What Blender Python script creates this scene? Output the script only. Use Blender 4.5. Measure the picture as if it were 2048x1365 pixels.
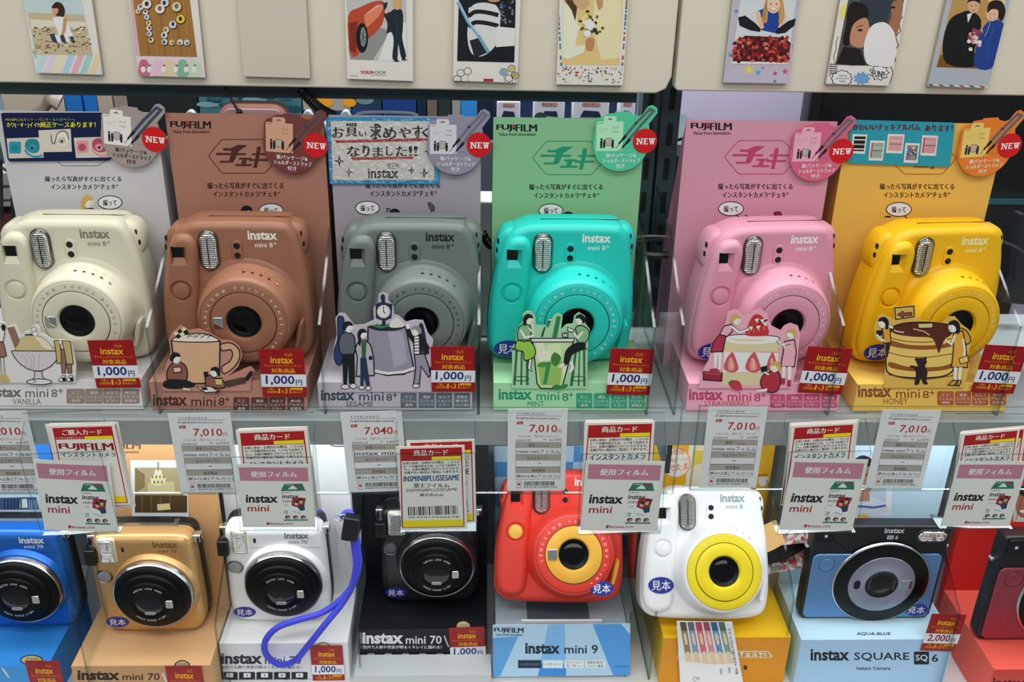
import bpy, bmesh, math, random
import numpy as np
from mathutils import Vector, Matrix
for _o in list(bpy.data.objects): bpy.data.objects.remove(_o)
random.seed(7)
S = bpy.context.scene
COL = S.collection
# ------------------------------------------------------------------ camera
F_PX = 1991.0; PITCH = 26.0; ROLL = 1.3; YAW = -2.3; CAMZ = 1.55
cd = bpy.data.cameras.new('camera'); cam = bpy.data.objects.new('camera', cd); COL.objects.link(cam)
cd.sensor_width = 36.0; cd.lens = 36.0*F_PX/2048.0; cd.clip_start = 0.02
RC = (Matrix.Rotation(math.radians(YAW), 4, 'Z') @ Matrix.Rotation(math.radians(90-PITCH), 4, 'X')
      @ Matrix.Rotation(math.radians(ROLL), 4, 'Z'))
cam.matrix_world = Matrix.Translation((0, 0, CAMZ)) @ RC
S.camera = cam
cd.dof.use_dof = True; cd.dof.focus_distance = 0.80; cd.dof.aperture_fstop = 13.0
R3 = RC.to_3x3()
# ------------------------------------------------------------------ light
W = bpy.data.worlds.new('store_ambient'); S.world = W; W.use_nodes = True
W.node_tree.nodes['Background'].inputs[0].default_value = (0.92, 0.97, 1.0, 1)
W.node_tree.nodes['Background'].inputs[1].default_value = 0.25
def area(name, loc, size, power, rot=(0, 0, 0), col=(1, 1, 1)):
    l = bpy.data.lights.new(name, 'AREA'); l.shape = 'RECTANGLE'; l.size, l.size_y = size; l.energy = power; l.color = col
    o = bpy.data.objects.new(name, l); COL.objects.link(o); o.location = loc; o.rotation_euler = [math.radians(a) for a in rot]
    return o
area('ceiling_lamp_front', (0.1, -0.25, 2.75), (2.6, 0.35), 20, (14, 0, 0), (1, .98, .95))
area('ceiling_lamp_aisle', (-0.2, -1.6, 2.75), (3.0, 0.5), 17, (35, 0, 0), (1, .98, .95))
area('ceiling_lamp_behind', (0.1, 1.00, 2.75), (2.4, 0.22), 40, (0, 0, 0), (.97, .98, 1))
area('added_rear_fill', (0.05, .875, 1.64), (1.3, .03), 3.2, (32, 0, 0), (.97, .98, 1))  # unseen fill lamp added behind the panels to brighten the goods and partition
S.view_settings.view_transform = 'Standard'
try: S.view_settings.look = 'None'
except Exception: pass
S.view_settings.gamma = 1.0; S.view_settings.use_curve_mapping = False
S.view_settings.exposure = 0.0
S.cycles.transparent_max_bounces = 24; S.cycles.max_bounces = 8
S.cycles.caustics_reflective = False; S.cycles.caustics_refractive = False
# ------------------------------------------------------------------ measuring
def ray(x, y):
    return R3 @ Vector(((x-1024)/F_PX, -(y-682.5)/F_PX, -1.0))
C0 = Vector((0, 0, CAMZ))
def PY(x, y, Y):
    d = ray(x, y); return C0 + d*(Y/d.y)
def PZ(x, y, z):
    d = ray(x, y); return C0 + d*((z-CAMZ)/d.z)
CROPS = dict(A1=(0,0,2.844), A2=(640,0,2.844), A3=(1300,0,2.738), A4=(0,400,2.967), B1=(640,400,2.967), B2=(1300,400,2.738),
 B3=(0,800,2.417), B4=(420,800,2.415), B5=(960,800,2.415), B6=(1500,800,2.416), C1=(340,800,4.876), C2=(780,820,5.25),
 C3=(500,640,7.583), C4=(180,200,9.75), C5=(0,640,6.024), C6=(980,1200,5.851), C7=(420,1230,3.593), C8=(1290,1220,5.851),
 D1=(0,160,5.851), D2=(340,170,5.689), D3=(640,180,5.689), D4=(960,170,4.452), D5=(1230,180,2.007), D6=(1640,180,4.549),
 D7=(1240,800,3.102), D8=(1930,380,2.844), PX=(0,0,1.0))
def cp(c, x, y):
    ox, oy, s = CROPS[c]; return (ox+x/s, oy+y/s)
# ------------------------------------------------------------------ materials
_M = {}
def lin(h):
    h = h.lstrip('#'); v = [int(h[i:i+2], 16)/255 for i in (0, 2, 4)]
    return [c/12.92 if c <= .04045 else ((c+.055)/1.055)**2.4 for c in v]
GAIN = 1.25
def M(hexc, rough=.5, metal=0., spec=.5, kind='', gain=None, bump=0.):
    key = (hexc, rough, metal, spec, kind, gain, bump)
    if key in _M: return _M[key]
    m = bpy.data.materials.new((kind or 'surface')+'_'+hexc); m.use_nodes = True
    nt = m.node_tree; b = nt.nodes['Principled BSDF']
    c = [min(.9, v*(gain or GAIN)) for v in lin(hexc)]
    b.inputs['Base Color'].default_value = (*c, 1)
    b.inputs['Roughness'].default_value = rough; b.inputs['Metallic'].default_value = metal
    b.inputs['Specular IOR Level'].default_value = spec
    if bump:
        tc = nt.nodes.new('ShaderNodeTexCoord'); nz = nt.nodes.new('ShaderNodeTexNoise'); bp = nt.nodes.new('ShaderNodeBump')
        nz.inputs['Scale'].default_value = 900; nz.inputs['Detail'].default_value = 3
        bp.inputs['Strength'].default_value = bump; bp.inputs['Distance'].default_value = .0004
        nt.links.new(tc.outputs['Object'], nz.inputs['Vector']); nt.links.new(nz.outputs['Fac'], bp.inputs['Height'])
        nt.links.new(bp.outputs['Normal'], b.inputs['Normal'])
    _M[key] = m; return m
def plastic(h, rough=.42): return M(h, rough, 0, .45, 'plastic', None, .05)
def paper(h, rough=.55): return M(h, rough, 0, .35, 'card')
def ink(h): return M(h, .55, 0, .3, 'ink')
def metal(h, rough=.25): return M(h, rough, 1.0, .5, 'metal')
def glow(hexc, strength):
    key = ('glow', hexc, strength)
    if key in _M: return _M[key]
    m = bpy.data.materials.new('lamp_'+hexc); m.use_nodes = True; nt = m.node_tree; nt.nodes.clear()
    e = nt.nodes.new('ShaderNodeEmission'); o = nt.nodes.new('ShaderNodeOutputMaterial')
    e.inputs[0].default_value = (*lin(hexc), 1); e.inputs[1].default_value = strength
    nt.links.new(e.outputs[0], o.inputs[0]); _M[key] = m; return m
def acrylic(tint='#F2F7F7', gl=1.0, rough=.06):
    key = ('acr', tint, gl, rough)
    if key in _M: return _M[key]
    m = bpy.data.materials.new('clear_acrylic'); m.use_nodes = True; nt = m.node_tree; nt.nodes.clear()
    t = nt.nodes.new('ShaderNodeBsdfTransparent'); g = nt.nodes.new('ShaderNodeBsdfGlossy'); fr = nt.nodes.new('ShaderNodeFresnel')
    mu = nt.nodes.new('ShaderNodeMath'); mu.operation = 'MULTIPLY'; mu.inputs[1].default_value = gl
    mx = nt.nodes.new('ShaderNodeMixShader'); o = nt.nodes.new('ShaderNodeOutputMaterial')
    t.inputs[0].default_value = (*lin(tint), 1); g.inputs['Roughness'].default_value = rough; g.inputs[0].default_value = (1, 1, 1, 1)
    fr.inputs[0].default_value = 1.45
    L = nt.links.new
    ge = nt.nodes.new('ShaderNodeNewGeometry'); iv = nt.nodes.new('ShaderNodeMath'); iv.operation = 'SUBTRACT'; iv.inputs[0].default_value = 1.0
    m2 = nt.nodes.new('ShaderNodeMath'); m2.operation = 'MULTIPLY'
    L(ge.outputs['Backfacing'], iv.inputs[1]); L(fr.outputs[0], mu.inputs[0]); L(mu.outputs[0], m2.inputs[0]); L(iv.outputs[0], m2.inputs[1]); L(m2.outputs[0], mx.inputs[0]); L(t.outputs[0], mx.inputs[1]); L(g.outputs[0], mx.inputs[2]); L(mx.outputs[0], o.inputs[0])
    _M[key] = m; return m
def ribbed():
    if 'ribbed' in _M: return _M['ribbed']
    m = bpy.data.materials.new('flash_prism_glass'); m.use_nodes = True; nt = m.node_tree; b = nt.nodes['Principled BSDF']
    b.inputs['Base Color'].default_value = (.40, .42, .41, 1); b.inputs['Metallic'].default_value = .95; b.inputs['Roughness'].default_value = .10
    tc = nt.nodes.new('ShaderNodeTexCoord'); wv = nt.nodes.new('ShaderNodeTexWave'); bp = nt.nodes.new('ShaderNodeBump')
    wv.bands_direction = 'Z'; wv.inputs['Scale'].default_value = 190; wv.inputs['Distortion'].default_value = 1.2
    bp.inputs['Strength'].default_value = .8; bp.inputs['Distance'].default_value = .001
    nt.links.new(tc.outputs['Object'], wv.inputs['Vector']); nt.links.new(wv.outputs['Fac'], bp.inputs['Height']); nt.links.new(bp.outputs['Normal'], b.inputs['Normal'])
    _M['ribbed'] = m; return m
# ------------------------------------------------------------------ objects
def tag(o, label=None, cat=None, group=None, kind=None):
    if label: o['label'] = label
    if cat: o['category'] = cat
    if group: o['group'] = group
    if kind: o['kind'] = kind
    return o
def empty(name, loc=(0, 0, 0), rz=0., label=None, cat=None, group=None):
    o = bpy.data.objects.new(name, None); COL.objects.link(o); o.empty_display_size = .01
    o.matrix_basis = Matrix.Translation(loc) @ Matrix.Rotation(math.radians(rz), 4, 'Z')
    return tag(o, label, cat, group)
def kids(o): return [c for c in bpy.data.objects if c.parent == o]
def copy_tree(o, parent=None):
    c = o.copy(); COL.objects.link(c)
    if parent is not None: c.parent = parent; c.matrix_parent_inverse = Matrix.Identity(4)
    for k in kids(o): copy_tree(k, c)
    return c
# ------------------------------------------------------------------ glyphs
_G = {}
_tc = bpy.data.curves.new('glyph_source', 'FONT'); _tc.resolution_u = 2
_to = bpy.data.objects.new('glyph_source', _tc)
def glyphs(s, off=0., res=2):
    k = (s, off, res)
    if k in _G: return _G[k]
    COL.objects.link(_to)
    _tc.body = s; _tc.size = 1.0; _tc.offset = off; _tc.resolution_u = res
    dg = bpy.context.evaluated_depsgraph_get(); dg.update()
    me = _to.evaluated_get(dg).to_mesh()
    v = [(p.co.x, p.co.y) for p in me.vertices]; f = [tuple(p.vertices) for p in me.polygons]
    _to.evaluated_get(dg).to_mesh_clear(); COL.objects.unlink(_to)
    if not v: v = [(0, 0), (1, 0), (1, 1)]; f = []
    x0 = min(a for a, b in v); x1 = max(a for a, b in v); y0 = min(b for a, b in v); y1 = max(b for a, b in v)
    _G[k] = ([((a-x0)/max(1e-6, x1-x0), (b-y0)/max(1e-6, y1-y0)) for a, b in v], f, (x1-x0)/max(1e-6, y1-y0))
    return _G[k]
def catmull(p, n=6, closed=True):
    out = []; N = len(p)
    for i in range(N if closed else N-1):
        g = lambda k: p[k % N] if closed else p[max(0, min(N-1, k))]
        a, b, c, d = g(i-1), g(i), g(i+1), g(i+2)
        for j in range(n):
            t = j/n
            out.append(tuple(.5*(2*b[q]+(c[q]-a[q])*t+(2*a[q]-5*b[q]+4*c[q]-d[q])*t*t+(3*b[q]-a[q]-3*c[q]+d[q])*t**3) for q in range(len(b))))
    if not closed: out.append(tuple(p[-1]))
    return out
def rrect(x0, y0, x1, y1, r, n=6):
    o = []
    for cx, cy, a0 in ((x1-r, y1-r, 0), (x0+r, y1-r, 90), (x0+r, y0+r, 180), (x1-r, y0+r, 270)):
        for i in range(n+1):
            a = math.radians(a0+90*i/n); o.append((cx+r*math.cos(a), cy+r*math.sin(a)))
    return o
def ell(cx, cy, rx, ry, n=40): return [(cx+rx*math.cos(2*math.pi*i/n), cy+ry*math.sin(2*math.pi*i/n)) for i in range(n)]
def ccw(p):
    return p if sum(p[i][0]*p[(i+1) % len(p)][1]-p[(i+1) % len(p)][0]*p[i][1] for i in range(len(p))) > 0 else p[::-1]
def inset(p, d):
    n = len(p); o = []
    for i in range(n):
        a, b, c = Vector(p[i-1]), Vector(p[i]), Vector(p[(i+1) % n])
        t = (c-a)
        if t.length < 1e-9: o.append(tuple(b)); continue
        t.normalize(); o.append((b.x-t.y*d, b.y+t.x*d))
    return o
def safe_inset(p, d):
    q = [Vector(a) for a in inset(p, d)]; n = len(p)
    for it in range(30):
        bad = 0
        for i in range(n):
            j = (i+1) % n; e0 = Vector(p[j])-Vector(p[i])
            if (q[j]-q[i]).dot(e0) < -1e-12: m = (q[i]+q[j])/2; q[i] = m.copy(); q[j] = m.copy(); bad += 1
        if not bad: break
    if it:
        for k in range(2): q = [(q[i-1]+q[i]*2+q[(i+1) % n])/4 if (q[(i+1) % n]-q[i]).length < 1e-4 or (q[i]-q[i-1]).length < 1e-4 else q[i] for i in range(n)]
    return [(a.x, a.y) for a in q]
def homog(src, dst):
    A = []; B = []
    for (x, y), (u, v) in zip(src, dst):
        A.append([x, y, 1, 0, 0, 0, -u*x, -u*y]); B.append(u)
        A.append([0, 0, 0, x, y, 1, -v*x, -v*y]); B.append(v)
    h = np.linalg.solve(np.array(A, float), np.array(B, float))
    def f(x, y):
        w = h[6]*x+h[7]*y+1
        return ((h[0]*x+h[1]*y+h[2])/w, (h[3]*x+h[4]*y+h[5])/w)
    return f
# ------------------------------------------------------------------ solid mesh builder (x right, y away, z up; metres)
class MB:
    def __init__(s): s.v = []; s.f = []; s.mi = []; s.sm = []; s.mats = []; s.m = None
    def use(s, m): s.m = m; return s
    def _mi(s):
        if s.m not in s.mats: s.mats.append(s.m)
        return s.mats.index(s.m)
    def add(s, vs, fs, smooth=True):
        b = len(s.v); s.v += [tuple(p) for p in vs]; k = s._mi()
        for f in fs: s.f.append(tuple(b+i for i in f)); s.mi.append(k); s.sm.append(smooth)
        return s
    def box(s, x0, x1, y0, y1, z0, z1):
        v = [(x, y, z) for z in (z0, z1) for y in (y0, y1) for x in (x0, x1)]
        return s.add(v, [(0, 2, 3, 1), (4, 5, 7, 6), (0, 1, 5, 4), (2, 6, 7, 3), (0, 4, 6, 2), (1, 3, 7, 5)], False)
    def pillow(s, outl, yf, yb, rf=.001, rb=None, n=6, dome=0.):
        """outline in (x,z), front at y=yf (small y), back at yb, rounded edges"""
        rb = rf if rb is None else rb; p = ccw(outl); N = len(p); rings = []
        for i in range(n+1):
            a = math.pi/2*i/n; rings.append((safe_inset(p, rf*(1-math.sin(a))), yf+rf*(1-math.cos(a))))
        for i in range(n+1):
            a = math.pi/2*(1-i/n); rings.append((safe_inset(p, rb*(1-math.sin(a))), yb-rb*(1-math.cos(a))))
        v = [(x, y, z) for r, y in rings for x, z in r]; f = []
        for k in range(len(rings)-1):
            for i in range(N):
                j = (i+1) % N; f.append((k*N+i, k*N+j, (k+1)*N+j, (k+1)*N+i))
        f = [q[::-1] for q in f]
        s.add(v, f); b = len(s.v)-len(v)
        k = s._mi()
        for r0, (pp, y), rev in ((b, rings[0], 0), (b+(len(rings)-1)*N, rings[-1], 1)):
            c = len(s.v); s.v.append((sum(q[0] for q in pp)/N, y, sum(q[1] for q in pp)/N))
            for i in range(N):
                f = (c, r0+i, r0+(i+1) % N); s.f.append(f[::-1] if rev else f); s.mi.append(k); s.sm.append(False)
        return s
    def lathe(s, prof, cx=0., cz=0., n=56, cap0=True, cap1=True):
        """profile [(radius, y)] from front to back about the y axis"""
        v = []; f = []
        for r, y in prof:
            for i in range(n):
                a = 2*math.pi*i/n; v.append((cx+r*math.cos(a), y, cz+r*math.sin(a)))
        for k in range(len(prof)-1):
            for i in range(n):
                j = (i+1) % n; f.append((k*n+j, k*n+i, (k+1)*n+i, (k+1)*n+j))
        s.add(v, f); b = len(s.v)-len(v); k = s._mi()
        if cap0: s.f.append(tuple(b+i for i in range(n))); s.mi.append(k); s.sm.append(False)
        if cap1: s.f.append(tuple(b+(len(prof)-1)*n+i for i in range(n))[::-1]); s.mi.append(k); s.sm.append(False)
        return s
    def tube(s, pts, r, n=8, caps=True, flat=1.0):
        pts = [Vector(p) for p in pts]; v = []; f = []; prev = None
        for i, p in enumerate(pts):
            t = (pts[min(i+1, len(pts)-1)]-pts[max(i-1, 0)])
            if t.length < 1e-9: t = Vector((1, 0, 0))
            t.normalize()
            if prev is None:
                u = t.orthogonal().normalized()
            else:
                u = prev-t*prev.dot(t)
                u = u.normalized() if u.length > 1e-6 else t.orthogonal().normalized()
            w = t.cross(u); prev = u; rr = r[i] if isinstance(r, (list, tuple)) else r
            for k in range(n):
                a = 2*math.pi*k/n; v.append(p+u*(rr*math.cos(a))+w*(rr*flat*math.sin(a)))
        for i in range(len(pts)-1):
            for k in range(n):
                j = (k+1) % n; f.append((i*n+k, i*n+j, (i+1)*n+j, (i+1)*n+k))
        if caps: f.append(tuple(range(n))[::-1]); f.append(tuple((len(pts)-1)*n+k for k in range(n)))
        return s.add(v, f)
    def poly(s, pts, smooth=False): return s.add(pts, [tuple(range(len(pts)))], smooth)
    def text(s, st, x0, x1, z0, z1, y, off=0.02):
        g, f, _ = glyphs(st, off); return s.add([(x0+a*(x1-x0), y, z0+b*(z1-z0)) for a, b in g], f, False)
    def arctext(s, st, cx, cz, r, a0, step, h, y, off=0.01, out=True):
        a = a0
        for ch in st:
            if ch != ' ':
                g, f, asp = glyphs(ch, off); hh = h*(1 if ch not in '.-~' else .3); w = min(hh*asp, h*.95)
                t = math.radians(a); er = Vector((math.cos(t), math.sin(t))); et = Vector((math.sin(t), -math.cos(t)))
                if not out: er, et = -er, -et
                b = Vector((cx, cz))+Vector((math.cos(t), math.sin(t)))*r
                vs = []
                for gx, gy in g:
                    q = b+et*((gx-.5)*w)+er*((gy-.5)*hh); vs.append((q.x, y, q.y))
                s.add(vs, f, False)
            a += step
        return s
    def build(s, name, parent=None, mat=None, sharp=38):
        me = bpy.data.meshes.new(name); me.from_pydata(s.v, [], s.f)
        for m in s.mats: me.materials.append(m)
        me.polygons.foreach_set('material_index', s.mi); me.polygons.foreach_set('use_smooth', s.sm)
        try: me.set_sharp_from_angle(angle=math.radians(sharp))
        except Exception: pass
        me.polygons.foreach_set('use_smooth', s.sm)
        me.update()
        if not isinstance(s, Sheet):
            bm = bmesh.new(); bm.from_mesh(me); bmesh.ops.recalc_face_normals(bm, faces=bm.faces); bm.to_mesh(me); bm.free()
        o = bpy.data.objects.new(name, me); COL.objects.link(o)
        if parent is not None: o.parent = parent; o.matrix_parent_inverse = Matrix.Identity(4)
        if mat is not None: o.matrix_basis = (parent.matrix_basis.inverted() @ mat) if parent is not None else mat
        return o
# ------------------------------------------------------------------ printed card: flat prints lying on a real card of its own thickness
LAY = .00007
def frame(o, right=(1, 0, 0), up=(0, 0, 1)):
    r = Vector(right).normalized(); u = Vector(up); u = (u-r*u.dot(r)).normalized(); n = r.cross(u)
    m = Matrix.Identity(4)
    for i in range(3): m[i][0], m[i][1], m[i][2], m[i][3] = r[i], u[i], n[i], o[i]
    return m
class Sheet(MB):
    """local x right, local y up, local z toward the viewer"""
    def __init__(s, mat=None, crop=None, fmap=None):
        MB.__init__(s); s.mat = mat; s.crop = crop; s.L = 1; s.fmap = fmap; s.cnt = {}; s.clip = None
        if mat is not None:
            s.o = mat.translation; s.r = mat.to_3x3().col[0]; s.u = mat.to_3x3().col[1]; s.n = mat.to_3x3().col[2]
    def mp(s, x, y):
        if s.fmap: return s.fmap(x, y)
        if s.crop is None: return (x*.001, y*.001)
        px, py = cp(s.crop, x, y); d = ray(px, py); t = (s.o-C0).dot(s.n)/d.dot(s.n); q = C0+d*t-s.o
        return (q.dot(s.r), q.dot(s.u))
    def base(s, pts, th, col, side=None, raw=False, rough=.55):
        p = ccw([tuple(a) if raw else s.mp(*a) for a in pts]); N = len(p)
        s.use(paper(col, rough)); s.add([(x, y, 0) for x, y in p], [tuple(range(N))], False)
        s.use(paper(side or col)); s.add([(x, y, 0) for x, y in p]+[(x, y, -th) for x, y in p],
              [(i, N+i, N+(i+1) % N, (i+1) % N) for i in range(N)]+[tuple(range(2*N-1, N-1, -1))], False)
        return s
    def z(s):
        s.cnt[s.L] = s.cnt.get(s.L, 0)+1
        return s.L*LAY+s.cnt[s.L]*1.2e-6
    def poly(s, col, pts, raw=False, mat=None):
        p = ccw([tuple(a) if raw else s.mp(*a) for a in pts]); s.use(mat or ink(col)); z = s.z()
        if s.clip:
            for ax, lim, sg in ((0, s.clip[0], 1), (0, s.clip[2], -1), (1, s.clip[1], 1), (1, s.clip[3], -1)):
                o = []
                for i in range(len(p)):
                    a, b = p[i-1], p[i]; da, db = (a[ax]-lim)*sg, (b[ax]-lim)*sg
                    if (da >= 0) != (db >= 0): t = da/(da-db); o.append((a[0]+(b[0]-a[0])*t, a[1]+(b[1]-a[1])*t))
                    if db >= 0: o.append(b)
                p = o
            if len(p) < 3: return s
        return s.add([(x, y, z) for x, y in p], [tuple(range(len(p)))], False)
    def rect(s, col, x0, y0, x1, y1): return s.poly(col, [(x0, y0), (x1, y0), (x1, y1), (x0, y1)])
    def rr(s, col, x0, y0, x1, y1, r): return s.poly(col, rrect(min(x0, x1), min(y0, y1), max(x0, x1), max(y0, y1), r))
    def ell(s, col, cx, cy, rx, ry, n=36): return s.poly(col, ell(cx, cy, rx, ry, n))
    def line(s, col, w, pts, closed=False):
        p = [Vector(a) for a in pts]; N = len(p); vs = []
        for i in range(N):
            a = p[i-1] if (i or closed) else p[i]; c = p[(i+1) % N] if (i < N-1 or closed) else p[i]
            t1 = (p[i]-a); t2 = (c-p[i])
            t = (t1.normalized() if t1.length > 1e-9 else Vector((0, 0)))+(t2.normalized() if t2.length > 1e-9 else Vector((0, 0)))
            if t.length < 1e-6: t = t2 if t2.length else Vector((1, 0))
            t.normalize(); nn = Vector((-t.y, t.x))
            k = 1.0
            if t1.length > 1e-9 and t2.length > 1e-9: k = min(1.8, 1/max(.4, abs(nn.dot(Vector((-t2.y, t2.x)).normalized()))))
            vs += [p[i]+nn*(w/2*k), p[i]-nn*(w/2*k)]
        z = s.z(); q = [s.mp(a.x, a.y) for a in vs]; s.use(ink(col)); fs = []
        for i in range(N if closed else N-1):
            j = (i+1) % N; f = (2*i, 2*i+1, 2*j+1, 2*j)
            ar = sum(q[f[k]][0]*q[f[(k+1) % 4]][1]-q[f[(k+1) % 4]][0]*q[f[k]][1] for k in range(4))
            fs.append(f if ar > 0 else f[::-1])
        return s.add([(x, y, z) for x, y in q], fs, False)
    def ring(s, col, w, cx, cy, rx, ry, n=40): return s.line(col, w, ell(cx, cy, rx, ry, n), True)
    def out(s, col, w, fill, pts, smooth=0):
        if smooth: pts = catmull(pts, smooth)
        s.poly(fill, pts); s.L += 1; s.line(col, w*1.4, pts, True); return s
    def text(s, st, col, x0, yb, x1, yt, off=0., slope=0., shear=0., bold=0, rot=None):
        """fit the text's ink box to (x0..x1, yb..yt) in the sheet's units; yb is the lower edge"""
        if off > .008 and any(q in st for q in 'MNWK'): off = 0.; bold = max(bold, 1)
        g, f, _ = glyphs(st, off); s.use(ink(col)); z = s.z()
        for k in range(bold+1):
            dx = (k-bold/2)*(abs(yt-yb)*.055)
            vs = []
            for a, b in g:
                x = x0+a*(x1-x0)+dx; y = yb+b*(yt-yb)+slope*(x-x0); x += shear*b*abs(yt-yb)
                if rot:
                    cx, cy = (x0+x1)/2, (yb+yt)/2; c, q = math.cos(rot), math.sin(rot); x, y = cx+(x-cx)*c-(y-cy)*q, cy+(x-cx)*q+(y-cy)*c
                vs.append((*s.mp(x, y), z+k*2e-6))
            b0 = vs[0]
            ff = f
            if f:
                q = f[0]; ar = sum(vs[q[i]][0]*vs[q[(i+1) % len(q)]][1]-vs[q[(i+1) % len(q)]][0]*vs[q[i]][1] for i in range(len(q)))
                if ar < 0: ff = [t[::-1] for t in f]
            s.add(vs, ff, False)
        return s
    def done(s, name, parent=None): return s.build(name, parent, s.mat)
# ------------------------------------------------------------------ instant cameras (local: x right, y away, z up, origin under the front face)
mm = .001
def P2(pts): return [(a*mm, b*mm) for a, b in pts]
def stadium(cx, cz, w, h, n=10): return rrect(cx-w/2, cz-h/2, cx+w/2, cz+h/2, min(w, h)/2-1e-6, n)
def oval_sticker(root, cx, cz, y, w=.022, h=.0145):
    m = MB(); m.use(M('#1D2C86', .4)); m.pillow(ell(cx, cz, w/2, h/2, 36), y-.0003, y+.0002, .0001, .0001, 1)
    m.use(ink('#E9EDF5'))
    for k in (-.5, .5): m.text('見本', cx-w*.36+k*.00018, cx+w*.36+k*.00018, cz-h*.30, cz+h*.30, y-.00042-k*1e-5, 0)
    o = m.build('sticker', root); o['label'] = 'blue oval sticker reading 見本'; return o
BODY8 = catmull(P2([(-32, 119), (-22, 121), (10, 121.5), (39, 121), (46.5, 118.2), (51, 111), (53.2, 103), (56, 90), (59, 66), (60, 34), (57, 12), (49, 3), (27, 0), (-4, 0), (-41, 2), (-54, 5.5), (-59.5, 14), (-60, 32), (-57.5, 60), (-51.5, 90), (-47, 106), (-41, 114.5)]), 6)
GRIP8 = catmull(P2([(-58.6, 36), (-56.2, 62), (-50.6, 92), (-46, 105.5), (-40, 111.5), (-31, 112), (-25.5, 106), (-24.5, 97), (-26.5, 76), (-28, 52), (-29, 28), (-33, 12), (-44, 7.5), (-54, 11), (-58.4, 20)]), 6)
def mini8(name, loc, rz, body, cover, ringc, txt, model, label, sticker=None, button=None, textring=None, mirror=True, flashy=True, scale=1.0, lug=True, tilt=0., lever=None):
    root = empty(name, loc, rz, label, 'camera')
    root.matrix_basis = root.matrix_basis @ Matrix.Rotation(math.radians(-tilt), 4, 'X') @ Matrix.Diagonal((scale, scale, scale, 1))
    pl = plastic(body); dark = M('#0A0C0F', .5)
    b = MB().use(pl); b.pillow(BODY8, 0, .034, .0065, .006, 8)
    # film slot line on top and the printed name
    b.use(M('#1A1A1A', .6)).box(-.018, .046, .0155, .0163, .12140, .12165)
    b.use(ink(txt)); b.text('instax', .0145, .0375, .1075, .1150, -.00012, .03); (b.text(model[:-1], .0195, .0335, .1012, .1052, -.00012, .012), b.poly([(.0342, -.00012, .1042), (.0366, -.00012, .1042), (.0366, -.00012, .1047), (.0342, -.00012, .1047)]), b.poly([(.03517, -.00013, .10325), (.03563, -.00013, .10325), (.03563, -.00013, .10565), (.03517, -.00013, .10565)])) if model.endswith('+') else b.text(model, .0195, .0355, .1015, .1055, -.00012, .012)
    bo = b.build('body', root)
    # hand grip with a sunk finder window and a dished shutter button
    g = MB().use(pl); g.pillow(GRIP8, -.0065, .012, .0065, .002, 8); go = g.build('grip', root)
    cut = MB().use(pl)
    x0, x1, z0, z1 = -.0455, -.0315, .0855, .1035
    v = [(x0, -.010, z0-.0012), (x1+.001, -.010, z0-.0012), (x1+.001, -.010, z1), (x0, -.010, z1), (x0+.0006, -.001, z0+.0078), (x1-.0052, -.001, z0+.0078), (x1-.0052, -.001, z1-.0008), (x0+.0006, -.001, z1-.0008)]
    cut.add(v, [(0, 1, 2, 3), (7, 6, 5, 4), (0, 4, 5, 1), (1, 5, 6, 2), (2, 6, 7, 3), (3, 7, 4, 0)], False)
    co = cut.build('cutter', root)
    dish = MB().use(pl); dish.lathe([(.0105, -.0100), (.0092, -.0064), (.0074, -.0046), (.002, -.0042)], -.0405, .066, 40); do = dish.build('cutter_dish', root)
    for c in (co, do):
        md = go.modifiers.new('hole', 'BOOLEAN'); md.operation = 'DIFFERENCE'; md.object = c; md.solver = 'EXACT'
    dg = bpy.context.evaluated_depsgraph_get(); dg.update()
    nm = bpy.data.meshes.new_from_object(go.evaluated_get(dg)); go.modifiers.clear()
    if len(nm.polygons) > 50:
        go.data = nm
        try: nm.set_sharp_from_angle(angle=math.radians(32))
        except Exception: pass
    for c in (co, do): bpy.data.objects.remove(c)
    w = MB().use(M('#04060A', .08)); w.box(x0+.0002, x1-.0050, -.0019, -.0004, z0+.0076, z1-.0002); w.build('viewfinder', root)
    sb = MB().use(plastic(button or body, .35)); sb.lathe([(.0001, -.0078), (.0045, -.0077), (.0060, -.0073), (.0066, -.0064), (.0066, -.003)], -.0405, .066, 40, False, False); sb.build('shutter_button', root)
    # flash
    fr = MB().use(metal('#6A6A60', .2)); fr.pillow(stadium(-.0165, .0985, .0158, .0340), -.0022, .004, .0014, .001, 4); fr.build('flash_rim', root)
    fl = MB().use(ribbed()); fl.pillow(stadium(-.0165, .0985, .0138, .0318), -.0042, .002, .0026, .001, 5)
    fl.use(M('#1B1D1C', .3)).box(-.0169, -.0161, -.0044, -.0030, .0875, .1095); fl.build('flash', root)
    # light sensors
    se = MB().use(pl); se.pillow(stadium(.0055, .0985, .0088, .0178), -.0012, .003, .0011, .0005, 4)
    se.use(dark)
    for zz in (.1025, .0945): se.lathe([(.0026, -.00128), (.0026, -.0005)], .0055, zz, 24)
    se.build('light_sensor', root)
    # strap lugs
    if lug:
        e = MB().use(pl); e.pillow(catmull(P2([(44, 116), (50, 118), (56, 114.5), (59, 107), (58.5, 97), (55.5, 90), (49, 90), (44, 100)]), 6), .0085, .032, .0075, .0075, 7)
        e.use(dark)
        for px_, pz_ in ((.0545, .1095), (.0560, .1010)): e.pillow(stadium(px_, pz_, .0016, .0042), .0092, .0115, .0004, .0004, 2)
        e.build('strap_lug', root)
        e = MB().use(pl); e.pillow(catmull(P2([(-51, 84), (-54.5, 94), (-52, 107), (-46, 114.5), (-38, 113), (-38, 90)]), 6), .0070, .031, .006, .004, 7)
        e.use(dark)
        for px_, pz_ in ((-.0520, .1050), (-.0528, .0975)): e.pillow(stadium(px_, pz_, .0014, .0042), .0078, .0110, .0004, .0004, 2)
        e.build('strap_lug', root)
    # lens barrel
    cx, cz = .0110, .0480
    ba = MB().use(pl)
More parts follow.
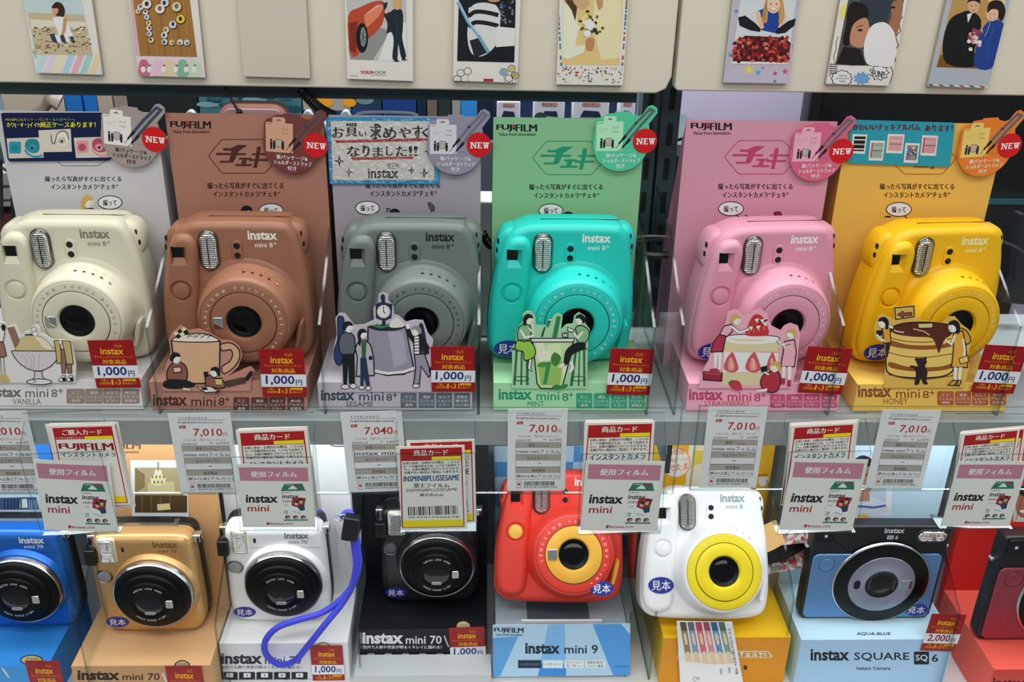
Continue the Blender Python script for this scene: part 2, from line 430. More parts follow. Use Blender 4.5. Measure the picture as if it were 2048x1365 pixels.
    ba.lathe([(.0340, -.0262), (.0352, -.0258), (.0362, -.0246), (.0372, -.0210), (.0388, -.0120), (.0400, -.0060), (.0414, -.0024), (.0440, .0000), (.0455, .0012)], cx, cz, 88, False, False)
    # exposure marks on the top of the barrel
    for k, a in enumerate((88, 78, 68, 58, 47)):
        t = math.radians(a); R = .0388
        px, pz = cx+R*math.cos(t), cz+R*math.sin(t)
        ba.use(dark if k < 4 else ink(txt))
        for rr_, y_, sz in ((.0386, -.0152, .0011),):
            c_ = Vector((cx+rr_*math.cos(t), y_, cz+rr_*math.sin(t))); et = Vector((math.sin(t), 0, -math.cos(t))); er = Vector((math.cos(t)*.17, -1, math.sin(t)*.17)).normalized()
            nn = Vector((math.cos(t), -.17, math.sin(t))).normalized(); c_ += nn*.0003
            ba.poly([c_-et*sz*1.1-er*sz*.8, c_+et*sz*1.1-er*sz*.8, c_+et*sz*.9+er*sz*.9, c_-et*sz*.9+er*sz*.9])
        ba.use(ink(txt)); rr_ = .0397
        c_ = Vector((cx+rr_*math.cos(t), -.0098, cz+rr_*math.sin(t)))+Vector((math.cos(t), -.17, math.sin(t))).normalized()*.0002
        for q in range(5):
            aa = q*2*math.pi/5+k; s_ = .0013
            d1 = c_+et*(s_*math.cos(aa))+er*(s_*math.sin(aa)); d2 = c_+et*(s_*math.cos(aa+.7))+er*(s_*math.sin(aa+.7)); d3 = c_+et*(s_*.6*math.cos(aa+.35))+er*(s_*.6*math.sin(aa+.35))
            ba.poly([d1, d2, d3])
    ba.build('lens_barrel', root)
    rg = MB().use(plastic(ringc)); rg.lathe([(.0262, -.0268), (.0330, -.0268), (.0337, -.0264), (.0338, -.0250)], cx, cz, 88, False, False)
    rg.use(M('#15130F', .8)); rg.lathe([(.0262, -.0260), (.0258, -.0268), (.0262, -.0268)], cx, cz, 64, False, False)
    rg.use(ink(textring or txt))
    for st, a0, sp in (('LENS', 190, -9.5), ('60mm', 150, -11.5), ('FOCUS', 97, -10.5), ('RANGE', 39, -10.5), ('0.6m', -18, -9), ('-', -58, -8)):
        rg.arctext(st, cx, cz, .0297, a0, sp, .0023, -.02695, .0)
    rg.build('lens_ring', root)
    cv = MB().use(plastic(cover, .36)); cv.lathe([(.0134, -.0246), (.0140, -.0266), (.0150, -.0277), (.0165, -.0279), (.0245, -.0279), (.0254, -.0275), (.0257, -.0262)], cx, cz, 80, False, False); cv.build('lens_cover', root)
    ln = MB().use(M('#030407', .35, 0, .25)); ln.lathe([(.0137, -.0252), (.0112, -.0243), (.0098, -.0236)], cx, cz, 48, False, False)
    ln.use(M('#010205', .06, 0, .35)); ln.lathe([(.0001, -.0242), (.004, -.0241), (.0078, -.0239), (.0100, -.0235)], cx, cz, 40, False, False); ln.build('lens', root)
    if mirror:
        mr = MB().use(metal('#C9CDD0', .06)); mr.pillow(rrect(cx-.0236, cz-.0046, cx-.0152, cz+.0052, .0016), -.0288, -.0270, .0007, .0003, 4); mr.build('selfie_mirror', root)
    lv = MB().use(plastic(lever) if lever else pl); lv.pillow(catmull(P2([(46.5, 18), (50, 21), (53.2, 31), (54.5, 40), (52, 41), (48.5, 33)]), 5), -.0125, .004, .003, .001, 5); lv.build('power_lever', root)
    if sticker: oval_sticker(root, *sticker)
    return root
BODY70 = catmull(P2([(-33, 112), (0, 112.6), (33, 112), (42.5, 108.5), (45, 98), (46.3, 60), (47, 22), (44, 8), (34, 1.2), (0, 0), (-34, 1.2), (-44, 8), (-47, 22), (-46.3, 60), (-45, 98), (-42.5, 108.5)]), 6)
def mini70(name, loc, rz, body, txt, label, sticker=True, rough=.3, met=0., finder='#0B0C0E', button='#8E8F90', lever=True):
    root = empty(name, loc, rz, label, 'camera')
    pl = M(body, rough, met, .5, 'plastic')
    b = MB().use(pl); b.pillow(BODY70, 0, .020, .008, .001, 8)
    b.use(ink(txt)); b.text('instax', .011, .0335, .1005, .1075, -.00012, .03); b.text('mini 70', .0145, .0315, .0950, .0990, -.00012, .012)
    b.use(M('#7E7A72' if body < '#F' and body > '#3' else '#1C1C1C', .6)).box(-.044, .044, -.0001, .0002, .0905, .0908)
    b.use(pl); b.lathe([(.0366, -.0062), (.0378, -.0058), (.0388, -.0030), (.0400, .0006)], .0078, .0545, 88, False, False)
    b.build('body', root)
    k = MB().use(M('#0E0F11', .4)); k.pillow(inset(BODY70, .0012), .0195, .034, .001, .006, 6)
    k.use(metal('#B8B8B4', .3)).box(-.030, .030, .016, .027, .1118, .1136); k.build('back_shell', root)
    for sx in (-1, 1):
        l = MB().use(metal('#D0D0CE', .18)); l.pillow(rrect(sx*.0475-.0035, .0985, sx*.0475+.0035, .1065, .001), .010, .019, .0012, .0012, 3)
        l.use(M('#151515', .4)).pillow(stadium(sx*.0490, .1020, .0022, .005), .0095, .012, .0002, .0002, 2); l.build('strap_lug', root)
    fl = MB().use(M('#C9C6AE', .25)); fl.pillow(rrect(-.0385, .084, -.0225, .1105, .0028), -.0012, .003, .001, .0005, 3)
    fl.use(ribbed()); fl.pillow(rrect(-.0370, .0855, -.0240, .1095, .0018), -.0026, .001, .0012, .0005, 3); fl.build('flash', root)
    vf = MB().use(M(finder, .25)); vf.pillow(rrect(-.0505, .0835, -.0405, .1000, .0015), -.0045, .012, .0012, .0006, 3)
    vf.use(M('#020305', .05)); vf.box(-.0490, -.0425, -.0047, -.0043, .0895, .0980); vf.build('viewfinder', root)
    sb = MB().use(metal('#8E8C88', .3)); sb.lathe([(.0062, -.0004), (.0070, -.0012), (.0074, .001)], -.0370, .0685, 40, False, False)
    sb.use(M(button, .35, .3)); sb.lathe([(.0001, -.0020), (.0050, -.0018), (.0062, -.0010), (.0062, .001)], -.0370, .0685, 40, False, False); sb.build('shutter_button', root)
    sn = MB().use(M('#08090A', .2)); sn.pillow(stadium(-.0165, .0985, .0022, .0052), -.0004, .001, .0002, .0002, 2); sn.build('light_sensor', root)
    cx, cz = .0078, .0545
    rim = MB().use(metal('#C8C8C6', .22)); rim.lathe([(.0345, -.0118), (.0353, -.0122), (.0361, -.0108), (.0363, -.0060), (.0368, .0005)], cx, cz, 88, False, False); rim.build('lens_rim', root)
    ba = MB().use(M('#040506', .48, 0, .18))
    ba.lathe([(.0135, -.0222), (.0150, -.0228), (.0212, -.0216), (.0222, -.0205), (.0226, -.0198), (.0272, -.0190), (.0280, -.0182), (.0285, -.0160), (.0322, -.0150), (.0330, -.0140), (.0346, -.0118), (.0346, -.002)], cx, cz, 88, True, False)
    ba.use(ink('#C9CACB')); ba.arctext('INSTAX LENS 60mm', cx, cz, .0182, 130, -5.4, .0021, -.02275, .0); ba.arctext('FOCUS RANGE 0.3m-', cx, cz, .0182, 228, 5.4, .0019, -.02275, .0, False)
    ba.build('lens_barrel', root)
    ln = MB().use(M('#020306', .05, 0, .6)); ln.lathe([(.0001, -.0236), (.006, -.0232), (.0105, -.0228), (.0122, -.0221)], cx, cz, 48, False, False)
    ln.use(M('#8B8D8F', .2)).pillow(stadium(cx, cz-.0095, .010, .0035), -.0239, -.0225, .0004, .0002, 3); ln.build('lens', root)
    mr = MB().use(metal('#D6D4C8', .08)); mr.pillow(rrect(cx+.0148, cz-.0040, cx+.0212, cz+.0045, .0012), -.0233, -.0205, .0006, .0003, 3); mr.build('selfie_mirror', root)
    if sticker: oval_sticker(root, -.0335, .0145, -.0002, .021, .0125)
    return root
def sq6(name, loc, rz, plate, label, scale=1.0):
    """shallow square-format display camera"""
    root = empty(name, loc, rz, label, 'camera')
    root.matrix_basis = root.matrix_basis @ Matrix.Diagonal((scale, scale, scale, 1))
    bk = M('#0C0E11', .4)
    b = MB().use(bk); b.pillow(catmull(P2([(-52, 102), (0, 102.3), (52, 102), (58.5, 101), (60, 97), (60.3, 60), (60.5, 12), (58.5, 2.5), (50, 0), (0, 0), (-50, 0), (-58.5, 2.5), (-60.5, 12), (-60.3, 60), (-60, 97), (-58.5, 101)]), 5), 0, .014, .0025, .002, 5)
    b.use(ink('#E8EAEE')); b.text('instax', .0010, .0185, .0955, .1010, -.00012, .02)
    b.use(ink('#B9C0DC')).box(.0045, .0102, -.0002, 0, .0890, .0930); b.use(ink('#E8EAEE')).text('6', .0118, .0143, .0890, .0930, -.00012, .01); b.use(ink('#22262C')).text('SQ', .0053, .0094, .0897, .0923, -.0003, .0)
    b.build('body', root)
    p = MB().use(M(plate, .36, .35)); p.pillow(rrect(-.0575, .0025, .0575, .0735, .006, 6), -.0014, .002, .0012, .001, 4); p.build('face_plate', root)
    sb = MB().use(M(plate, .36, .35)); sb.lathe([(.0001, -.0022), (.0052, -.0021), (.0064, -.0018), (.0068, -.0013)], -.0445, .0625, 40, False, False); sb.use(M('#0C0E12', .5)); sb.lathe([(.0068, -.00146), (.0072, -.00146)], -.0445, .0625, 40, False, False); sb.build('shutter_button', root)
    fl = MB().use(M('#1A1C1E', .25)); fl.pillow(stadium(.0440, .0925, .0290, .0140), -.0010, .003, .0008, .0005, 4); fl.use(ribbed()); fl.pillow(stadium(.0440, .0925, .0255, .0108), -.0020, .001, .0012, .0005, 4); fl.build('flash', root)
    vf = MB().use(M('#050608', .12)); vf.pillow(rrect(-.0565, .0850, -.0420, .0995, .003), -.0008, .003, .0006, .0005, 4); vf.use(M('#BFC3C6', .2)).pillow(rrect(-.0510, .0915, -.0485, .0942, .0006), -.0012, -.0006, .0002, .0001, 2); vf.build('viewfinder', root)
    cx, cz = .0070, .0425
    rm = MB().use(metal('#B9BCC2', .25)); rm.lathe([(.0424, -.0030), (.0430, -.0029), (.0435, -.0025), (.0440, -.0008)], cx, cz, 96, False, False); rm.build('lens_rim', root)
    r1 = MB().use(M('#050607', .3, 0, .35)); r1.lathe([(.0298, -.0040), (.0340, -.0039), (.0390, -.0035), (.0416, -.0031), (.0426, -.0028), (.0426, -.001)], cx, cz, 96, False, False); r1.build('lens_barrel', root)
    r2 = MB().use(M('#9094A6', .34, .55)); r2.lathe([(.0146, -.0040), (.0153, -.0043), (.0280, -.0046), (.0296, -.0044), (.0300, -.0038)], cx, cz, 96, False, False); r2.build('lens_ring', root)
    ln = MB().use(M('#060709', .3)); ln.lathe([(.0148, -.0042), (.0120, -.0036), (.0090, -.0039)], cx, cz, 56, False, False); ln.use(M('#020306', .05, 0, .6)); ln.lathe([(.0001, -.0044), (.005, -.0043), (.0092, -.0039)], cx, cz, 40, False, False)
    ln.use(M('#3A3C40', .3))
    for sx in (-1, 1): ln.pillow(rrect(cx+sx*.0112-.0008, cz-.0055, cx+sx*.0112+.0008, cz+.0055, .0006), -.0043, -.0036, .0003, .0003, 2)
    ln.build('lens', root)
    mr = MB().use(metal('#B4B6C6', .10)); mr.pillow(rrect(cx+.0165, cz-.0050, cx+.0270, cz+.0050, .0015), -.0050, -.0040, .0004, .0003, 3); mr.build('selfie_mirror', root)
    sl = MB().use(M('#05060A', .12)); sl.pillow(stadium(cx-.0222, cz, .0058, .0096), -.0049, -.0040, .0003, .0003, 3); sl.build('light_sensor', root)
    for sx in (-1, 1):
        l = MB().use(metal('#C6C7C9', .2)); l.pillow(stadium(sx*.0618, .078, .0045, .0030), .004, .009, .0008, .0008, 3); l.build('strap_lug', root)
    rot = MB().use(M(plate, .4, .35)); rot.pillow(stadium(-.0405, .0165, .0085, .0075), -.0018, 0, .0004, .0003, 3); rot.build('mode_dial', root)
    oval_sticker(root, .0455, .0115, -.0018, .0215, .0135)
    return root
# ------------------------------------------------------------------ setting and shelf
Z_UP = 1.142; Z_BASE = 1.167; Y_BODY = .743; Y_BOARD = .788; Y_FRONT = .7065; Z_LOW = .835; Z_LB = .880
m = MB().use(M('#8A8C8C', .6)); m.box(-2.5, 2.5, -2.5, 2.6, -.02, 0); tag(m.build('floor'), kind='structure')
m = MB().use(M('#3A4A50', .8)); m.box(-2.5, 2.5, 2.5, 2.6, 0, 3.0); tag(m.build('wall_back'), kind='structure')
shelf = empty('display_shelf', (0, .8, 0), 0, 'grey metal shop gondola with two shelves, slotted posts and dark rails', 'shelf')
def shp(mb, name): return mb.build(name, shelf, Matrix.Identity(4))
gm = M('#8C9292', .45, .1); dk = M('#2C3A3C', .5, .2)
m = MB().use(gm); m.box(-.62, .205, .690, .905, 1.119, Z_UP-.0006); m.box(.213, .72, .690, .905, 1.119, Z_UP-.0006); shp(m, 'shelf_board')
m = MB().use(M('#D4D6D6', .45)); m.box(-.62, .72, .640, .905, .812, Z_LOW-.0006); shp(m, 'shelf_board')
m = MB().use(M('#8C9294', .6)); m.box(-.62, .72, .895, .902, .80, 1.118); shp(m, 'back_panel')
# slotted posts
for px0 in (1283, 1322):
    a = PY(px0, 240, .87); wpost = .0145 if px0 < 1300 else .0165
    m = MB().use(M('#33474A', .5, .2)); m.box(a.x, a.x+wpost, .870, .893, .80, 1.70); po = shp(m, 'slotted_post')
    m = MB().use(M('#05080A', .8))
    zz = 1.10
    while zz < 1.66:
        m.pillow(rrect(a.x+wpost*.36, zz, a.x+wpost*.68, zz+.020, .001), .8695, .8712, .0001, .0001, 1); zz += .0315
    so = m.build('post_slots', po); so.matrix_basis = Matrix.Identity(4)
# dark rail behind the display panels
zr0 = PY(700, 198, .835).z; zr1 = PY(700, 150, .835).z
m = MB().use(M('#33444A', .5, .1)); m.box(-.62, PY(1272, 200, .835).x, .835, .850, zr0, zr1+.02); shp(m, 'cross_rail')
# strip lights under the upper shelf
for x0, x1 in ((-.60, .19), (.225, .70)):
    m = MB().use(M('#D8DADA', .4)); m.box(x0, x1, .722, .752, 1.110, 1.1190); h = shp(m, 'strip_light_housing')
    m = MB().use(glow('#F4FAFF', 13.0)); m.box(x0+.005, x1-.005, .726, .748, 1.1070, 1.1100); g = m.build('strip_light_tube', h); g.matrix_basis = Matrix.Identity(4)
# bracket arms under the upper shelf by the posts
m = MB().use(dk); ax = PY(1300, 480, .87).x
m.box(ax-.002, ax+.002, .70, .872, 1.085, 1.1185); shp(m, 'bracket_arm')
ring_ = MB().use(M('#14181A', .3)); rc = PY(1312, 487, .84)
ring_.tube([(rc.x+.030*math.cos(t*math.pi/18), .832+.022*math.sin(t*math.pi/18), rc.z) for t in range(37)], .0032, 8, False); 
tag(ring_.build('cable_ring'), 'black cable ring hanging beside the slotted post', 'cable ring')
# ------------------------------------------------------------------ display panels with sample prints
YP = .815; PANEL = '#D3CCBB'
def panel(name, xs, zs, label, rz=0, cham=False):
    r = empty(name, (0, YP, zs), rz, label, 'display board'); x0, x1 = xs
    pts = [(x0, .30), (x0, .002), (x1-.012, 0), (x1-.004, .004), (x1, .014), (x1, .30)] if cham else rrect(x0, .0, x1, .30, .004, 4)
    m = MB().use(M(PANEL, .5, 0, .4, 'board', None, .03)); m.pillow(pts, 0, .014, .0015, .001, 3); m.build('board', r); return r
b0, b1 = PY(0, 168, YP), PY(1341, 188, YP)
panelL = panel('sample_board', (-.60, b1.x), min(b0.z, b1.z), 'wide cream display panel holding six sample prints and one blank', 0, True)
c0, c1 = PY(1349, 182, YP), PY(2048, 190, YP)
panelR = panel('sample_board', (c0.x, .70), c0.z, 'cream display panel right of the dark post, with three prints')
def print_card(crop, BL, BR, label, draw, name='sample_print', hh=1.62, white='#D9D6CE', th=.005):
    Y = YP-.0052
    bl, br = PY(*cp(crop, *BL), Y), PY(*cp(crop, *BR), Y)
    sh = Sheet(frame(bl, br-bl), crop); w = (br-bl).length
    sh.base([(0, 0), (w, 0), (w, w*hh), (0, w*hh)], th, white, '#A9A497', raw=True, rough=.3)
    sh.clip = (.0003, .0003, w-.0003, w*hh-.0003)
    if draw: draw(sh)
    o = sh.done(name); return tag(o, label, 'sample print', 'instant photo samples on the cream panels')
PB = lambda sh, col, l0, l1, r1, r0, top=-150: sh.poly(col, [l0, r0, r1, l1])     # photo window, straight
def win(sh, col, BL, BR, TL, TR, k=.42):
    ex = lambda b, t: (t[0]+(t[0]-b[0])*k, t[1]+(t[1]-b[1])*k)
    sh.poly(col, [BL, BR, ex(BR, TR), ex(BL, TL)])
rnd = random.Random(3)
def d_beach(s):
    for i, c in enumerate(('#B7D3D6', '#D9C9D2', '#E2D7B0', '#A9C6DA', '#D9A9B9', '#9CC9BE', '#DCCB9C', '#B6D0DC')):
        x = 205+i*52; s.poly(c, [(x-10, 418), (x+26, 419), (x+66, 312), (x+30, 311)] if x < 540 else [(560, 420), (578, 421), (572, 372)])
    for i, (y, c) in enumerate(((20, '#B4D6D8'), (100, '#E3B9C6'), (200, '#B9D8D3'), (270, '#8FC4B8'))):
        s.poly(c, [(120+y*.22, y), (140+y*.24, y+25), (150+y*.24, y+75), (128+y*.25, y+50)]); s.poly(c, [(512+y*.17, y-20), (520+y*.17, y+10), (530+y*.2, y+80), (520+y*.2, y+40)])
    s.L = 2; win(s, '#B9CBCB', (205, 308), (528, 312), (135, 0), (465, 0)); s.L = 3
    s.poly('#BFAE8E', [(205, 308), (528, 312), (478, 85), (160, 70)]); s.L = 4
    s.poly('#D8CFBB', [(180, 165), (300, 150), (490, 170), (495, 125), (172, 110)])
    for i in range(120):
        x = rnd.uniform(185, 515); y = rnd.uniform(150, 303); x = 168+(x-168)*.97+(y-80)*.05
        s.ell(rnd.choice(('#6E5B40', '#E6DCC6', '#8C7650', '#4A4030', '#A08A60')), x, y, rnd.uniform(4, 11), rnd.uniform(2, 5), 7)
    s.L = 5; s.poly('#C99773', [(325, 90), (372, 85), (380, 170), (350, 240), (322, 235), (340, 160)])
    s.L = 6; s.poly('#E8E6E2', [(300, 100), (365, 92), (420, 205), (340, 215), (318, 150)]); s.poly('#C18E6B', [(362, 100), (383, 104), (376, 170), (345, 250), (332, 245), (356, 170)])
    for k in range(5): s.L = 6+k % 2; s.poly('#2F3C52' if k % 2 == 0 else '#DDDCDA', [(282+k*30, 195+k*3), (312+k*26, 190+k*4), (330+k*24, 250), (300+k*26, 235)])
    s.L = 8; s.poly('#3A2119', catmull([(298, 40), (318, 12), (350, 18), (370, 55), (362, 95), (345, 92), (322, 88), (310, 70)], 4)); s.ell('#C79675', 315, 60, 18, 24, 14); s.L = 9; s.rect('#22201E', 296, 34, 330, 46)
def d_wood(s):
    s.poly('#D8C6CE', [(788, 432), (1166, 440), (1140, 320), (770, 315)]); s.poly('#CFA7B4', [(770, 315), (790, 318), (757, 0), (738, 0)])
    s.L = 2; win(s, '#9B6E38', (795, 318), (1122, 325), (757, 0), (1080, 0)); s.L = 3
    for k in range(7): s.poly('#86592B' if k % 2 else '#A9793F', [(800+k*46, 316), (806+k*46, 316), (768+k*46, 0), (762+k*46, 0)])
    s.L = 4; balls = [(835, 22, 30), (800, 40, 20), (785, 65, 16), (828, 68, 16), (836, 97, 17), (846, 130, 17), (848, 160, 17), (850, 192, 17), (860, 228, 18), (910, 50, 30), (938, 15, 26), (1005, 38, 30), (1028, 108, 27), (983, 140, 24), (945, 170, 20), (935, 200, 20), (936, 238, 19), (978, 242, 17), (1025, 240, 19), (1063, 242, 19)]
    for i, (x, y, r) in enumerate(balls):
        s.L = 4; s.ell('#3B2A1B', x+3, y+4, r, r, 16); s.L = 5; s.ell(('#DCD8D0', '#C9CED6', '#DCC98E')[i % 3] if i != 12 else '#E3C53C', x, y, r*.9, r*.9, 16); s.L = 6
        s.ell(rnd.choice(('#35322F', '#5E6E86', '#8B5A4A')), x+rnd.uniform(-4, 4), y+rnd.uniform(-4, 4), r*.4, r*.5, 8)
    s.L = 3
    for x, c in ((820, '#C5657F'), (905, '#E9B9C8'), (965, '#D7C7A0'), (1040, '#7FB08E'), (1110, '#B9D2B4')): s.poly(c, catmull([(x-32, 430), (x-26, 355), (x, 338), (x+26, 360), (x+30, 432)], 4))
    s.L = 4
    for x in (815, 850, 930, 1000, 1060, 1105): s.ell('#F0E8E2', x, 395, 14, 18, 14); s.ell('#8A5B4B', x+4, 372, 7, 5, 10)
def d_car(s):
    s.text('YOU', '#B3202C', 228, 422, 290, 402, .05); s.text('ROCK', '#1E1E1E', 292, 420, 378, 404, .05); s.text('MY WORLD', '#B3202C', 294, 432, 378, 424, .02); s.text('© Disney', '#3A3A3A', 172, 437, 218, 427)
    s.L = 2; win(s, '#B8B9B6', (172, 337), (497, 350), (150, 0), (490, 0)); s.L = 3
    s.poly('#8B8C88', [(172, 337), (300, 342), (400, 180), (330, 150), (160, 260)]); s.poly('#D9D9D6', [(330, 345), (495, 349), (490, 130), (410, 120)])
    s.L = 4; s.poly('#B4472B', catmull([(160, 90), (230, 40), (300, 10), (360, 8), (372, 60), (352, 140), (300, 200), (240, 250), (215, 315), (172, 300)], 4))
    s.L = 5; s.poly('#D77E5C', [(250, 90), (330, 20), (365, 40), (330, 100), (262, 160)]); s.poly('#7E2A1C', [(165, 130), (215, 120), (205, 300), (170, 290)]); s.ell('#141416', 240, 215, 34, 85, 26); s.L = 6; s.ell('#85888C', 246, 210, 17, 56, 20)
    s.poly('#20262E', [(360, 20), (385, 10), (380, 40), (362, 60)])
    s.L = 7; s.poly('#1B2730', catmull([(395, 70), (425, 50), (468, 60), (472, 150), (468, 220), (490, 320), (462, 325), (445, 250), (440, 335), (412, 330), (420, 230), (405, 180), (380, 190), (384, 130), (362, 80), (375, 60)], 3))
    s.L = 8
    for k in range(5): a = k*1.2566; s.line('#2A2C30', 3, [(246, 210), (246+15*math.cos(a), 210+50*math.sin(a))])
    s.line('#F0C9B0', 5, [(262, 80), (320, 40), (358, 30)]); s.line('#2E3E4A', 4, [(430, 75), (440, 150), (436, 220)]); s.line('#2E3E4A', 4, [(450, 240), (458, 300)]); s.poly('#D9AE84', [(366, 62), (384, 58), (386, 74), (370, 78)])
    s.ell('#C9A070', 440, 22, 28, 34, 16); s.poly('#151A20', [(435, 330), (420, 348), (452, 350)]); s.poly('#151A20', [(468, 322), (465, 342), (496, 342)])
def d_stripe(s):
    for x, y, c in ((800, 415, '#5E6E78'), (840, 405, '#3E4A50'), (1045, 410, '#7FA0B8'), (1090, 390, '#C7B46A'), (780, 450, '#4A5A50'), (1075, 445, '#6B7E5A'), (1110, 430, '#B7A050')):
        s.L = 2; s.ring('#2E3A3E', 3, x, y, 22, 20, 12); s.L = 1; s.ell(c if c > '#7' else '#D5D4CF', x, y, 18, 16, 12)
        s.L = 2; s.line('#2E3A3E', 2, [(x, y+20), (x+6, 470)])
    s.L = 3; s.rect('#A62A2E', 930, 448, 985, 468); s.L = 2
    s.L = 4; win(s, '#12181E', (780, 347), (1105, 355), (790, 0), (1113, 0)); s.L = 5
    for i in range(40): s.ell(rnd.choice(('#27405A', '#3B2D22', '#54646E', '#7A8890')), rnd.uniform(1010, 1100), rnd.uniform(5, 140), rnd.uniform(3, 9), rnd.uniform(2, 10), 8)
    s.poly('#CFCFCC', catmull([(850, 30), (900, -10), (980, 10), (1025, 80), (1015, 200), (990, 270), (920, 320), (860, 300), (838, 210), (845, 110)], 4)); s.L = 6
    for y, dy in ((0, -6), (58, 3), (118, 4)): s.line('#161A22', 24, catmull([(845, y+35), (880, y+10), (940, y+8+dy), (1015, y+25+dy)], 5, False))
    s.poly('#D6D6D3', [(1005, 150), (1110, 160), (1106, 260), (1000, 268)]); s.poly('#20242C', [(850, 230), (905, 215), (950, 300), (880, 330)])
    s.L = 7; s.line('#6E9CB4', 18, [(785, 10), (840, 120), (900, 200), (960, 300)]); s.line('#B9CFD8', 5, [(790, 10), (846, 120), (905, 200)]); s.ell('#B98A6E', 990, -2, 36, 14, 14)
def d_wed(s):
    for i in range(90):
        x = rnd.uniform(1350, 1715); y = rnd.uniform(378, 474); s.ell(rnd.choice(('#B5343C', '#3F6E9A', '#54824E', '#C98A38', '#23445E')), x, y, rnd.uniform(3, 7), rnd.uniform(2, 7), 7)
    for i in range(30):
        y = rnd.uniform(5, 370); s.ell(rnd.choice(('#B5343C', '#3F6E9A', '#54824E', '#35506A')), 1365-(y-240)*-.05, y, 6, 7, 7); s.ell(rnd.choice(('#B5343C', '#3F6E9A', '#54824E')), 1738-(y-100)*.07, y, 6, 7, 7)
    s.L = 2; win(s, '#D9BC7E', (1378, 368), (1703, 372), (1388, 0), (1722, 0)); s.L = 3
    s.poly('#E4D3A8', [(1560, 0), (1715, 0), (1706, 330), (1600, 340), (1550, 150)]); s.poly('#E8DCC0', [(1388, 20), (1450, 40), (1470, 160), (1440, 330), (1380, 330)])
    s.L = 4; s.poly('#4A3522', [(1392, 0), (1450, 0), (1462, 45), (1452, 120), (1432, 60)]); s.poly('#C6A078', catmull([(1440, 0), (1530, 0), (1528, 25), (1500, 50), (1465, 40)], 3)); s.poly('#B98E66', [(1568, 0), (1610, 0), (1608, 40), (1585, 60)])
    s.L = 5
    for i in range(60): s.ell(rnd.choice(('#F1E8CE', '#7C7E3A', '#33301E', '#E7D48E', '#56602E')), rnd.gauss(1525, 34), rnd.gauss(150, 34), rnd.uniform(7, 16), rnd.uniform(6, 13), 9)
    s.L = 6; s.ell('#F2EBDD', 1538, 140, 26, 22, 14); s.ell('#F2EBDD', 1520, 190, 22, 20, 14); s.poly('#B97F58', catmull([(1512, 230), (1545, 212), (1562, 235), (1548, 285), (1515, 280)], 4)); s.poly('#EFE4C8', [(1385, 270), (1510, 255), (1500, 300), (1400, 340)])
def d_cake(s):
    s.poly('#B9B2C2', [(402, 450), (755, 456), (768, 380), (430, 378)]); s.L = 2
    def star(c, x, y, r): s.poly(c, [(x+(r if k % 2 == 0 else r*.42)*math.sin(k*math.pi/5), y-(r if k % 2 == 0 else r*.42)*math.cos(k*math.pi/5)) for k in range(10)])
    for c, x, y, r in (('#D9CC5A', 542, 382, 34), ('#5F9CC8', 592, 397, 20), ('#B23A6E', 685, 402, 15), ('#C0557E', 740, 392, 20), ('#4E8CC0', 618, 372, 10), ('#3C7AB0', 683, 445, 12), ('#4E8CC0', 440, 300, 16), ('#4E8CC0', 472, 62, 16), ('#4E8CC0', 786, 250, 13), ('#4E8CC0', 824, 20, 18), ('#D9CC5A', 826, 75, 12)): star(c, x, y, r)
    s.L = 3; win(s, '#C9CED0', (443, 350), (753, 352), (495, 0), (800, 0)); s.L = 4
    s.poly('#D8D3CF', [(443, 350), (753, 352), (772, 215), (500, 200), (470, 240)])
    s.poly('#1E3E8E', [(590, 60), (625, 45), (660, 50), (720, 55), (738, 80), (700, 185), (610, 165)]); s.poly('#D9B396', [(575, 70), (600, 60), (625, 150), (600, 165)]); s.poly('#D9B396', [(735, 70), (750, 85), (720, 160), (700, 150)])
    s.L = 5; s.poly('#17181C', [(482, 95), (520, 85), (575, 125), (608, 160), (600, 175), (545, 165), (490, 140)]); s.poly('#17181C', [(690, 165), (755, 115), (798, 100), (790, 140), (740, 180), (692, 186)])
    s.L = 6; s.poly('#B58B54', catmull([(630, 10), (660, -20), (718, -10), (735, 60), (728, 110), (705, 130), (700, 60), (650, 60), (640, 120), (612, 115)], 4)); s.L = 7; s.ell('#E2BFA2', 675, 25, 36, 48, 20); s.L = 8; s.poly('#F3EEEA', [(655, 45), (695, 45), (675, 60)]); s.line('#A8423C', 3, [(652, 44), (675, 62), (698, 44)]); s.ell('#3A2A20', 660, 22, 6, 3, 8); s.ell('#3A2A20', 692, 22, 6, 3, 8); s.line('#8E6A3C', 4, [(640, 20), (628, 70), (624, 105)]); s.line('#D9B67A', 4, [(716, 20), (724, 70), (716, 110)])
    s.L = 5; s.poly('#4A1A16', [(450, 335), (755, 340), (770, 235), (735, 205), (520, 195), (480, 225)])
    s.L = 6
    for i in range(150):
        x = rnd.uniform(455, 760); y = rnd.uniform(205, 338); x += (280-y)*.12; s.ell(rnd.choice(('#8E1F22', '#A82E2A', '#6A1418', '#B9463A', '#3C1212', '#C9705E')), x, y, rnd.uniform(7, 13), rnd.uniform(8, 14), 9)
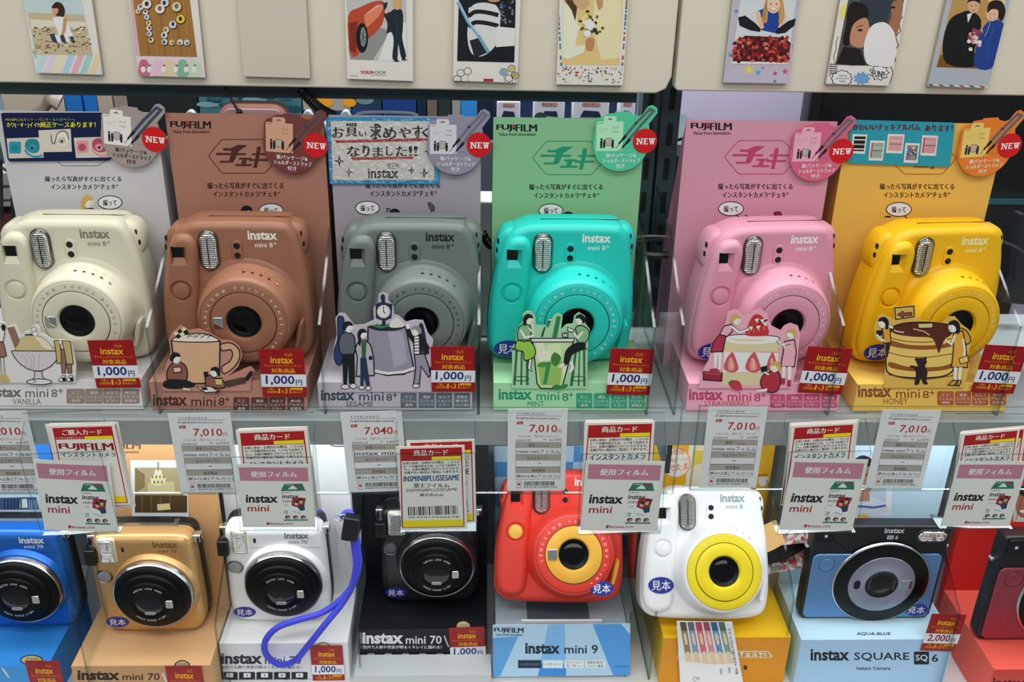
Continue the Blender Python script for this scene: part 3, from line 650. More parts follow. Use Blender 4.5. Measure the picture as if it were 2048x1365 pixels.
def d_kid(s):
    def burst(c, x, y, r, n=9, k=.7): s.poly(c, [(x+(r if q % 2 == 0 else r*k)*math.cos(q*math.pi/n), y+(r if q % 2 == 0 else r*k)*.8*math.sin(q*math.pi/n)) for q in range(2*n)])
    burst('#2A2E34', 1050, 430, 62, 12, .85); burst('#2A2E34', 1255, 398, 58, 9, .75); s.L = 2; burst('#E6E4DE', 1050, 430, 56, 12, .85); burst('#E6E4DE', 1255, 398, 51, 9, .75); burst('#6C9CC6', 1160, 430, 50); s.L = 3
    s.text('THIS IS', '#202226', 1030, 420, 1078, 409); s.text('MY FAVORITE', '#202226', 1015, 436, 1090, 425); s.text('THING', '#202226', 1035, 451, 1072, 441); s.text('FUN!!', '#202226', 1218, 420, 1285, 382, .03, .15)
    s.L = 2; s.line('#22252A', 4, [(1310, 465), (1330, 400), (1318, 360), (1345, 330), (1335, 280), (1360, 250), (1345, 200), (1372, 170), (1362, 120), (1385, 90)]); s.line('#22252A', 3, [(1015, 350), (1005, 310), (1020, 270), (1018, 230), (1032, 200)])
    for y in (40, 75): s.poly('#E3D56A', [(1045, y), (1075, y-30), (1070, y+14), (1040, y+34)])
    for i in range(26): s.ell('#25282C', 985+(i % 5)*9, 352+(i//5)*12, 4, 4, 6)
    s.L = 3; win(s, '#4C4F50', (1015, 355), (1310, 362), (1085, 0), (1390, 0)); s.L = 4
    s.poly('#2F3A40', [(1150, 0), (1330, 0), (1300, 120), (1200, 160), (1160, 60)]); s.poly('#5E1F22', [(1022, 350), (1050, 290), (1110, 300), (1100, 355)])
    s.L = 5; s.poly('#1E1614', catmull([(1080, 60), (1110, 10), (1180, 30), (1195, 90), (1140, 150), (1110, 210), (1085, 250), (1055, 230), (1075, 130)], 4)); s.poly('#B98466', catmull([(1105, 150), (1140, 110), (1185, 100), (1203, 165), (1188, 230), (1150, 262), (1095, 235)], 4)); s.poly('#1B1718', [(1020, 345), (1060, 255), (1150, 268), (1180, 357), (1100, 358)])
    s.L = 6; s.ell('#1A1210', 1150, 165, 15, 6, 12); s.line('#4A2A20', 4, [(1130, 148), (1165, 138)]); s.poly('#9E6B50', catmull([(1322, 20), (1380, 0), (1378, 80), (1350, 190), (1318, 180), (1308, 130), (1322, 90)], 3)); s.ell('#1F1614', 1330, 40, 14, 7, 10)
    s.L = 7; s.poly('#DEDADB', catmull([(1205, 150), (1270, 120), (1320, 150), (1345, 220), (1330, 355), (1250, 362), (1185, 345), (1170, 250)], 4))
def d_couple(s):
    for i, c in enumerate(('#2A3C68', '#D7D6D2', '#A8323A', '#D7D6D2')*3): s.poly(c, [(1522+i*28, 460+i), (1540+i*28, 461+i), (1560+i*28, 474+i), (1542+i*28, 473+i)])
    s.L = 2; win(s, '#B58C52', (1568, 367), (1865, 378), (1655, 0), (1945, 0)); s.L = 3
    s.poly('#7A4E24', [(1568, 367), (1860, 377), (1870, 330), (1590, 300)]); s.poly('#E0C48C', [(1850, 0), (1945, 0), (1930, 100), (1880, 60)])
    s.L = 4; s.poly('#141517', catmull([(1640, 110), (1700, 70), (1760, 60), (1812, 110), (1800, 200), (1775, 280), (1770, 365), (1620, 345), (1605, 220)], 3)); s.poly('#1F3E86', catmull([(1830, 140), (1880, 110), (1935, 130), (1915, 260), (1868, 375), (1775, 360), (1790, 240)], 3))
    s.L = 5; s.ell('#CFA283', 1770, 32, 33, 40, 18); s.ell('#D9B094', 1872, 78, 34, 38, 18); s.poly('#E2E2E0', [(1735, 78), (1765, 70), (1740, 125)])
    s.L = 6; s.poly('#1D1410', catmull([(1735, 15), (1760, -20), (1800, -12), (1806, 18), (1780, 5), (1750, 8)], 3)); s.poly('#241710', catmull([(1845, 70), (1860, 10), (1920, 5), (1945, 55), (1930, 110), (1908, 100), (1905, 55), (1870, 50)], 4))
    s.L = 7
    for x, y in ((1760, 32), (1782, 30), (1862, 76), (1884, 78)): s.ell('#241712', x, y, 3.2, 2.4, 8)
    s.line('#8E4A42', 2.5, [(1764, 54), (1772, 57), (1780, 54)]); s.poly('#EDE6E2', [(1862, 96), (1884, 97), (1873, 104)]); s.line('#8E4A42', 2, [(1860, 95), (1873, 105), (1886, 96)]); s.line('#2A2C30', 3, [(1720, 110), (1706, 200), (1712, 300)]); s.line('#2E56A6', 5, [(1880, 150), (1850, 230), (1845, 330)]); s.poly('#CFA283', [(1742, 200), (1768, 190), (1775, 215), (1750, 225)]); s.line('#C9CCD0', 2, [(1862, 118), (1850, 160), (1830, 200)])
    for i in range(26): s.ell(rnd.choice(('#D9B9B9', '#C99AA0', '#8E3A4C', '#E8E0DA')), rnd.gauss(1782, 20), rnd.gauss(205, 36), 11, 11, 9)
C_ = print_card
C_('A1', (205, 414), (583, 425), 'instant photo sample of a woman in white on a beach, pastel striped border', d_beach)
C_('A1', (788, 432), (1168, 442), 'instant photo sample of small round things on a wooden floor', d_wood)
C_('A1', (1385, 434), (1765, 445), 'blank off-white card left of the orange car sample', None, white='#C9C0B0')
C_('A2', (155, 448), (530, 461), 'instant photo sample of a child beside an orange car', d_car)
C_('A2', (757, 459), (1122, 471), 'instant photo sample of an arm in a striped shirt, flower border', d_stripe)
C_('A2', (1343, 480), (1722, 486), 'instant photo sample of a golden bridal bouquet, small floral border', d_wed)
C_('A3', (400, 452), (755, 458), 'instant photo sample of a woman with black gloves and strawberry cake', d_cake, white='#B7B0BE')
C_('A3', (963, 459), (1315, 470), 'instant photo sample of a child with candyfloss, comic border', d_kid)
C_('A3', (1520, 471), (1850, 484), 'instant photo sample of a couple with flowers, grey border', d_couple, white='#A9B0B8')
# ------------------------------------------------------------------ upper row: packages (board + base + cut-out) with a camera on each
def hexa(s, col, w, pts): s.line(col, w, catmull_round(pts, 14), True)
def catmull_round(p, r):
    o = []; N = len(p)
    for i in range(N):
        a, b, c = Vector(p[i-1]), Vector(p[i]), Vector(p[(i+1) % N]); u = (a-b).normalized()*r; v = (c-b).normalized()*r
        for t in (0, .25, .5, .75, 1): q = (b+u)*(1-t)**2+b*(2*t*(1-t))+(b+v)*t*t; o.append((q.x, q.y))
    return o
def cheki(s, col, x0, y0, x1, y1):
    """slanted block lettering of the round-cornered badge"""
    X = lambda a: x0+a*(x1-x0); Y = lambda b: y0+b*(y1-y0); P = lambda *q: s.poly(col, [(X(a), Y(b)) for a, b in q])
    P((.152, .18), (.276, .18), (.393, .05), (.56, .055), (.40, .31), (.393, .37), (.531, .37), (.527, .45), (.378, .45), (.356, .60), (.312, .74), (.093, .75), (.10, .67), (.247, .67), (.276, .45), (.035, .45), (.042, .36), (.283, .37), (.29, .28), (.152, .27))
    P((.42, .55), (.62, .55), (.615, .63), (.545, .63), (.53, .80), (.63, .80), (.62, .88), (.35, .88), (.36, .80), (.455, .80), (.47, .63), (.415, .63))
    P((.64, .38), (.70, .38), (.715, .12), (.78, .12), (.765, .38), (.94, .38), (.93, .45), (.755, .45), (.745, .60), (.90, .60), (.89, .68), (.735, .68), (.71, .95), (.65, .95), (.675, .68), (.58, .68), (.59, .60), (.685, .60), (.695, .45), (.63, .45))
def fujifilm(s, c, x0, y0, x1, y1, tag_=True, red='#B01E24', col='#141414'):
    s.text('FUJI', col, x0, y1, x0+(x1-x0)*.445, y0, .012, bold=2); s.text('FILM', col, x0+(x1-x0)*.475, y1, x1, y0, .0, bold=2)
    s.L += 1; s.poly(red, [(x0+(x1-x0)*.395, y0), (x0+(x1-x0)*.455, y0), (x0+(x1-x0)*.455, y0+(y1-y0)*.45), (x0+(x1-x0)*.395, y0+(y1-y0)*.45)])
    if tag_: s.text('Value from Innovation', col, x0+(x1-x0)*.05, y1+(y1-y0)*.62, x0+(x1-x0)*.97, y1+(y1-y0)*.16, .012)
UNITS = [
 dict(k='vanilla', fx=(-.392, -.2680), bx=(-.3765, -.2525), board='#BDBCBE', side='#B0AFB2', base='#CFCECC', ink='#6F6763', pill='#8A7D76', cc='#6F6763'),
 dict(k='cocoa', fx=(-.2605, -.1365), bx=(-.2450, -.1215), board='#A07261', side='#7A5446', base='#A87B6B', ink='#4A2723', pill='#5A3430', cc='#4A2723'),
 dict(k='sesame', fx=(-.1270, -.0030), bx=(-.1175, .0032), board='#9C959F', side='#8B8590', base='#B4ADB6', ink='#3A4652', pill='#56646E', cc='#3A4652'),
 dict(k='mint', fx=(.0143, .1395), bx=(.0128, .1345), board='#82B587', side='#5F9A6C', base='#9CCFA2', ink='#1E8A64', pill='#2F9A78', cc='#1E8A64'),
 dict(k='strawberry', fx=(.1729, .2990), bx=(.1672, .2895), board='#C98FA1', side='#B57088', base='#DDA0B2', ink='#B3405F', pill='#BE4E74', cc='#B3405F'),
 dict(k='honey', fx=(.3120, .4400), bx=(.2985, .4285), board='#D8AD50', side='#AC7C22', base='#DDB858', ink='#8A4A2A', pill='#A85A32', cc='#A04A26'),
]
PKG_LABEL = {'vanilla': 'white vanilla camera package with ice cream cut-out on the upper shelf', 'cocoa': 'brown cocoa camera package with mug cut-out on the upper shelf',
 'sesame': 'grey lilac sesame camera package with clock and pot cut-out', 'mint': 'green mint camera package with iced drink cut-out on the upper shelf',
 'strawberry': 'pink strawberry camera package with cake cut-out on the upper shelf', 'honey': 'yellow honey camera package with pancake cut-out on the upper shelf'}
BT = {  # board prints: crop, fuji, hexagon, line1, line2, bubble
 'vanilla': ('A1', None, [(290, 872), (352, 944), (560, 944), (612, 905), (640, 880), (560, 800), (352, 800)], (255, 1003, 690, 1033), (290, 1048, 672, 1078), (626, 1152)),
 'cocoa': ('A1', (970, 690, 1198, 732), [(1185, 887), (1262, 793), (1510, 793), (1592, 887), (1510, 985), (1262, 985)], (1180, 1038, 1612, 1074), (1213, 1088, 1592, 1120), (1542, 1197)),
 'sesame': ('A2', None, None, (258, 1040, 683, 1072), (285, 1085, 663, 1118), (270, 1183)),
 'mint': ('A2', (1005, 708, 1233, 748), [(1207, 898), (1288, 803), (1540, 803), (1630, 898), (1545, 994), (1288, 994)], (1190, 1047, 1608, 1080), (1217, 1097, 1587, 1127), (1313, 1198)),
 'strawberry': ('A3', (225, 673, 446, 713), [(407, 860), (485, 770), (730, 770), (812, 860), (730, 954), (485, 954)], (373, 1005, 780, 1038), (397, 1052, 758, 1083), (443, 1143)),
 'honey': ('A3', None, [(1300, 868), (1395, 955), (1600, 955), (1677, 868), (1600, 780), (1395, 780)], (1258, 1005, 1665, 1038), (1280, 1052, 1642, 1083), (1362, 1147)),
}
BASE_T = {  # crop, instax, mini, 8, plus, flavour, pills x, pill y
 'vanilla': ('A4', (-82, 1113, 128, 1172), (150, 1122, 287, 1172), (305, 1124, 340, 1172), (343, 1120, 375, 1148), (75, 1180, 243, 1215), [(395, 503), (505, 610), (612, 717), (722, 828)], (1122, 1210)),
 'cocoa': ('A4', (907, 1155, 1110, 1222), (1135, 1170, 1280, 1223), (1297, 1174, 1333, 1222), (1336, 1170, 1362, 1200), (1070, 1238, 1212, 1264), [(1385, 1480), (1490, 1592), (1597, 1693), (1706, 1805)], (1172, 1255)),
 'sesame': ('B1', (5, 1128, 206, 1192), (232, 1142, 378, 1192), (393, 1152, 428, 1194), (431, 1145, 458, 1174), (153, 1198, 315, 1227), [(478, 574), (584, 680), (688, 785), (795, 890)], (1147, 1235)),
 'mint': ('B1', (1060, 1123, 1257, 1187), (1285, 1140, 1420, 1190), (1437, 1148, 1475, 1194), (1477, 1143, 1503, 1172), (1232, 1196, 1330, 1228), [(1520, 1616), (1625, 1718), (1726, 1822), (1832, 1926)], (1147, 1238)),
 'strawberry': ('B2', (213, 1037, 400, 1098), (425, 1055, 555, 1101), (570, 1062, 605, 1105), (608, 1058, 635, 1084), (297, 1102, 548, 1128), [(657, 740), (745, 836), (841, 932), (938, 1024)], (1065, 1140)),
 'honey': ('B2', (1138, 1017, 1322, 1082), (1347, 1037, 1478, 1085), (1493, 1046, 1528, 1087), (1531, 1044, 1558, 1070), (1278, 1087, 1412, 1120), [(1572, 1664), (1669, 1758), (1763, 1853), (1860, 1950)], (1048, 1126)),
}
PILLS = [('ミニ', 'フィルム', '使用'), ('濃淡', 'コントロール', '(ハイキーモード)'), ('セルフ', 'ショット', 'ミラー'), ('単3形', 'アルカリ', '乾電池')]
PILLS_SES = PILLS[:3]+[('乾電池', '単3形', 'アルカリ電池')]
# ---- flat drawing helpers for the printed cut-outs
K = '#171A20'
def O(s, fill, pts, w=4, sm=0): s.out(K, w, fill, pts, sm); s.L -= 1
def head(s, x, y, r, hair, dirn=1, skin='#E6DDD3', long=False):
    s.ell(skin, x+dirn*r*.22, y+r*.18, r*.82, r*.95, 18); s.L += 1
    s.poly(hair, catmull([(x-dirn*r*1.0, y+r*(1.2 if long else .55)), (x-dirn*r*1.05, y-r*.3), (x-dirn*r*.3, y-r*1.1), (x+dirn*r*.75, y-r*.85), (x+dirn*r*.95, y-r*.2), (x+dirn*r*.2, y-r*.25), (x-dirn*r*.35, y+r*.3), (x-dirn*r*.45, y+r*(1.3 if long else .7))], 4))
    s.line(K, max(1.6, r*.1), [(x+dirn*r*.55, y+r*.15), (x+dirn*r*.62, y+r*.2)]); s.line(K, max(1.4, r*.08), [(x+dirn*r*.45, y+r*.65), (x+dirn*r*.75, y+r*.62)]); s.L -= 1
def ill_vanilla(s):
    s.base([(-30, 30), (0, 22), (60, 32), (85, 78), (180, 56), (212, 100), (250, 183), (290, 146), (368, 122), (382, 78), (430, 60), (478, 98), (495, 160), (560, 195), (640, 240), (700, 236), (862, 252), (918, 540), (908, 760), (-60, 760)], .0008, '#D3D1CC', '#B9B6B0')
    s.L = 1; s.poly('#8A6656', [(84, 96), (172, 82), (236, 240), (212, 372), (188, 366)]); s.L = 2
    O(s, '#C4B382', catmull([(212, 372), (216, 300), (255, 225), (345, 185), (440, 190), (530, 220), (610, 300), (655, 374)], 5), 2); s.L = 4; s.poly('#D9D2BD', catmull([(430, 200), (520, 225), (590, 285), (630, 350), (590, 355), (520, 330), (480, 270), (440, 240)], 4))
    s.L = 5; s.poly('#16303C', [(296, 172), (380, 168), (418, 180), (410, 190), (300, 182)]); s.L = 5; s.ell('#E3E1DC', 430, 170, 34, 24, 20); s.ell('#E3E1DC', 410, 116, 30, 30, 20); s.L = 6; s.ring(K, 5, 410, 116, 30, 30, 24); s.line(K, 4, [(380, 150), (400, 185)]); s.line(K, 4, [(450, 140), (468, 152)]); s.line(K, 4, [(455, 160), (455, 190)]); s.ell('#9A5A40', 402, 122, 6, 4, 8)
    s.L = 5; O(s, '#C9C1C4', [(142, 372), (700, 376), (698, 440), (672, 500), (620, 555), (556, 590), (500, 612), (424, 614), (340, 590), (262, 545), (200, 480), (162, 425)], 7, 0)
    s.L = 7
    for x0, x1 in ((330, 380), (392, 412), (270, 320), (480, 470)): s.line('#ABA5B0', 7, [(x0, 410), (x1, 470), (x1-6, 580)])
    s.L = 8; O(s, '#C7C7CC', [(420, 616), (506, 616), (512, 680), (548, 712), (398, 712), (420, 680)], 6); s.L = 10; O(s, '#D2D2D4', ell(476, 742, 150, 34, 30), 7); s.line('#2F5A86', 9, [(400, 715), (440, 735), (400, 755)])
    s.L = 6; O(s, '#8E6A58', [(722, 350), (795, 350), (800, 480), (790, 640), (750, 640), (735, 500)], 5); O(s, '#8E6A58', [(795, 500), (862, 500), (868, 640), (820, 640)], 5)
    s.L = 8; O(s, '#B8A66C', [(655, 245), (718, 243), (742, 420), (742, 522), (690, 522), (676, 380)], 6); O(s, '#B8A66C', [(748, 246), (850, 250), (872, 420), (886, 530), (806, 530), (782, 380)], 6); s.L = 10; s.poly('#E4E2DE', [(716, 246), (748, 246), (740, 300), (722, 280)])
    for x in (760, 852): s.L = 9; O(s, '#D8D8D4', [(x-50, 722), (x-6, 668), (x+28, 668), (x+34, 735), (x-40, 740)], 5); s.L = 11; s.poly(K, [(x-12, 690), (x+26, 690), (x+30, 735), (x+4, 738)])
    s.L = 8; O(s, '#8E6A58', [(-30, 260), (40, 258), (82, 430), (40, 446), (-30, 440)], 6); O(s, '#DAD7D1', [(-30, 70), (30, 90), (62, 150), (40, 262), (-30, 262)], 5); s.L = 10; s.poly(K, [(22, 60), (48, 48), (72, 68), (66, 125), (26, 120)]); s.line(K, 6, [(46, 446), (62, 650)]); s.line(K, 6, [(8, 446), (22, 650)]); s.poly('#B8A66C', [(30, 655), (68, 655), (124, 730), (118, 746), (52, 742)]); s.poly('#B8A66C', [(-10, 660), (24, 660), (66, 745), (60, 754), (-20, 744)])
def ill_cocoa(s):
    s.base([(962, 1118), (958, 1085), (988, 1055), (980, 985), (1004, 935), (1012, 900), (1003, 830), (1020, 790), (1070, 744), (1122, 776), (1180, 765), (1262, 800), (1312, 832), (1372, 836), (1420, 870), (1437, 922), (1415, 990), (1352, 1048), (1450, 1002), (1488, 988), (1512, 1014), (1490, 1046), (1488, 1135), (965, 1135)], .0008, '#B58070', '#8E5E4E')
    s.L = 1; O(s, '#C99E7C', catmull([(1310, 858), (1370, 850), (1415, 885), (1422, 935), (1392, 990), (1330, 1032), (1318, 990), (1362, 960), (1380, 920), (1368, 890), (1318, 895)], 4), 5)
    s.L = 3; O(s, '#CBA27E', [(1018, 835), (1306, 838), (1304, 960), (1300, 1088), (1160, 1090), (1052, 1084), (1030, 950)], 6); s.L = 5; O(s, '#DDD5C8', catmull([(1018, 833), (1060, 810), (1130, 795), (1220, 795), (1300, 830), (1250, 842), (1100, 842)], 4), 4)
    s.L = 7
    for i in range(18): x = 1110+i*8; s.line('#2A2326', 3, [(x, 820-(i % 5)*5), (x+12, 792+(i % 4)*6)])
    for i in range(3):
        for j in range(2): s.poly('#1D1B1E' if (i+j) % 2 else '#D7CD9A', [(1030+i*22+j*12, 790-i*12+j*16), (1052+i*22+j*12, 776-i*12+j*16), (1066+i*22+j*12, 794-i*12+j*16), (1044+i*22+j*12, 808-i*12+j*16)])
    s.L = 8; O(s, '#855447', catmull([(1000, 1000), (1030, 965), (1070, 962), (1105, 990), (1112, 1050), (1090, 1075), (1010, 1072), (990, 1045)], 4), 5); s.L = 10; s.poly(K, catmull([(965, 1095), (1000, 1065), (1090, 1066), (1150, 1085), (1155, 1105), (1090, 1118), (1000, 1118)], 4)); s.poly('#D7C0A8', [(1085, 1112), (1130, 1118), (1128, 1130), (1090, 1126)]); O(s, '#D9B99A', [(1028, 992), (1075, 990), (1078, 1020), (1032, 1024)], 4); s.L = 11; head(s, 1042, 936, 30, K, 1)
    s.L = 9; O(s, '#855447', catmull([(1222, 1050), (1260, 1040), (1310, 1060), (1340, 1100), (1310, 1118), (1260, 1112), (1235, 1128), (1222, 1095)], 4), 5); s.poly('#4A3832', [(1335, 1075), (1450, 1050), (1462, 1085), (1350, 1112)]); s.L = 11; s.poly(K, [(1450, 1062), (1480, 1020), (1500, 1010), (1498, 1035), (1470, 1075)]); s.poly('#C7B46E', [(1278, 1048), (1318, 1048), (1318, 1095), (1282, 1092)]); s.line(K, 10, [(1255, 1046), (1290, 1058), (1318, 1056)]); s.poly(K, [(1210, 1018), (1236, 1018), (1238, 1050), (1212, 1050)]); s.L = 12; head(s, 1278, 1018, 27, K, -1)
    s.L = 10; O(s, '#DAD2C8', [(1170, 1108), (1250, 1105), (1300, 1135), (1220, 1142)], 4); s.poly(K, [(1190, 1112), (1225, 1110), (1238, 1125), (1206, 1128)]); s.poly('#4A3832', [(1270, 1138), (1300, 1128), (1310, 1138), (1285, 1150)])
def ill_sesame(s):
    s.base([(130, 1140), (128, 985), (78, 965), (82, 870), (100, 800), (92, 700), (115, 672), (150, 675), (205, 745), (262, 740), (320, 712), (318, 640), (348, 610), (348, 560), (375, 548), (405, 565), (405, 600), (436, 630), (440, 680), (470, 690), (510, 725), (560, 712), (612, 715), (640, 790), (672, 830), (660, 930), (672, 1140)], .0008, '#B9B2BC', '#8E8894')
    s.L = 1; O(s, '#8E8A99', [(285, 755), (510, 755), (530, 870), (556, 1000), (500, 1035), (400, 1040), (320, 1010), (282, 960)], 6); s.L = 3; s.poly('#23242E', catmull([(285, 752), (330, 742), (450, 742), (510, 752), (450, 775), (340, 775)], 4)); s.line('#D8D6D6', 16, [(312, 1012), (400, 1030), (500, 1020), (566, 996)]); s.line(K, 4, [(312, 1024), (400, 1044), (500, 1034), (566, 1010)])
    s.poly('#A29EAC', [(400, 780), (490, 780), (520, 960), (440, 1000)]); s.L = 5; s.poly('#D5D1CC', catmull([(412, 740), (430, 710), (462, 700), (500, 745), (470, 757), (420, 757)], 3)); s.poly('#2F7A48', [(305, 745), (345, 735), (370, 750), (415, 732), (408, 752), (360, 764)])
    s.L = 6; s.poly('#1F2A44', [(366, 560), (380, 560), (388, 610), (430, 618), (424, 700), (388, 715), (392, 745), (366, 745), (370, 715), (332, 700), (330, 618), (364, 605)]); s.ell('#1F2A44', 373, 578, 14, 20, 12); s.L = 7; s.ell('#D9D7D0', 378, 662, 39, 39, 30); s.L = 8; s.line(K, 5, [(378, 632), (378, 664), (388, 672)])
    for i in range(12): a = i*math.pi/6; s.line(K, 3, [(378+30*math.cos(a), 662+30*math.sin(a)), (378+36*math.cos(a), 662+36*math.sin(a))])
    s.L = 4; O(s, '#2A3A66', catmull([(104, 705), (125, 690), (142, 710), (140, 800), (130, 970), (90, 962), (86, 890), (106, 820)], 4), 4); s.L = 6; O(s, '#59606C', catmull([(125, 800), (160, 785), (200, 805), (208, 860), (200, 912), (130, 915), (112, 860)], 4), 5); s.L = 8; s.poly(K, [(130, 915), (205, 910), (208, 1090), (172, 1090), (168, 970), (160, 1095), (140, 1095)]); s.ell('#D5D1CC', 150, 1108, 24, 14, 14); s.ell('#D5D1CC', 198, 1104, 20, 16, 14); s.ring(K, 4, 150, 1108, 24, 14, 14); s.ring(K, 4, 198, 1104, 20, 16, 14); s.L = 9; head(s, 166, 752, 30, K, 1)
    s.L = 8; O(s, '#B0AAB0', [(225, 845), (270, 830), (300, 860), (318, 930), (322, 1040), (216, 1046), (222, 930), (210, 880)], 5); s.L = 10; s.poly('#2F5C3C', [(246, 842), (276, 838), (272, 935), (248, 935)]); s.poly('#25304C', [(240, 935), (275, 935), (298, 1105), (275, 1105), (262, 1050), (258, 1108), (240, 1108)]); s.poly(K, [(225, 850), (236, 770), (262, 762), (270, 790), (246, 810), (240, 870)]); s.poly(K, [(290, 925), (312, 925), (312, 948), (290, 948)]); s.ell('#D5D1CC', 248, 1112, 18, 12, 12); s.ell('#D5D1CC', 288, 1116, 16, 14, 12); s.ring(K, 4, 248, 1112, 18, 12, 12); s.ring(K, 4, 288, 1116, 16, 14, 12); s.L = 11; head(s, 252, 792, 26, K, 1, long=True)
    s.L = 5; s.poly('#23293C', catmull([(588, 745), (612, 740), (636, 860), (648, 910), (612, 912), (596, 840)], 4)); s.L = 6; O(s, '#1B1C22', [(548, 810), (590, 800), (622, 830), (650, 880), (630, 900), (600, 860), (602, 912), (560, 915), (556, 850), (520, 800), (508, 765), (528, 760), (546, 795)], 4); s.L = 8; s.poly('#DAD7D6', [(560, 812), (586, 808), (590, 912), (562, 912)])
    for y in range(825, 912, 18): s.L = 9; s.line('#20222A', 5, [(561, y), (589, y-2)])
    s.L = 8; O(s, '#8F8C9C', [(560, 916), (620, 912), (660, 1030), (645, 1050), (600, 985), (590, 1090), (556, 1095), (568, 990)], 5); s.L = 10; s.ell('#D5D1CC', 570, 1102, 22, 12, 12); s.ring(K, 4, 570, 1102, 22, 12, 12); s.ell('#20222A', 655, 1010, 10, 20, 12); s.ell('#E6DDD3', 522, 750, 12, 16, 12); head(s, 572, 775, 28, '#8B8794', -1)
def ill_mint(s):
    s.base([(1138, 1120), (1140, 900), (1162, 850), (1165, 780), (1205, 715), (1202, 680), (1225, 660), (1255, 662), (1278, 690), (1280, 740), (1310, 750), (1335, 742), (1352, 765), (1385, 690), (1412, 672), (1440, 690), (1430, 770), (1460, 740), (1500, 735), (1508, 690), (1535, 668), (1572, 690), (1575, 735), (1602, 770), (1590, 850), (1585, 1120)], .0008, '#9CCBA0', '#6E9E76')
    s.L = 1
    for pts in ([(1160, 890), (1175, 890), (1160, 1100), (1146, 1100)], [(1222, 890), (1236, 890), (1238, 1100), (1222, 1100)], [(1192, 890), (1202, 890), (1200, 1100), (1188, 1100)], [(1512, 890), (1526, 890), (1500, 1105), (1482, 1105)], [(1560, 890), (1574, 890), (1576, 1108), (1562, 1108)], [(1536, 890), (1544, 890), (1540, 1105), (1530, 1105)]): s.poly('#2F6B46', pts)
    for x in (1196, 1532): s.line('#1E4A30', 5, ell(x, 1062, 42, 14, 20), True); s.poly('#275C3C', [(x-58, 878), (x+52, 878), (x+52, 892), (x-58, 892)])
    s.L = 3; O(s, '#B9D39A', [(1262, 838), (1502, 838), (1470, 990), (1440, 1100), (1420, 1122), (1310, 1118), (1288, 1090), (1275, 960)], 5); s.L = 5; s.poly('#D3E3BE', [(1280, 850), (1330, 848), (1345, 940), (1288, 945)]); s.poly('#C9DCAA', [(1345, 860), (1430, 850), (1435, 930), (1350, 930)]); s.poly('#D9E6C6', [(1290, 900), (1360, 890), (1375, 950), (1300, 960)]); s.poly('#8FB85E', [(1290, 965), (1440, 955), (1425, 1095), (1310, 1100)]); s.L = 6; s.poly('#3E7A34', catmull([(1370, 940), (1390, 905), (1420, 920), (1430, 945), (1402, 985), (1380, 975)], 4)); s.poly('#4E8A34', catmull([(1285, 985), (1320, 962), (1355, 970), (1330, 992)], 4)); s.poly('#2E8A52', [(1345, 965), (1372, 960), (1345, 1092), (1322, 1095)])
    O(s, '#D7DAD0', [(1250, 822), (1510, 820), (1504, 842), (1258, 842)], 4); s.poly('#DDE4CE', [(1440, 1000), (1462, 940), (1470, 960), (1448, 1060)]); s.L = 7; s.poly('#2E7A3E', catmull([(1375, 1112), (1400, 1095), (1430, 1100), (1468, 1092), (1462, 1112), (1430, 1122), (1400, 1126)], 4)); s.poly('#2F7A4A', [(1378, 815), (1405, 690), (1428, 690), (1405, 815)]); s.poly('#1F4F34', [(1310, 810), (1330, 752), (1338, 756), (1322, 812)]); O(s, '#CFE0C0', [(1438, 790), (1470, 788), (1470, 815), (1440, 816)], 4); s.ring(K, 3, 1455, 802, 9, 9, 12)
    s.L = 8; O(s, '#7FB27E', catmull([(1182, 755), (1215, 735), (1248, 750), (1250, 800), (1235, 835), (1180, 832), (1172, 790)], 4), 4); O(s, '#8FBE4A', catmull([(1178, 832), (1240, 835), (1275, 880), (1270, 930), (1215, 950), (1205, 900), (1162, 888), (1162, 850)], 4), 4); s.L = 10; s.line('#E6DDD3', 13, [(1190, 770), (1215, 815), (1272, 805)]); s.line('#E6DDD3', 12, [(1240, 760), (1268, 790), (1258, 735)]); O(s, '#E6DDD3', [(1240, 945), (1258, 940), (1250, 995), (1258, 1015), (1232, 1000)], 3); s.L = 11; head(s, 1236, 706, 28, K, 1, long=True)
    s.L = 8; O(s, '#7FB27E', catmull([(1518, 755), (1555, 745), (1592, 770), (1595, 810), (1572, 845), (1528, 840), (1522, 790)], 4), 4); s.L = 9; s.poly(K, catmull([(1512, 850), (1568, 845), (1570, 880), (1500, 915), (1480, 960), (1450, 985), (1446, 955), (1460, 890)], 4)); s.L = 10; s.line('#E6DDD3', 12, [(1560, 780), (1530, 818), (1490, 770)]); O(s, '#DDE2D6', [(1468, 755), (1508, 768), (1500, 785), (1470, 775)], 3); s.poly('#E6DDD3', [(1440, 965), (1456, 975), (1435, 995), (1405, 992)]); s.poly('#E6DDD3', [(1480, 960), (1500, 955), (1508, 1000), (1485, 1030), (1475, 1020), (1490, 995)]); s.L = 11; head(s, 1544, 708, 28, K, -1)
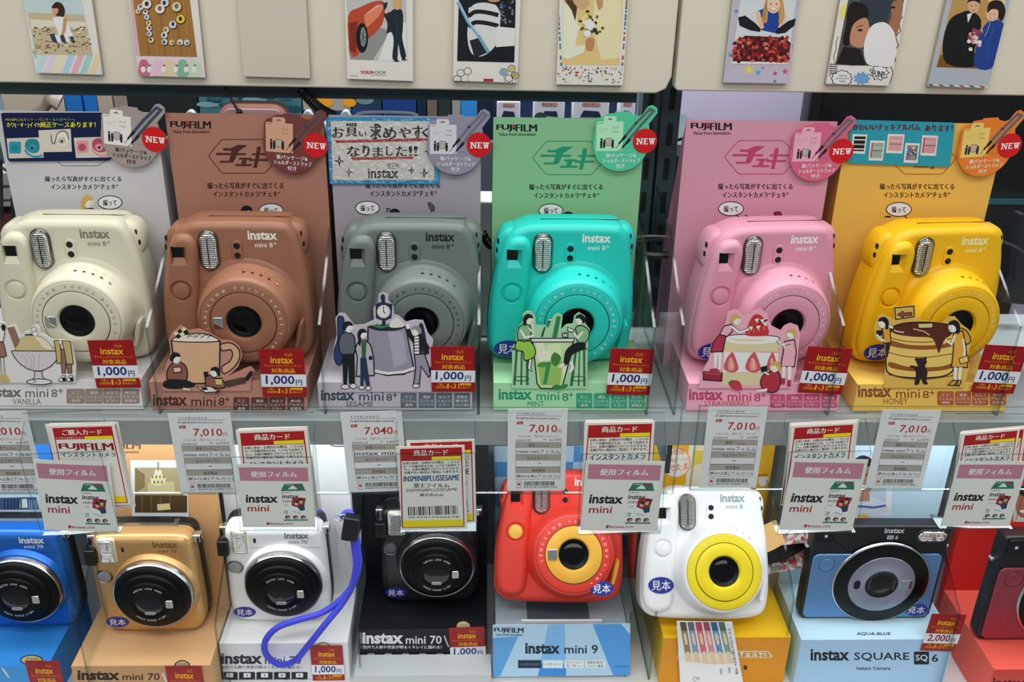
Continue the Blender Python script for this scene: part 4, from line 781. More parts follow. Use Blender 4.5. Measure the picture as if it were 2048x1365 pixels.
def ill_straw(s):
    s.base([(262, 1032), (290, 930), (320, 880), (335, 800), (372, 740), (412, 680), (425, 620), (450, 602), (490, 605), (512, 640), (545, 625), (570, 605), (605, 598), (640, 622), (665, 690), (715, 715), (735, 690), (770, 675), (810, 690), (822, 730), (812, 830), (800, 935), (775, 1032)], .0008, '#DDA3B4', '#A86C80')
    s.L = 1; O(s, '#DDE0DC', catmull([(412, 755), (450, 740), (560, 738), (690, 748), (705, 765), (640, 790), (480, 788)], 4), 3); s.L = 2
    for y0, y1, c in ((760, 832, '#CFC59A'), (832, 945, '#D9DDDA'), (945, 1015, '#CFC59A')): s.poly(c, [(410-(y0-760)*.06, y0), (702, y0+8), (700, y1), (404-(y0-760)*.06, y1)])
    s.L = 3; s.line('#DDE0DC', 16, [(412, 765), (480, 782), (600, 782), (700, 770)])
    for x, w in ((445, 42), (565, 44), (668, 30)):
        s.L = 4; s.poly('#C4525A', catmull([(x-w*.3, 850), (x+w*.2, 835), (x+w*.75, 890), (x+w*.9, 930), (x, 945), (x-w*.95, 925), (x-w*.75, 880)], 4)); s.L = 5; s.poly('#DC8F88', catmull([(x-w*.1, 862), (x+w*.4, 900), (x+w*.3, 932), (x-w*.4, 930), (x-w*.4, 890)], 4)); s.L = 6; s.line('#EBC9BC', 5, [(x, 870), (x+2, 925)])
    s.L = 5; s.poly('#B92F33', catmull([(525, 738), (535, 690), (560, 640), (585, 626), (615, 640), (645, 700), (645, 738), (585, 746)], 4)); s.L = 6; s.line(K, 4, [(530, 705), (580, 690), (645, 655)]); s.line(K, 4, [(570, 650), (605, 668), (640, 655)])
    for x, y in ((552, 695), (592, 690), (630, 672), (585, 652), (615, 655)): s.poly('#E9D9CE', [(x-14, y), (x+12, y-4), (x+2, y+22)])
    for i in range(12): s.ell('#E3B36A', 540+(i % 4)*28, 715+(i//4)*8-(i % 4)*6, 2.5, 3, 6)
    s.L = 4; s.poly('#B03648', catmull([(430, 1000), (450, 988), (485, 992), (502, 1020), (500, 1042), (465, 1040), (438, 1022)], 4)); s.poly('#3E6A34', [(428, 998), (450, 985), (455, 998), (436, 1006)]); O(s, '#8E2638', [(292, 940), (395, 948), (392, 992), (292, 985)], 4); s.L = 6; s.poly('#B23E50', [(292, 940), (395, 948), (378, 960), (300, 952)])
    s.L = 6; s.poly('#E6DDD3', [(350, 830), (372, 835), (362, 920), (348, 918)]); s.poly('#E6DDD3', [(372, 830), (392, 830), (388, 930), (374, 928)]); s.L = 7; O(s, '#A63048', [(380, 735), (415, 745), (398, 830), (332, 832), (345, 780)], 4); O(s, '#E0A6AE', [(405, 690), (445, 680), (450, 720), (420, 748), (380, 735)], 4); s.L = 9; s.line('#E6DDD3', 12, [(440, 690), (490, 725), (540, 705)]); s.line(K, 2.5, [(446, 684), (494, 717), (540, 698)]); s.poly('#A63048', [(325, 925), (362, 922), (385, 938), (330, 938)]); head(s, 468, 655, 26, '#C7A256', 1)
    s.L = 7; O(s, '#E0A6AE', [(735, 775), (790, 765), (800, 830), (790, 912), (715, 912), (728, 840)], 4); s.L = 8; s.poly('#E6DDD3', [(722, 912), (742, 912), (738, 975), (722, 975)]); s.poly('#E6DDD3', [(752, 912), (774, 912), (770, 985), (754, 985)]); s.poly('#A63048', [(715, 975), (740, 975), (738, 1010), (712, 1010)]); s.poly('#A63048', [(752, 985), (772, 985), (770, 1022), (750, 1022)]); s.L = 9; s.line('#E6DDD3', 11, [(740, 785), (715, 800), (700, 770)]); s.line(K, 3, [(690, 770), (720, 800), (770, 790)]); head(s, 774, 732, 26, '#C7A256', -1)
    for x in (700, 728, 752): s.poly('#D9C6B6', [(x, 798), (x+20, 796), (x+6, 820)])
    s.L = 9; O(s, '#A8303C', catmull([(618, 960), (660, 940), (705, 945), (712, 1000), (690, 1048), (640, 1048), (605, 1010)], 4), 4); s.L = 11; s.poly('#DADADA', [(580, 1042), (640, 1030), (640, 1046), (590, 1050)]); s.line('#E6DDD3', 10, [(650, 955), (620, 940)]); s.poly(K, [(604, 915), (640, 905), (642, 938), (608, 942)]); s.L = 12; head(s, 686, 912, 27, '#C7A256', -1)
def ill_honey(s):
    s.base([(1280, 1030), (1290, 880), (1285, 790), (1232, 760), (1225, 700), (1245, 640), (1272, 624), (1305, 640), (1335, 655), (1332, 590), (1450, 575), (1452, 640), (1500, 662), (1600, 672), (1632, 640), (1672, 640), (1705, 680), (1745, 710), (1768, 760), (1740, 850), (1748, 920), (1722, 1030)], .0008, '#D3AC52', '#9C7628')
    s.L = 1; O(s, '#CBAA5A', [(1340, 592), (1445, 582), (1446, 640), (1345, 655)], 4); s.L = 3; O(s, '#9A4A2A', [(1355, 628), (1385, 608), (1384, 620), (1432, 616), (1434, 632), (1386, 636), (1386, 645)], 3); s.L = 2; s.poly('#CBAA5A', [(1390, 652), (1412, 650), (1414, 690), (1394, 690)])
    s.L = 3
    O(s, '#DDBC66', catmull([(1322, 710), (1340, 690), (1420, 672), (1560, 672), (1650, 690), (1668, 720), (1665, 900), (1640, 950), (1560, 972), (1400, 972), (1310, 950), (1292, 900), (1300, 780)], 4), 5)
    s.L = 5
    for y in (785, 905): s.poly('#8A5220', catmull([(1310, y-18), (1400, y+6), (1500, y+12), (1600, y+6), (1662, y-14), (1660, y+12), (1580, y+30), (1450, y+34), (1320, y+14)], 3))
    for y in (752, 835, 955): s.line('#6A4A1C', 4, catmull([(1305, y), (1400, y+22), (1520, y+26), (1660, y+6)], 5, False))
    s.L = 6; s.poly('#54281A', catmull([(1322, 715), (1345, 690), (1430, 672), (1560, 672), (1650, 690), (1665, 715), (1640, 745), (1615, 760), (1600, 790), (1580, 838), (1566, 800), (1540, 755), (1440, 748), (1350, 735)], 4)); s.L = 7; s.line('#D9C9A4', 6, [(1335, 712), (1360, 722), (1390, 725)]); s.line('#C9B08A', 6, [(1440, 705), (1500, 720), (1530, 740)]); O(s, '#C9BE7E', [(1465, 676), (1548, 674), (1545, 700), (1470, 702)], 3)
    s.L = 8; s.poly('#2A211E', catmull([(1455, 880), (1470, 866), (1500, 868), (1515, 885), (1505, 910), (1518, 940), (1512, 985), (1520, 1008), (1495, 1005), (1482, 975), (1470, 1008), (1448, 1008), (1455, 960), (1450, 930), (1425, 915), (1428, 905), (1465, 910)], 4)); s.ell('#2A211E', 1458, 872, 9, 9, 10); s.ell('#2A211E', 1505, 868, 9, 9, 10)
    s.L = 7; O(s, '#D09A34', [(1270, 690), (1312, 690), (1318, 780), (1280, 785)], 4); s.L = 8; s.line('#E6DDD3', 11, [(1300, 690), (1330, 700)]); s.poly(K, [(1238, 715), (1268, 712), (1270, 740), (1240, 745)]); s.line('#E6DDD3', 10, [(1240, 735), (1262, 765), (1285, 770)]); s.poly('#2A2420', [(1288, 785), (1318, 780), (1300, 860), (1290, 860)]); s.L = 9; head(s, 1276, 670, 27, K, -1, long=True)
    s.L = 7; O(s, '#C9962F', catmull([(1690, 705), (1730, 715), (1755, 760), (1745, 785), (1720, 780)], 4), 4); s.L = 8; O(s, '#D6A03A', [(1660, 730), (1710, 715), (1728, 800), (1738, 915), (1650, 915), (1660, 820)], 4); s.L = 9; s.line('#E6DDD3', 11, [(1668, 740), (1650, 790), (1615, 765)]); s.line('#E6DDD3', 11, [(1712, 760), (1722, 820), (1716, 860)]); O(s, '#DDBC66', [(1690, 868), (1738, 850), (1742, 885), (1698, 898)], 3); s.poly('#E6DDD3', [(1662, 915), (1680, 915), (1676, 990), (1660, 990)]); s.poly('#E6DDD3', [(1690, 915), (1708, 915), (1698, 990), (1684, 990)]); s.L = 11; O(s, '#C79A3C', [(1630, 1012), (1660, 985), (1682, 990), (1680, 1015)], 4); O(s, '#C79A3C', [(1664, 1012), (1684, 985), (1702, 990), (1692, 1016)], 4); s.L = 12; head(s, 1662, 690, 30, K, -1, long=True)
ILL = {'vanilla': ('C5', ill_vanilla), 'cocoa': ('A4', ill_cocoa), 'sesame': ('B1', ill_sesame), 'mint': ('B1', ill_mint), 'strawberry': ('B2', ill_straw), 'honey': ('B2', ill_honey)}
def package(u):
    x0, x1 = u['bx']; xm = (x0+x1)/2
    r = empty('camera_package', (xm, Y_BOARD, Z_UP), 0, PKG_LABEL[u['k']], 'package')
    # tall back board
    crop, fu, hx, l1, l2, bub = BT[u['k']]
    s = Sheet(frame((x0, Y_BOARD, Z_UP), (1, 0, 0)), crop); w = x1-x0; h = 1.363-Z_UP
    s.base([(0, 0), (w, 0), (w, h), (0, h)], .0012, u['board'], u['side'], raw=True, rough=.42)
    if fu: fujifilm(s, crop, *fu)
    if hx: hexa(s, u['cc'], 4.2, hx); cheki(s, u['cc'], min(a for a, b in hx)+32, min(b for a, b in hx)+24, max(a for a, b in hx)-32, max(b for a, b in hx)-22)
    s.L = 2; tc = '#1F1B1B'
    s.text('撮ったら写真がすぐに出てくる', tc, l1[0], l1[3], l1[2], l1[1], 0, bold=1); s.text('インスタントカメラ', tc, l2[0], l2[3], l2[0]+(l2[2]-l2[0])*.69, l2[1], 0, bold=1); s.text('“チェキ”', tc, l2[0]+(l2[2]-l2[0])*.70, l2[3], l2[2], l2[1], 0, bold=1)
    bx, by = bub; s.L = 3; s.ell('#E4E3DE', bx, by, 68, 38, 40); s.L = 4; s.ring(K, 4.5, bx, by, 68, 38, 44); s.text('撮って', K, bx-39, by+18, bx+39, by-16, 0, bold=1)
    s.line(K, 5, [(bx+(-30 if u['k'] in ('vanilla', 'cocoa') else 30), by+34), (bx+(-45 if u['k'] in ('vanilla', 'cocoa') else 48), by+50)])
    s.L = 3; hr = {'vanilla': '#C7A458'}.get(u['k'], K)
    if u['k'] == 'vanilla': s.L = 3; head(s, 498, 1148, 33, hr, 1, long=True); s.L = 4; s.poly(K, [(470, 1186), (545, 1190), (520, 1182)])
    if u['k'] == 'cocoa': head(s, 1403, 1206, 33, hr, 1, long=True); s.ell('#6A3F34', 1448, 1222, 14, 12, 14)
    if u['k'] == 'sesame':
        head(s, 425, 1220, 30, K, 1); s.ell(K, 522, 1228, 26, 18, 16); s.line(K, 5, [(365, 1228), (385, 1200), (378, 1185), (396, 1188), (400, 1205)]); s.poly('#4A4E58', catmull([(612, 1160), (622, 1148), (650, 1170), (652, 1200), (628, 1196)], 4)); s.line(K, 5, [(640, 1196), (618, 1228)])
    if u['k'] == 'mint': s.ell(K, 1412, 1226, 32, 22, 18)
    if u['k'] == 'strawberry': s.line(K, 6, [(520, 1180), (545, 1188), (575, 1186), (600, 1192)]); s.poly('#8E2638', [(672, 1190), (680, 1160), (715, 1160), (730, 1190)]); s.ring(K, 5, 700, 1172, 18, 12, 10)
    if u['k'] == 'honey': s.poly(K, [(1280, 1190), (1292, 1182), (1315, 1184), (1322, 1192)])
    s.done('back_board', r)
    # tapering side panels behind the board
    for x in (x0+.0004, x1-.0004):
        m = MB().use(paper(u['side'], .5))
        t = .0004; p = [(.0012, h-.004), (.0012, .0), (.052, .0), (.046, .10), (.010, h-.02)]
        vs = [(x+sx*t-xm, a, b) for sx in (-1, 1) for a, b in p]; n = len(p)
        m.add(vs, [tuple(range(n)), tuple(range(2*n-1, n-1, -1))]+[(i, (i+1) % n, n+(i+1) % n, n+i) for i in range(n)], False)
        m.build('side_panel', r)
    # base box the camera stands on
    m = MB().use(paper(u['base'], .45)); fx0, fx1 = u['fx']
    m.box(fx0-xm, fx1-xm, Y_FRONT-Y_BOARD+.0005, -.0002, 0, Z_BASE-Z_UP); m.build('base_box', r)
    crop, a, b, c, d, fl, pills, (py0, py1) = BASE_T[u['k']]
    s = Sheet(frame((fx0, Y_FRONT+.0004, Z_UP), (1, 0, 0)), crop)
    s.base([(0, 0), (fx1-fx0, 0), (fx1-fx0, Z_BASE-Z_UP), (0, Z_BASE-Z_UP)], .0003, u['base'], raw=True, rough=.45)
    s.text('instax', u['ink'], a[0], a[3], a[2], a[1], .03); s.text('mini', u['ink'], b[0], b[3], b[2], b[1], .006); s.text('8', u['ink'], c[0], c[3], c[2], c[1], .006); s.text('+', u['ink'], d[0], d[3], d[2], d[1], .01)
    s.text(u['k'].upper(), u['ink'], fl[0], fl[3], fl[2], fl[1], 0)
    for (p0, p1), tx in zip(pills, PILLS_SES if u['k'] == 'sesame' else PILLS):
        s.L = 1; s.rr(u['pill'], p0, py0, p1, py1, 9); s.L = 2; H = py1-py0
        for i, t in enumerate(tx):
            wd = (p1-p0)*min(.84, .2*len(t)+.05 if i != 1 else .84); mid = (p0+p1)/2; s.text(t, '#D9D3CE', mid-wd/2, py0+H*(.36+.27*i), mid+wd/2, py0+H*(.16+.27*i), 0)
    s.done('front_print', r)
    cr, fn = ILL[u['k']]
    s = Sheet(frame((xm, Y_FRONT-.0012, Z_UP), (1, 0, 0)), cr); fn(s); o = s.done('cut_out', r); o['label'] = 'printed die-cut illustration standing at the front'
    return r
for u in UNITS: package(u)
# ---- the six cameras
CAMS = [('vanilla', (151, 634), 0, '#C7C5AF', '#7C776C', 'cream white instant camera on the white vanilla package', None),
 ('cocoa', (487, 646), 0, '#8E614A', '#E6DCD2', 'brown instant camera on the cocoa package, behind the mug cut-out', None),
 ('sesame', (842, 648), 0, '#67716E', '#1E2426', 'grey instant camera on the sesame package, behind the clock cut-out', None),
 ('mint', (1154, 648), 0, '#1FBDB0', '#D4EFEA', 'turquoise instant camera on the green mint package', (-.0425, .0165, -.0069, .0235, .0150)),
 ('strawberry', (1578, 646.5), 5, '#CD8EA1', '#F2DCE2', 'pink instant camera on the strawberry package', (-.0425, .0165, -.0069, .0235, .0150)),
 ('honey', (1920, 645.5), 5, '#F2AC0E', '#F7E3A6', 'yellow instant camera on the honey package, behind the pancake cut-out', (-.0425, .0165, -.0069, .0235, .0150))]
for k, (px, py), rz, col, tx, lab, st in CAMS:
    q = PY(px, py, .716); x = q.x-.0110-(.028*math.sin(math.radians(rz)))
    mini8('instant_camera', (x, Y_BODY, Z_BASE+.0002), rz, col, col, col, tx, 'mini 8+', lab, st)
# ---- round NEW tags clipped over the boards
def new_tag(cx, cy, rot, col, card, strap, txt, label, sc=1.0, new='#C41418'):
    c = PY(cx, cy, Y_BOARD-.0045); c0 = Vector((0, 0, 0)); a = math.radians(-rot)
    F = lambda x, y: ((x-1535)/14.6*mm*sc, -(y-640)/13.7*mm*sc)
    s = Sheet(frame(c, (math.cos(a), 0, math.sin(a)), (0, 0, 1)), None, F)
    arc = [(1535+327*math.cos(math.radians(t)), 640+318*math.sin(math.radians(t))) for t in range(-15, 205, 10)]
    s.base(arc+[(1225, 420), (1250, 372), (1310, 355), (1350, 322), (1450, 312), (1455, 296), (1632, 296), (1640, 322), (1720, 345), (1765, 330), (1830, 240), (1880, 226), (1935, 260), (1942, 310), (1850, 430), (1865, 520)], .0007, col, col, rough=.3)
    s.L = 1; s.rr(card, 1322, 342, 1468, 420, 26); s.rect(card, 1244, 402, 1554, 728); s.L = 2
    s.text('instax', '#6A6A6A', 1425, 522, 1500, 506, 0); s.text('FUJIFILM', K, 1256, 426, 1316, 416, .02); s.text('チェキ', '#6A6A6A', 1425, 482, 1500, 455, 0); s.line('#9A9A9A', 3, [(1275, 488), (1385, 480)]); s.line('#9A9A9A', 3, [(1280, 508), (1350, 505)]); s.poly('#6A6A6A', [(1358, 382), (1395, 362), (1430, 382)])
    for x, h in ((1305, 110), (1338, 90), (1440, 90)): s.poly(K, [(x-14, 690-h*.7), (x+14, 690-h*.7), (x+10, 695), (x-12, 695)]); s.ell(K, x, 690-h*.85, 12, 14, 12)
    s.rect('#B0A79C', 1356, 585, 1424, 668); s.line(K, 4, [(1356, 585), (1424, 585), (1424, 668), (1356, 668)], True)
    s.L = 3; s.line(strap, 30, [(1560, 590), (1690, 430), (1850, 268), (1895, 290), (1760, 440), (1620, 610)]); s.L = 4; s.line(K, 30, [(1552, 598), (1590, 556)]); s.line(K, 30, [(1598, 640), (1638, 596)]); s.line(K, 20, [(1510, 648), (1552, 598)]); s.line(K, 20, [(1552, 690), (1598, 640)]); s.line(K, 5, [(1474, 700), (1520, 642)]); s.line(K, 5, [(1516, 730), (1560, 680)]); s.rect('#3A444A', 1680, 408, 1714, 436)
    s.L = 2; s.text('新パッケージ&', txt, 1365, 802, 1722, 752, 0, bold=1); s.text('ショルダーストラップ', txt, 1332, 862, 1768, 812, 0, bold=1); s.text('付き', txt, 1490, 922, 1592, 872, 0, bold=1); s.text('イメージ', '#3A3A3A', 1604, 702, 1672, 690, 0)
    s.L = 5; s.poly(new, ell(1815, 618, 143, 138, 48), mat=M(new, .25)); s.L = 6
    wc = '#F0E6DC'
    def stem(x, y0, y1, w=17): s.line(wc, w, [(x, y0), (x, y1)])
    def serif(x, y, w=42, h=9): s.line(wc, h, [(x-w/2, y), (x+w/2, y)])
    t, b = 588, 655
    stem(1728, t, b, 13); stem(1778, t, b, 13); s.poly(wc, [(1722, t), (1742, t), (1786, b), (1768, b)])
    for x, y in ((1726, t+4), (1728, b-4), (1778, t+4)): serif(x, y, 32)
    stem(1811, t, b, 17); serif(1824, t+4, 48); serif(1824, b-4, 48); serif(1824, 621, 30, 8); s.line(wc, 8, [(1846, t), (1846, t+16)]); s.line(wc, 8, [(1847, b), (1847, b-16)])
    for p in ([(1862, t), (1880, t), (1892, b), (1880, b)], [(1884, b), (1893, b), (1904, t), (1896, t)], [(1890, t), (1908, t), (1916, b), (1904, b)], [(1906, b), (1916, b), (1930, t), (1920, t)]): s.poly(wc, p)
    for x in (1872, 1900, 1924): serif(x, t+4, 24)
    return tag(s.done('promo_tag'), label, 'tag', 'round NEW tags on the boards')
NT = [((309, 278), 6, '#9B8F8B', '#DAD8D3', '#35465A', '#16181C', 'grey-brown round NEW tag on the white vanilla board'), ((632, 290), 4, '#6E3A36', '#C79B7C', '#5A4A4A', '#E9E2DC', 'dark red-brown round NEW tag on the cocoa board'),
 ((959, 289), .5, '#8C8798', '#C9C8CE', '#6A6A7E', '#E9E9EC', 'lilac grey round NEW tag on the sesame board'), ((1291, 281), -1, '#4FBE94', '#A9DDB4', '#56605E', '#E9F2EC', 'green round NEW tag on the mint board'),
 ((1684, 301), -2, '#C9607F', '#DFA3B4', '#66606E', '#F3E4E8', 'deep pink round NEW tag on the strawberry board'), ((2020, 290), -4, '#D9782A', '#DCC06A', '#5A5F72', '#F4E8DA', 'orange round NEW tag on the honey board')]
for (nx, ny), rot, *rest in NT:
    a = math.radians(rot); dx, dy = -(1815-1535)/5.689, (640-615)/5.689
    new_tag(nx+dx*math.cos(a)-dy*math.sin(a), ny+dx*math.sin(a)+dy*math.cos(a), rot, *rest)
# ---- signs taped to three boards
Ys = Y_BOARD-.0018
s = Sheet(frame(PY(20, 300, Ys), (1, 0, -.008)), 'D1')
s.base([(12, 400), (25, 388), (1190, 384), (1330, 386), (1330, 900), (1270, 945), (110, 955), (90, 930)], .0006, '#0E1C40', rough=.3)
s.text('MINI8PLUS(ミント・バニラ・ストロベリー)', '#B9B04A', 64, 486, 872, 446, 0); s.text('カワ(・∀・)イイ!!', '#E6D62A', 80, 562, 462, 500, 0, bold=1); s.text('純正ケースあります！', '#E6D62A', 472, 556, 1118, 490, 0, bold=1)
for x0, y0, x1, y1, c1, c2 in ((76, 676, 508, 915, '#2A8CA8', '#1F7F88'), (862, 668, 1330, 910, '#D48A94', '#A84A5E')):
    s.L = 1; s.poly('#C4BEB2', [(x0, y0+8), (x1-10, y0-6), (x1+4, y1-6), (x0+28, y1+4)]); s.L = 2; s.rr(c1, x0+30, y0+45, x0+172, y0+185, 22); s.L = 3; s.ell(c2, x0+100, y0+120, 46, 44, 20); s.L = 2; s.poly(c2, catmull([(x0+220, y0+60), (x0+260, y0+18), (x0+350, y0+20), (x0+385, y0+80), (x0+375, y0+160), (x0+300, y0+180), (x0+225, y0+130)], 4)); s.line(c1, 22, catmull([(x0+215, y0+140), (x0+260, y0+195), (x0+340, y0+222), (x0+425, y0+208)], 5, False)); s.L = 3; s.ell(c1, x0+300, y0+118, 48, 44, 20); s.L = 4; s.ell('#0E1A22', x0+300, y0+122, 15, 15, 14)
s.L = 1; s.poly('#C9C3B4', [(450, 590), (828, 572), (842, 840), (470, 846)]); s.L = 2; s.poly('#D9D6C8', catmull([(655, 660), (690, 610), (770, 620), (805, 690), (760, 770), (680, 760)], 4)); s.line('#33363A', 10, catmull([(600, 640), (605, 720), (640, 740), (680, 620), (770, 606), (806, 700)], 4, False)); s.L = 3; s.ell('#B9B5A6', 722, 712, 48, 44, 20); s.L = 4; s.ell('#14161A', 724, 718, 15, 15, 12)
tag(s.done('notice_sign'), 'navy sign with yellow lettering taped to the white vanilla board', 'sign')
s = Sheet(frame(PY(765, 300, Ys), (1, 0, .004)), 'D3')
s.base([(68, 312), (1300, 318), (1330, 330), (1358, 1060), (1340, 1076), (112, 1070)], .0006, '#1E86B4', rough=.22); s.L = 1
s.poly('#D0CDC6', [(122, 352), (1290, 358), (1302, 1022), (146, 1026)]); s.L = 2
hk = '#0E1218'
for st, x0, y0, x1, y1 in (('お', 140, 425, 268, 545), ('買', 300, 378, 418, 528), ('い', 446, 470, 530, 530), ('求', 575, 385, 695, 560), ('め', 722, 425, 865, 560), ('や', 900, 425, 1030, 548), ('す', 1060, 405, 1160, 565), ('く', 1165, 430, 1235, 545)): s.text(st, hk, x0, y1, x1, y0, 0, bold=2)
for st, x0, y0, x1, y1 in (('な', 310, 640, 450, 760), ('り', 490, 630, 560, 760), ('ま', 605, 650, 715, 760), ('し', 755, 645, 830, 750), ('た', 865, 640, 985, 755), ('!', 1015, 640, 1045, 750), ('!', 1072, 640, 1106, 752)): s.text(st, hk, x0, y1, x1, y0, 0, bold=2)
s.poly('#A82C3C', [(165, 572), (1240, 545), (1240, 580), (190, 604)]); s.poly('#A82C3C', [(355, 768), (1065, 755), (1062, 785), (365, 800)])
for x, y, r in ((220, 810, 62), (330, 935, 50), (1185, 945, 58), (1042, 915, 45), (1230, 700, 50)): s.poly(hk, [(x, y-r*1.2), (x+r*.22, y-r*.2), (x+r, y), (x+r*.22, y+r*.2), (x, y+r*1.2), (x-r*.22, y+r*.2), (x-r, y), (x-r*.22, y-r*.2)]); s.L = 3; s.ell('#D0CDC6', x, y, r*.14, r*.14, 10); s.L = 2
s.text('instax', '#15171A', 545, 1005, 893, 890, .02); s.ring(K, 5, 832, 862, 68, 32, 24); s.text('チェキ', K, 775, 880, 888, 846, 0, bold=1)
o = s.done('notice_sign'); tag(o, 'handwritten sale sign with blue border taped to the sesame board', 'sign')
# crinkled clear film over the handwritten sign
fm = bpy.data.materials.new('crinkled_clear_film'); fm.use_nodes = True; nt = fm.node_tree; nt.nodes.clear()
t_ = nt.nodes.new('ShaderNodeBsdfTransparent'); g_ = nt.nodes.new('ShaderNodeBsdfGlossy'); mx_ = nt.nodes.new('ShaderNodeMixShader'); ou = nt.nodes.new('ShaderNodeOutputMaterial'); tc_ = nt.nodes.new('ShaderNodeTexCoord'); vz = nt.nodes.new('ShaderNodeTexNoise'); bm_ = nt.nodes.new('ShaderNodeBump')
g_.inputs['Roughness'].default_value = .05; vz.inputs['Scale'].default_value = 240; vz.inputs['Detail'].default_value = 3; bm_.inputs['Strength'].default_value = 1.0; bm_.inputs['Distance'].default_value = .005; mx_.inputs[0].default_value = .16
nt.links.new(tc_.outputs['Object'], vz.inputs['Vector']); nt.links.new(vz.outputs['Fac'], bm_.inputs['Height']); nt.links.new(bm_.outputs['Normal'], g_.inputs['Normal']); nt.links.new(t_.outputs[0], mx_.inputs[1]); nt.links.new(g_.outputs[0], mx_.inputs[2]); nt.links.new(mx_.outputs[0], ou.inputs[0])
f = Sheet(frame(PY(765, 300, Ys-.0012), (1, 0, .004)), 'D3'); f.use(fm); p = ccw([f.mp(*q) for q in ((75, 325), (1298, 325), (1345, 1062), (118, 1062))]); f.add([(x, y, 0) for x, y in p], [(0, 1, 2, 3)], False)
fo = f.build('clear_film', o, f.mat)
s = Sheet(frame(PY(1800, 290, Ys), (1, 0, -.008)), 'D6')
s.base(catmull_round([(282, 272), (1232, 300), (1182, 702), (246, 668)], 30), .0006, '#2B93A6', rough=.25)
s.text('かわいいチェキアルバム', '#5A1E2E', 300, 368, 910, 308, 0, bold=2); s.text('あります！', '#5A1E2E', 958, 378, 1205, 318, 0, bold=2)
for x0, y0, x1, y1, c in ((298, 402, 430, 582, '#16181C'), (458, 460, 592, 645, '#8FA598'), (618, 400, 770, 578, '#C9939C'), (778, 482, 908, 665, '#7E7A8E'), (930, 412, 1075, 600, '#C58E94')):
    s.L = 1; s.poly('#D6D4CE', [(x0, y0), (x1, y0+4), (x1-22, y1), (x0-18, y1-4)]); s.L = 2; s.poly(c, [(x0+16, y0+20), (x1-14, y0+22), (x1-32, y1-24), (x0, y1-28)]); s.L = 3
    if c == '#16181C':
        for k in range(3): s.poly('#B9A98A' if k % 2 else '#CFCBC0', [(x0+14-k*4, y0+44+k*42), (x1-18-k*5, y0+46+k*42), (x1-20-k*5, y0+58+k*42), (x0+12-k*4, y0+56+k*42)])
    elif c == '#7E7A8E':
        for k in range(40): a = rnd.uniform(0, 1); bq = rnd.uniform(0, 1); s.ell(rnd.choice(('#C9B13C', '#3C5EA0', '#A83C4C', '#D8D6D0', '#3C8A78', '#22262C')), x0+8+a*(x1-x0-40), y0+32+bq*(y1-y0-66), 8, 8, 5)
    else: s.text('Enjoy', '#E3D6C2', x0+30, y0+82, x1-38, y0+50, 0); s.line('#4A4A50', 5, [(x0+6, y0+92), (x1-22, y0+94)]); s.poly('#B93C54' if c != '#C9939C' else '#D6B43C', [(x0+14, y0+20), (x0+26, y0+20), (x0+8, y1-28), (x0-4, y1-28)])
tag(s.done('notice_sign'), 'turquoise album sign taped to the yellow honey board', 'sign')
# ------------------------------------------------------------------ clear price rails, price tags, card pockets
YR = .685
edge = acrylic('#E1E9E9', 1.0)
AC = acrylic('#FCFDFD', .8); AC2 = acrylic('#FCFEFE', .7)
def rail(x0, x1, zt, zb, label):
    m = MB().use(AC); m.box(x0, x1, YR-.001, YR+.001, zb, zt)
    m.use(edge); m.box(x0, x1, YR-.0012, YR+.0012, zb-.0012, zb); m.box(x0, x1, YR-.0014, YR-.0009, zt-.0004, zt+.0004)
    for x in (x0, x1): m.box(x-.0006, x+.0006, YR-.0012, YR+.0012, zb, zt)
    return tag(m.build('price_rail'), label, 'price rail')
zt = PY(600, 813, YR).z; zb = PY(700, 986, YR).z
rail(-.60, PY(1355, 900, YR).x, zt, zb, 'long clear price rail along the upper shelf left of the post')
zt2 = PY(1700, 812, YR).z; zb2 = PY(1600, 979, YR).z
rail(PY(1389, 900, YR).x, .66, zt2, zb2, 'clear price rail on the upper shelf right of the post')
def quad_frame(TL, TR, BR, BL, Y):
    a, b, c, d = [PY(*p, Y) for p in (TL, TR, BR, BL)]
    right = ((b-a)+(c-d)); return (a+b+c+d)/4, right.normalized(), ((b-a).length+(c-d).length)/2, (((a-d)+(b-c))/2).length
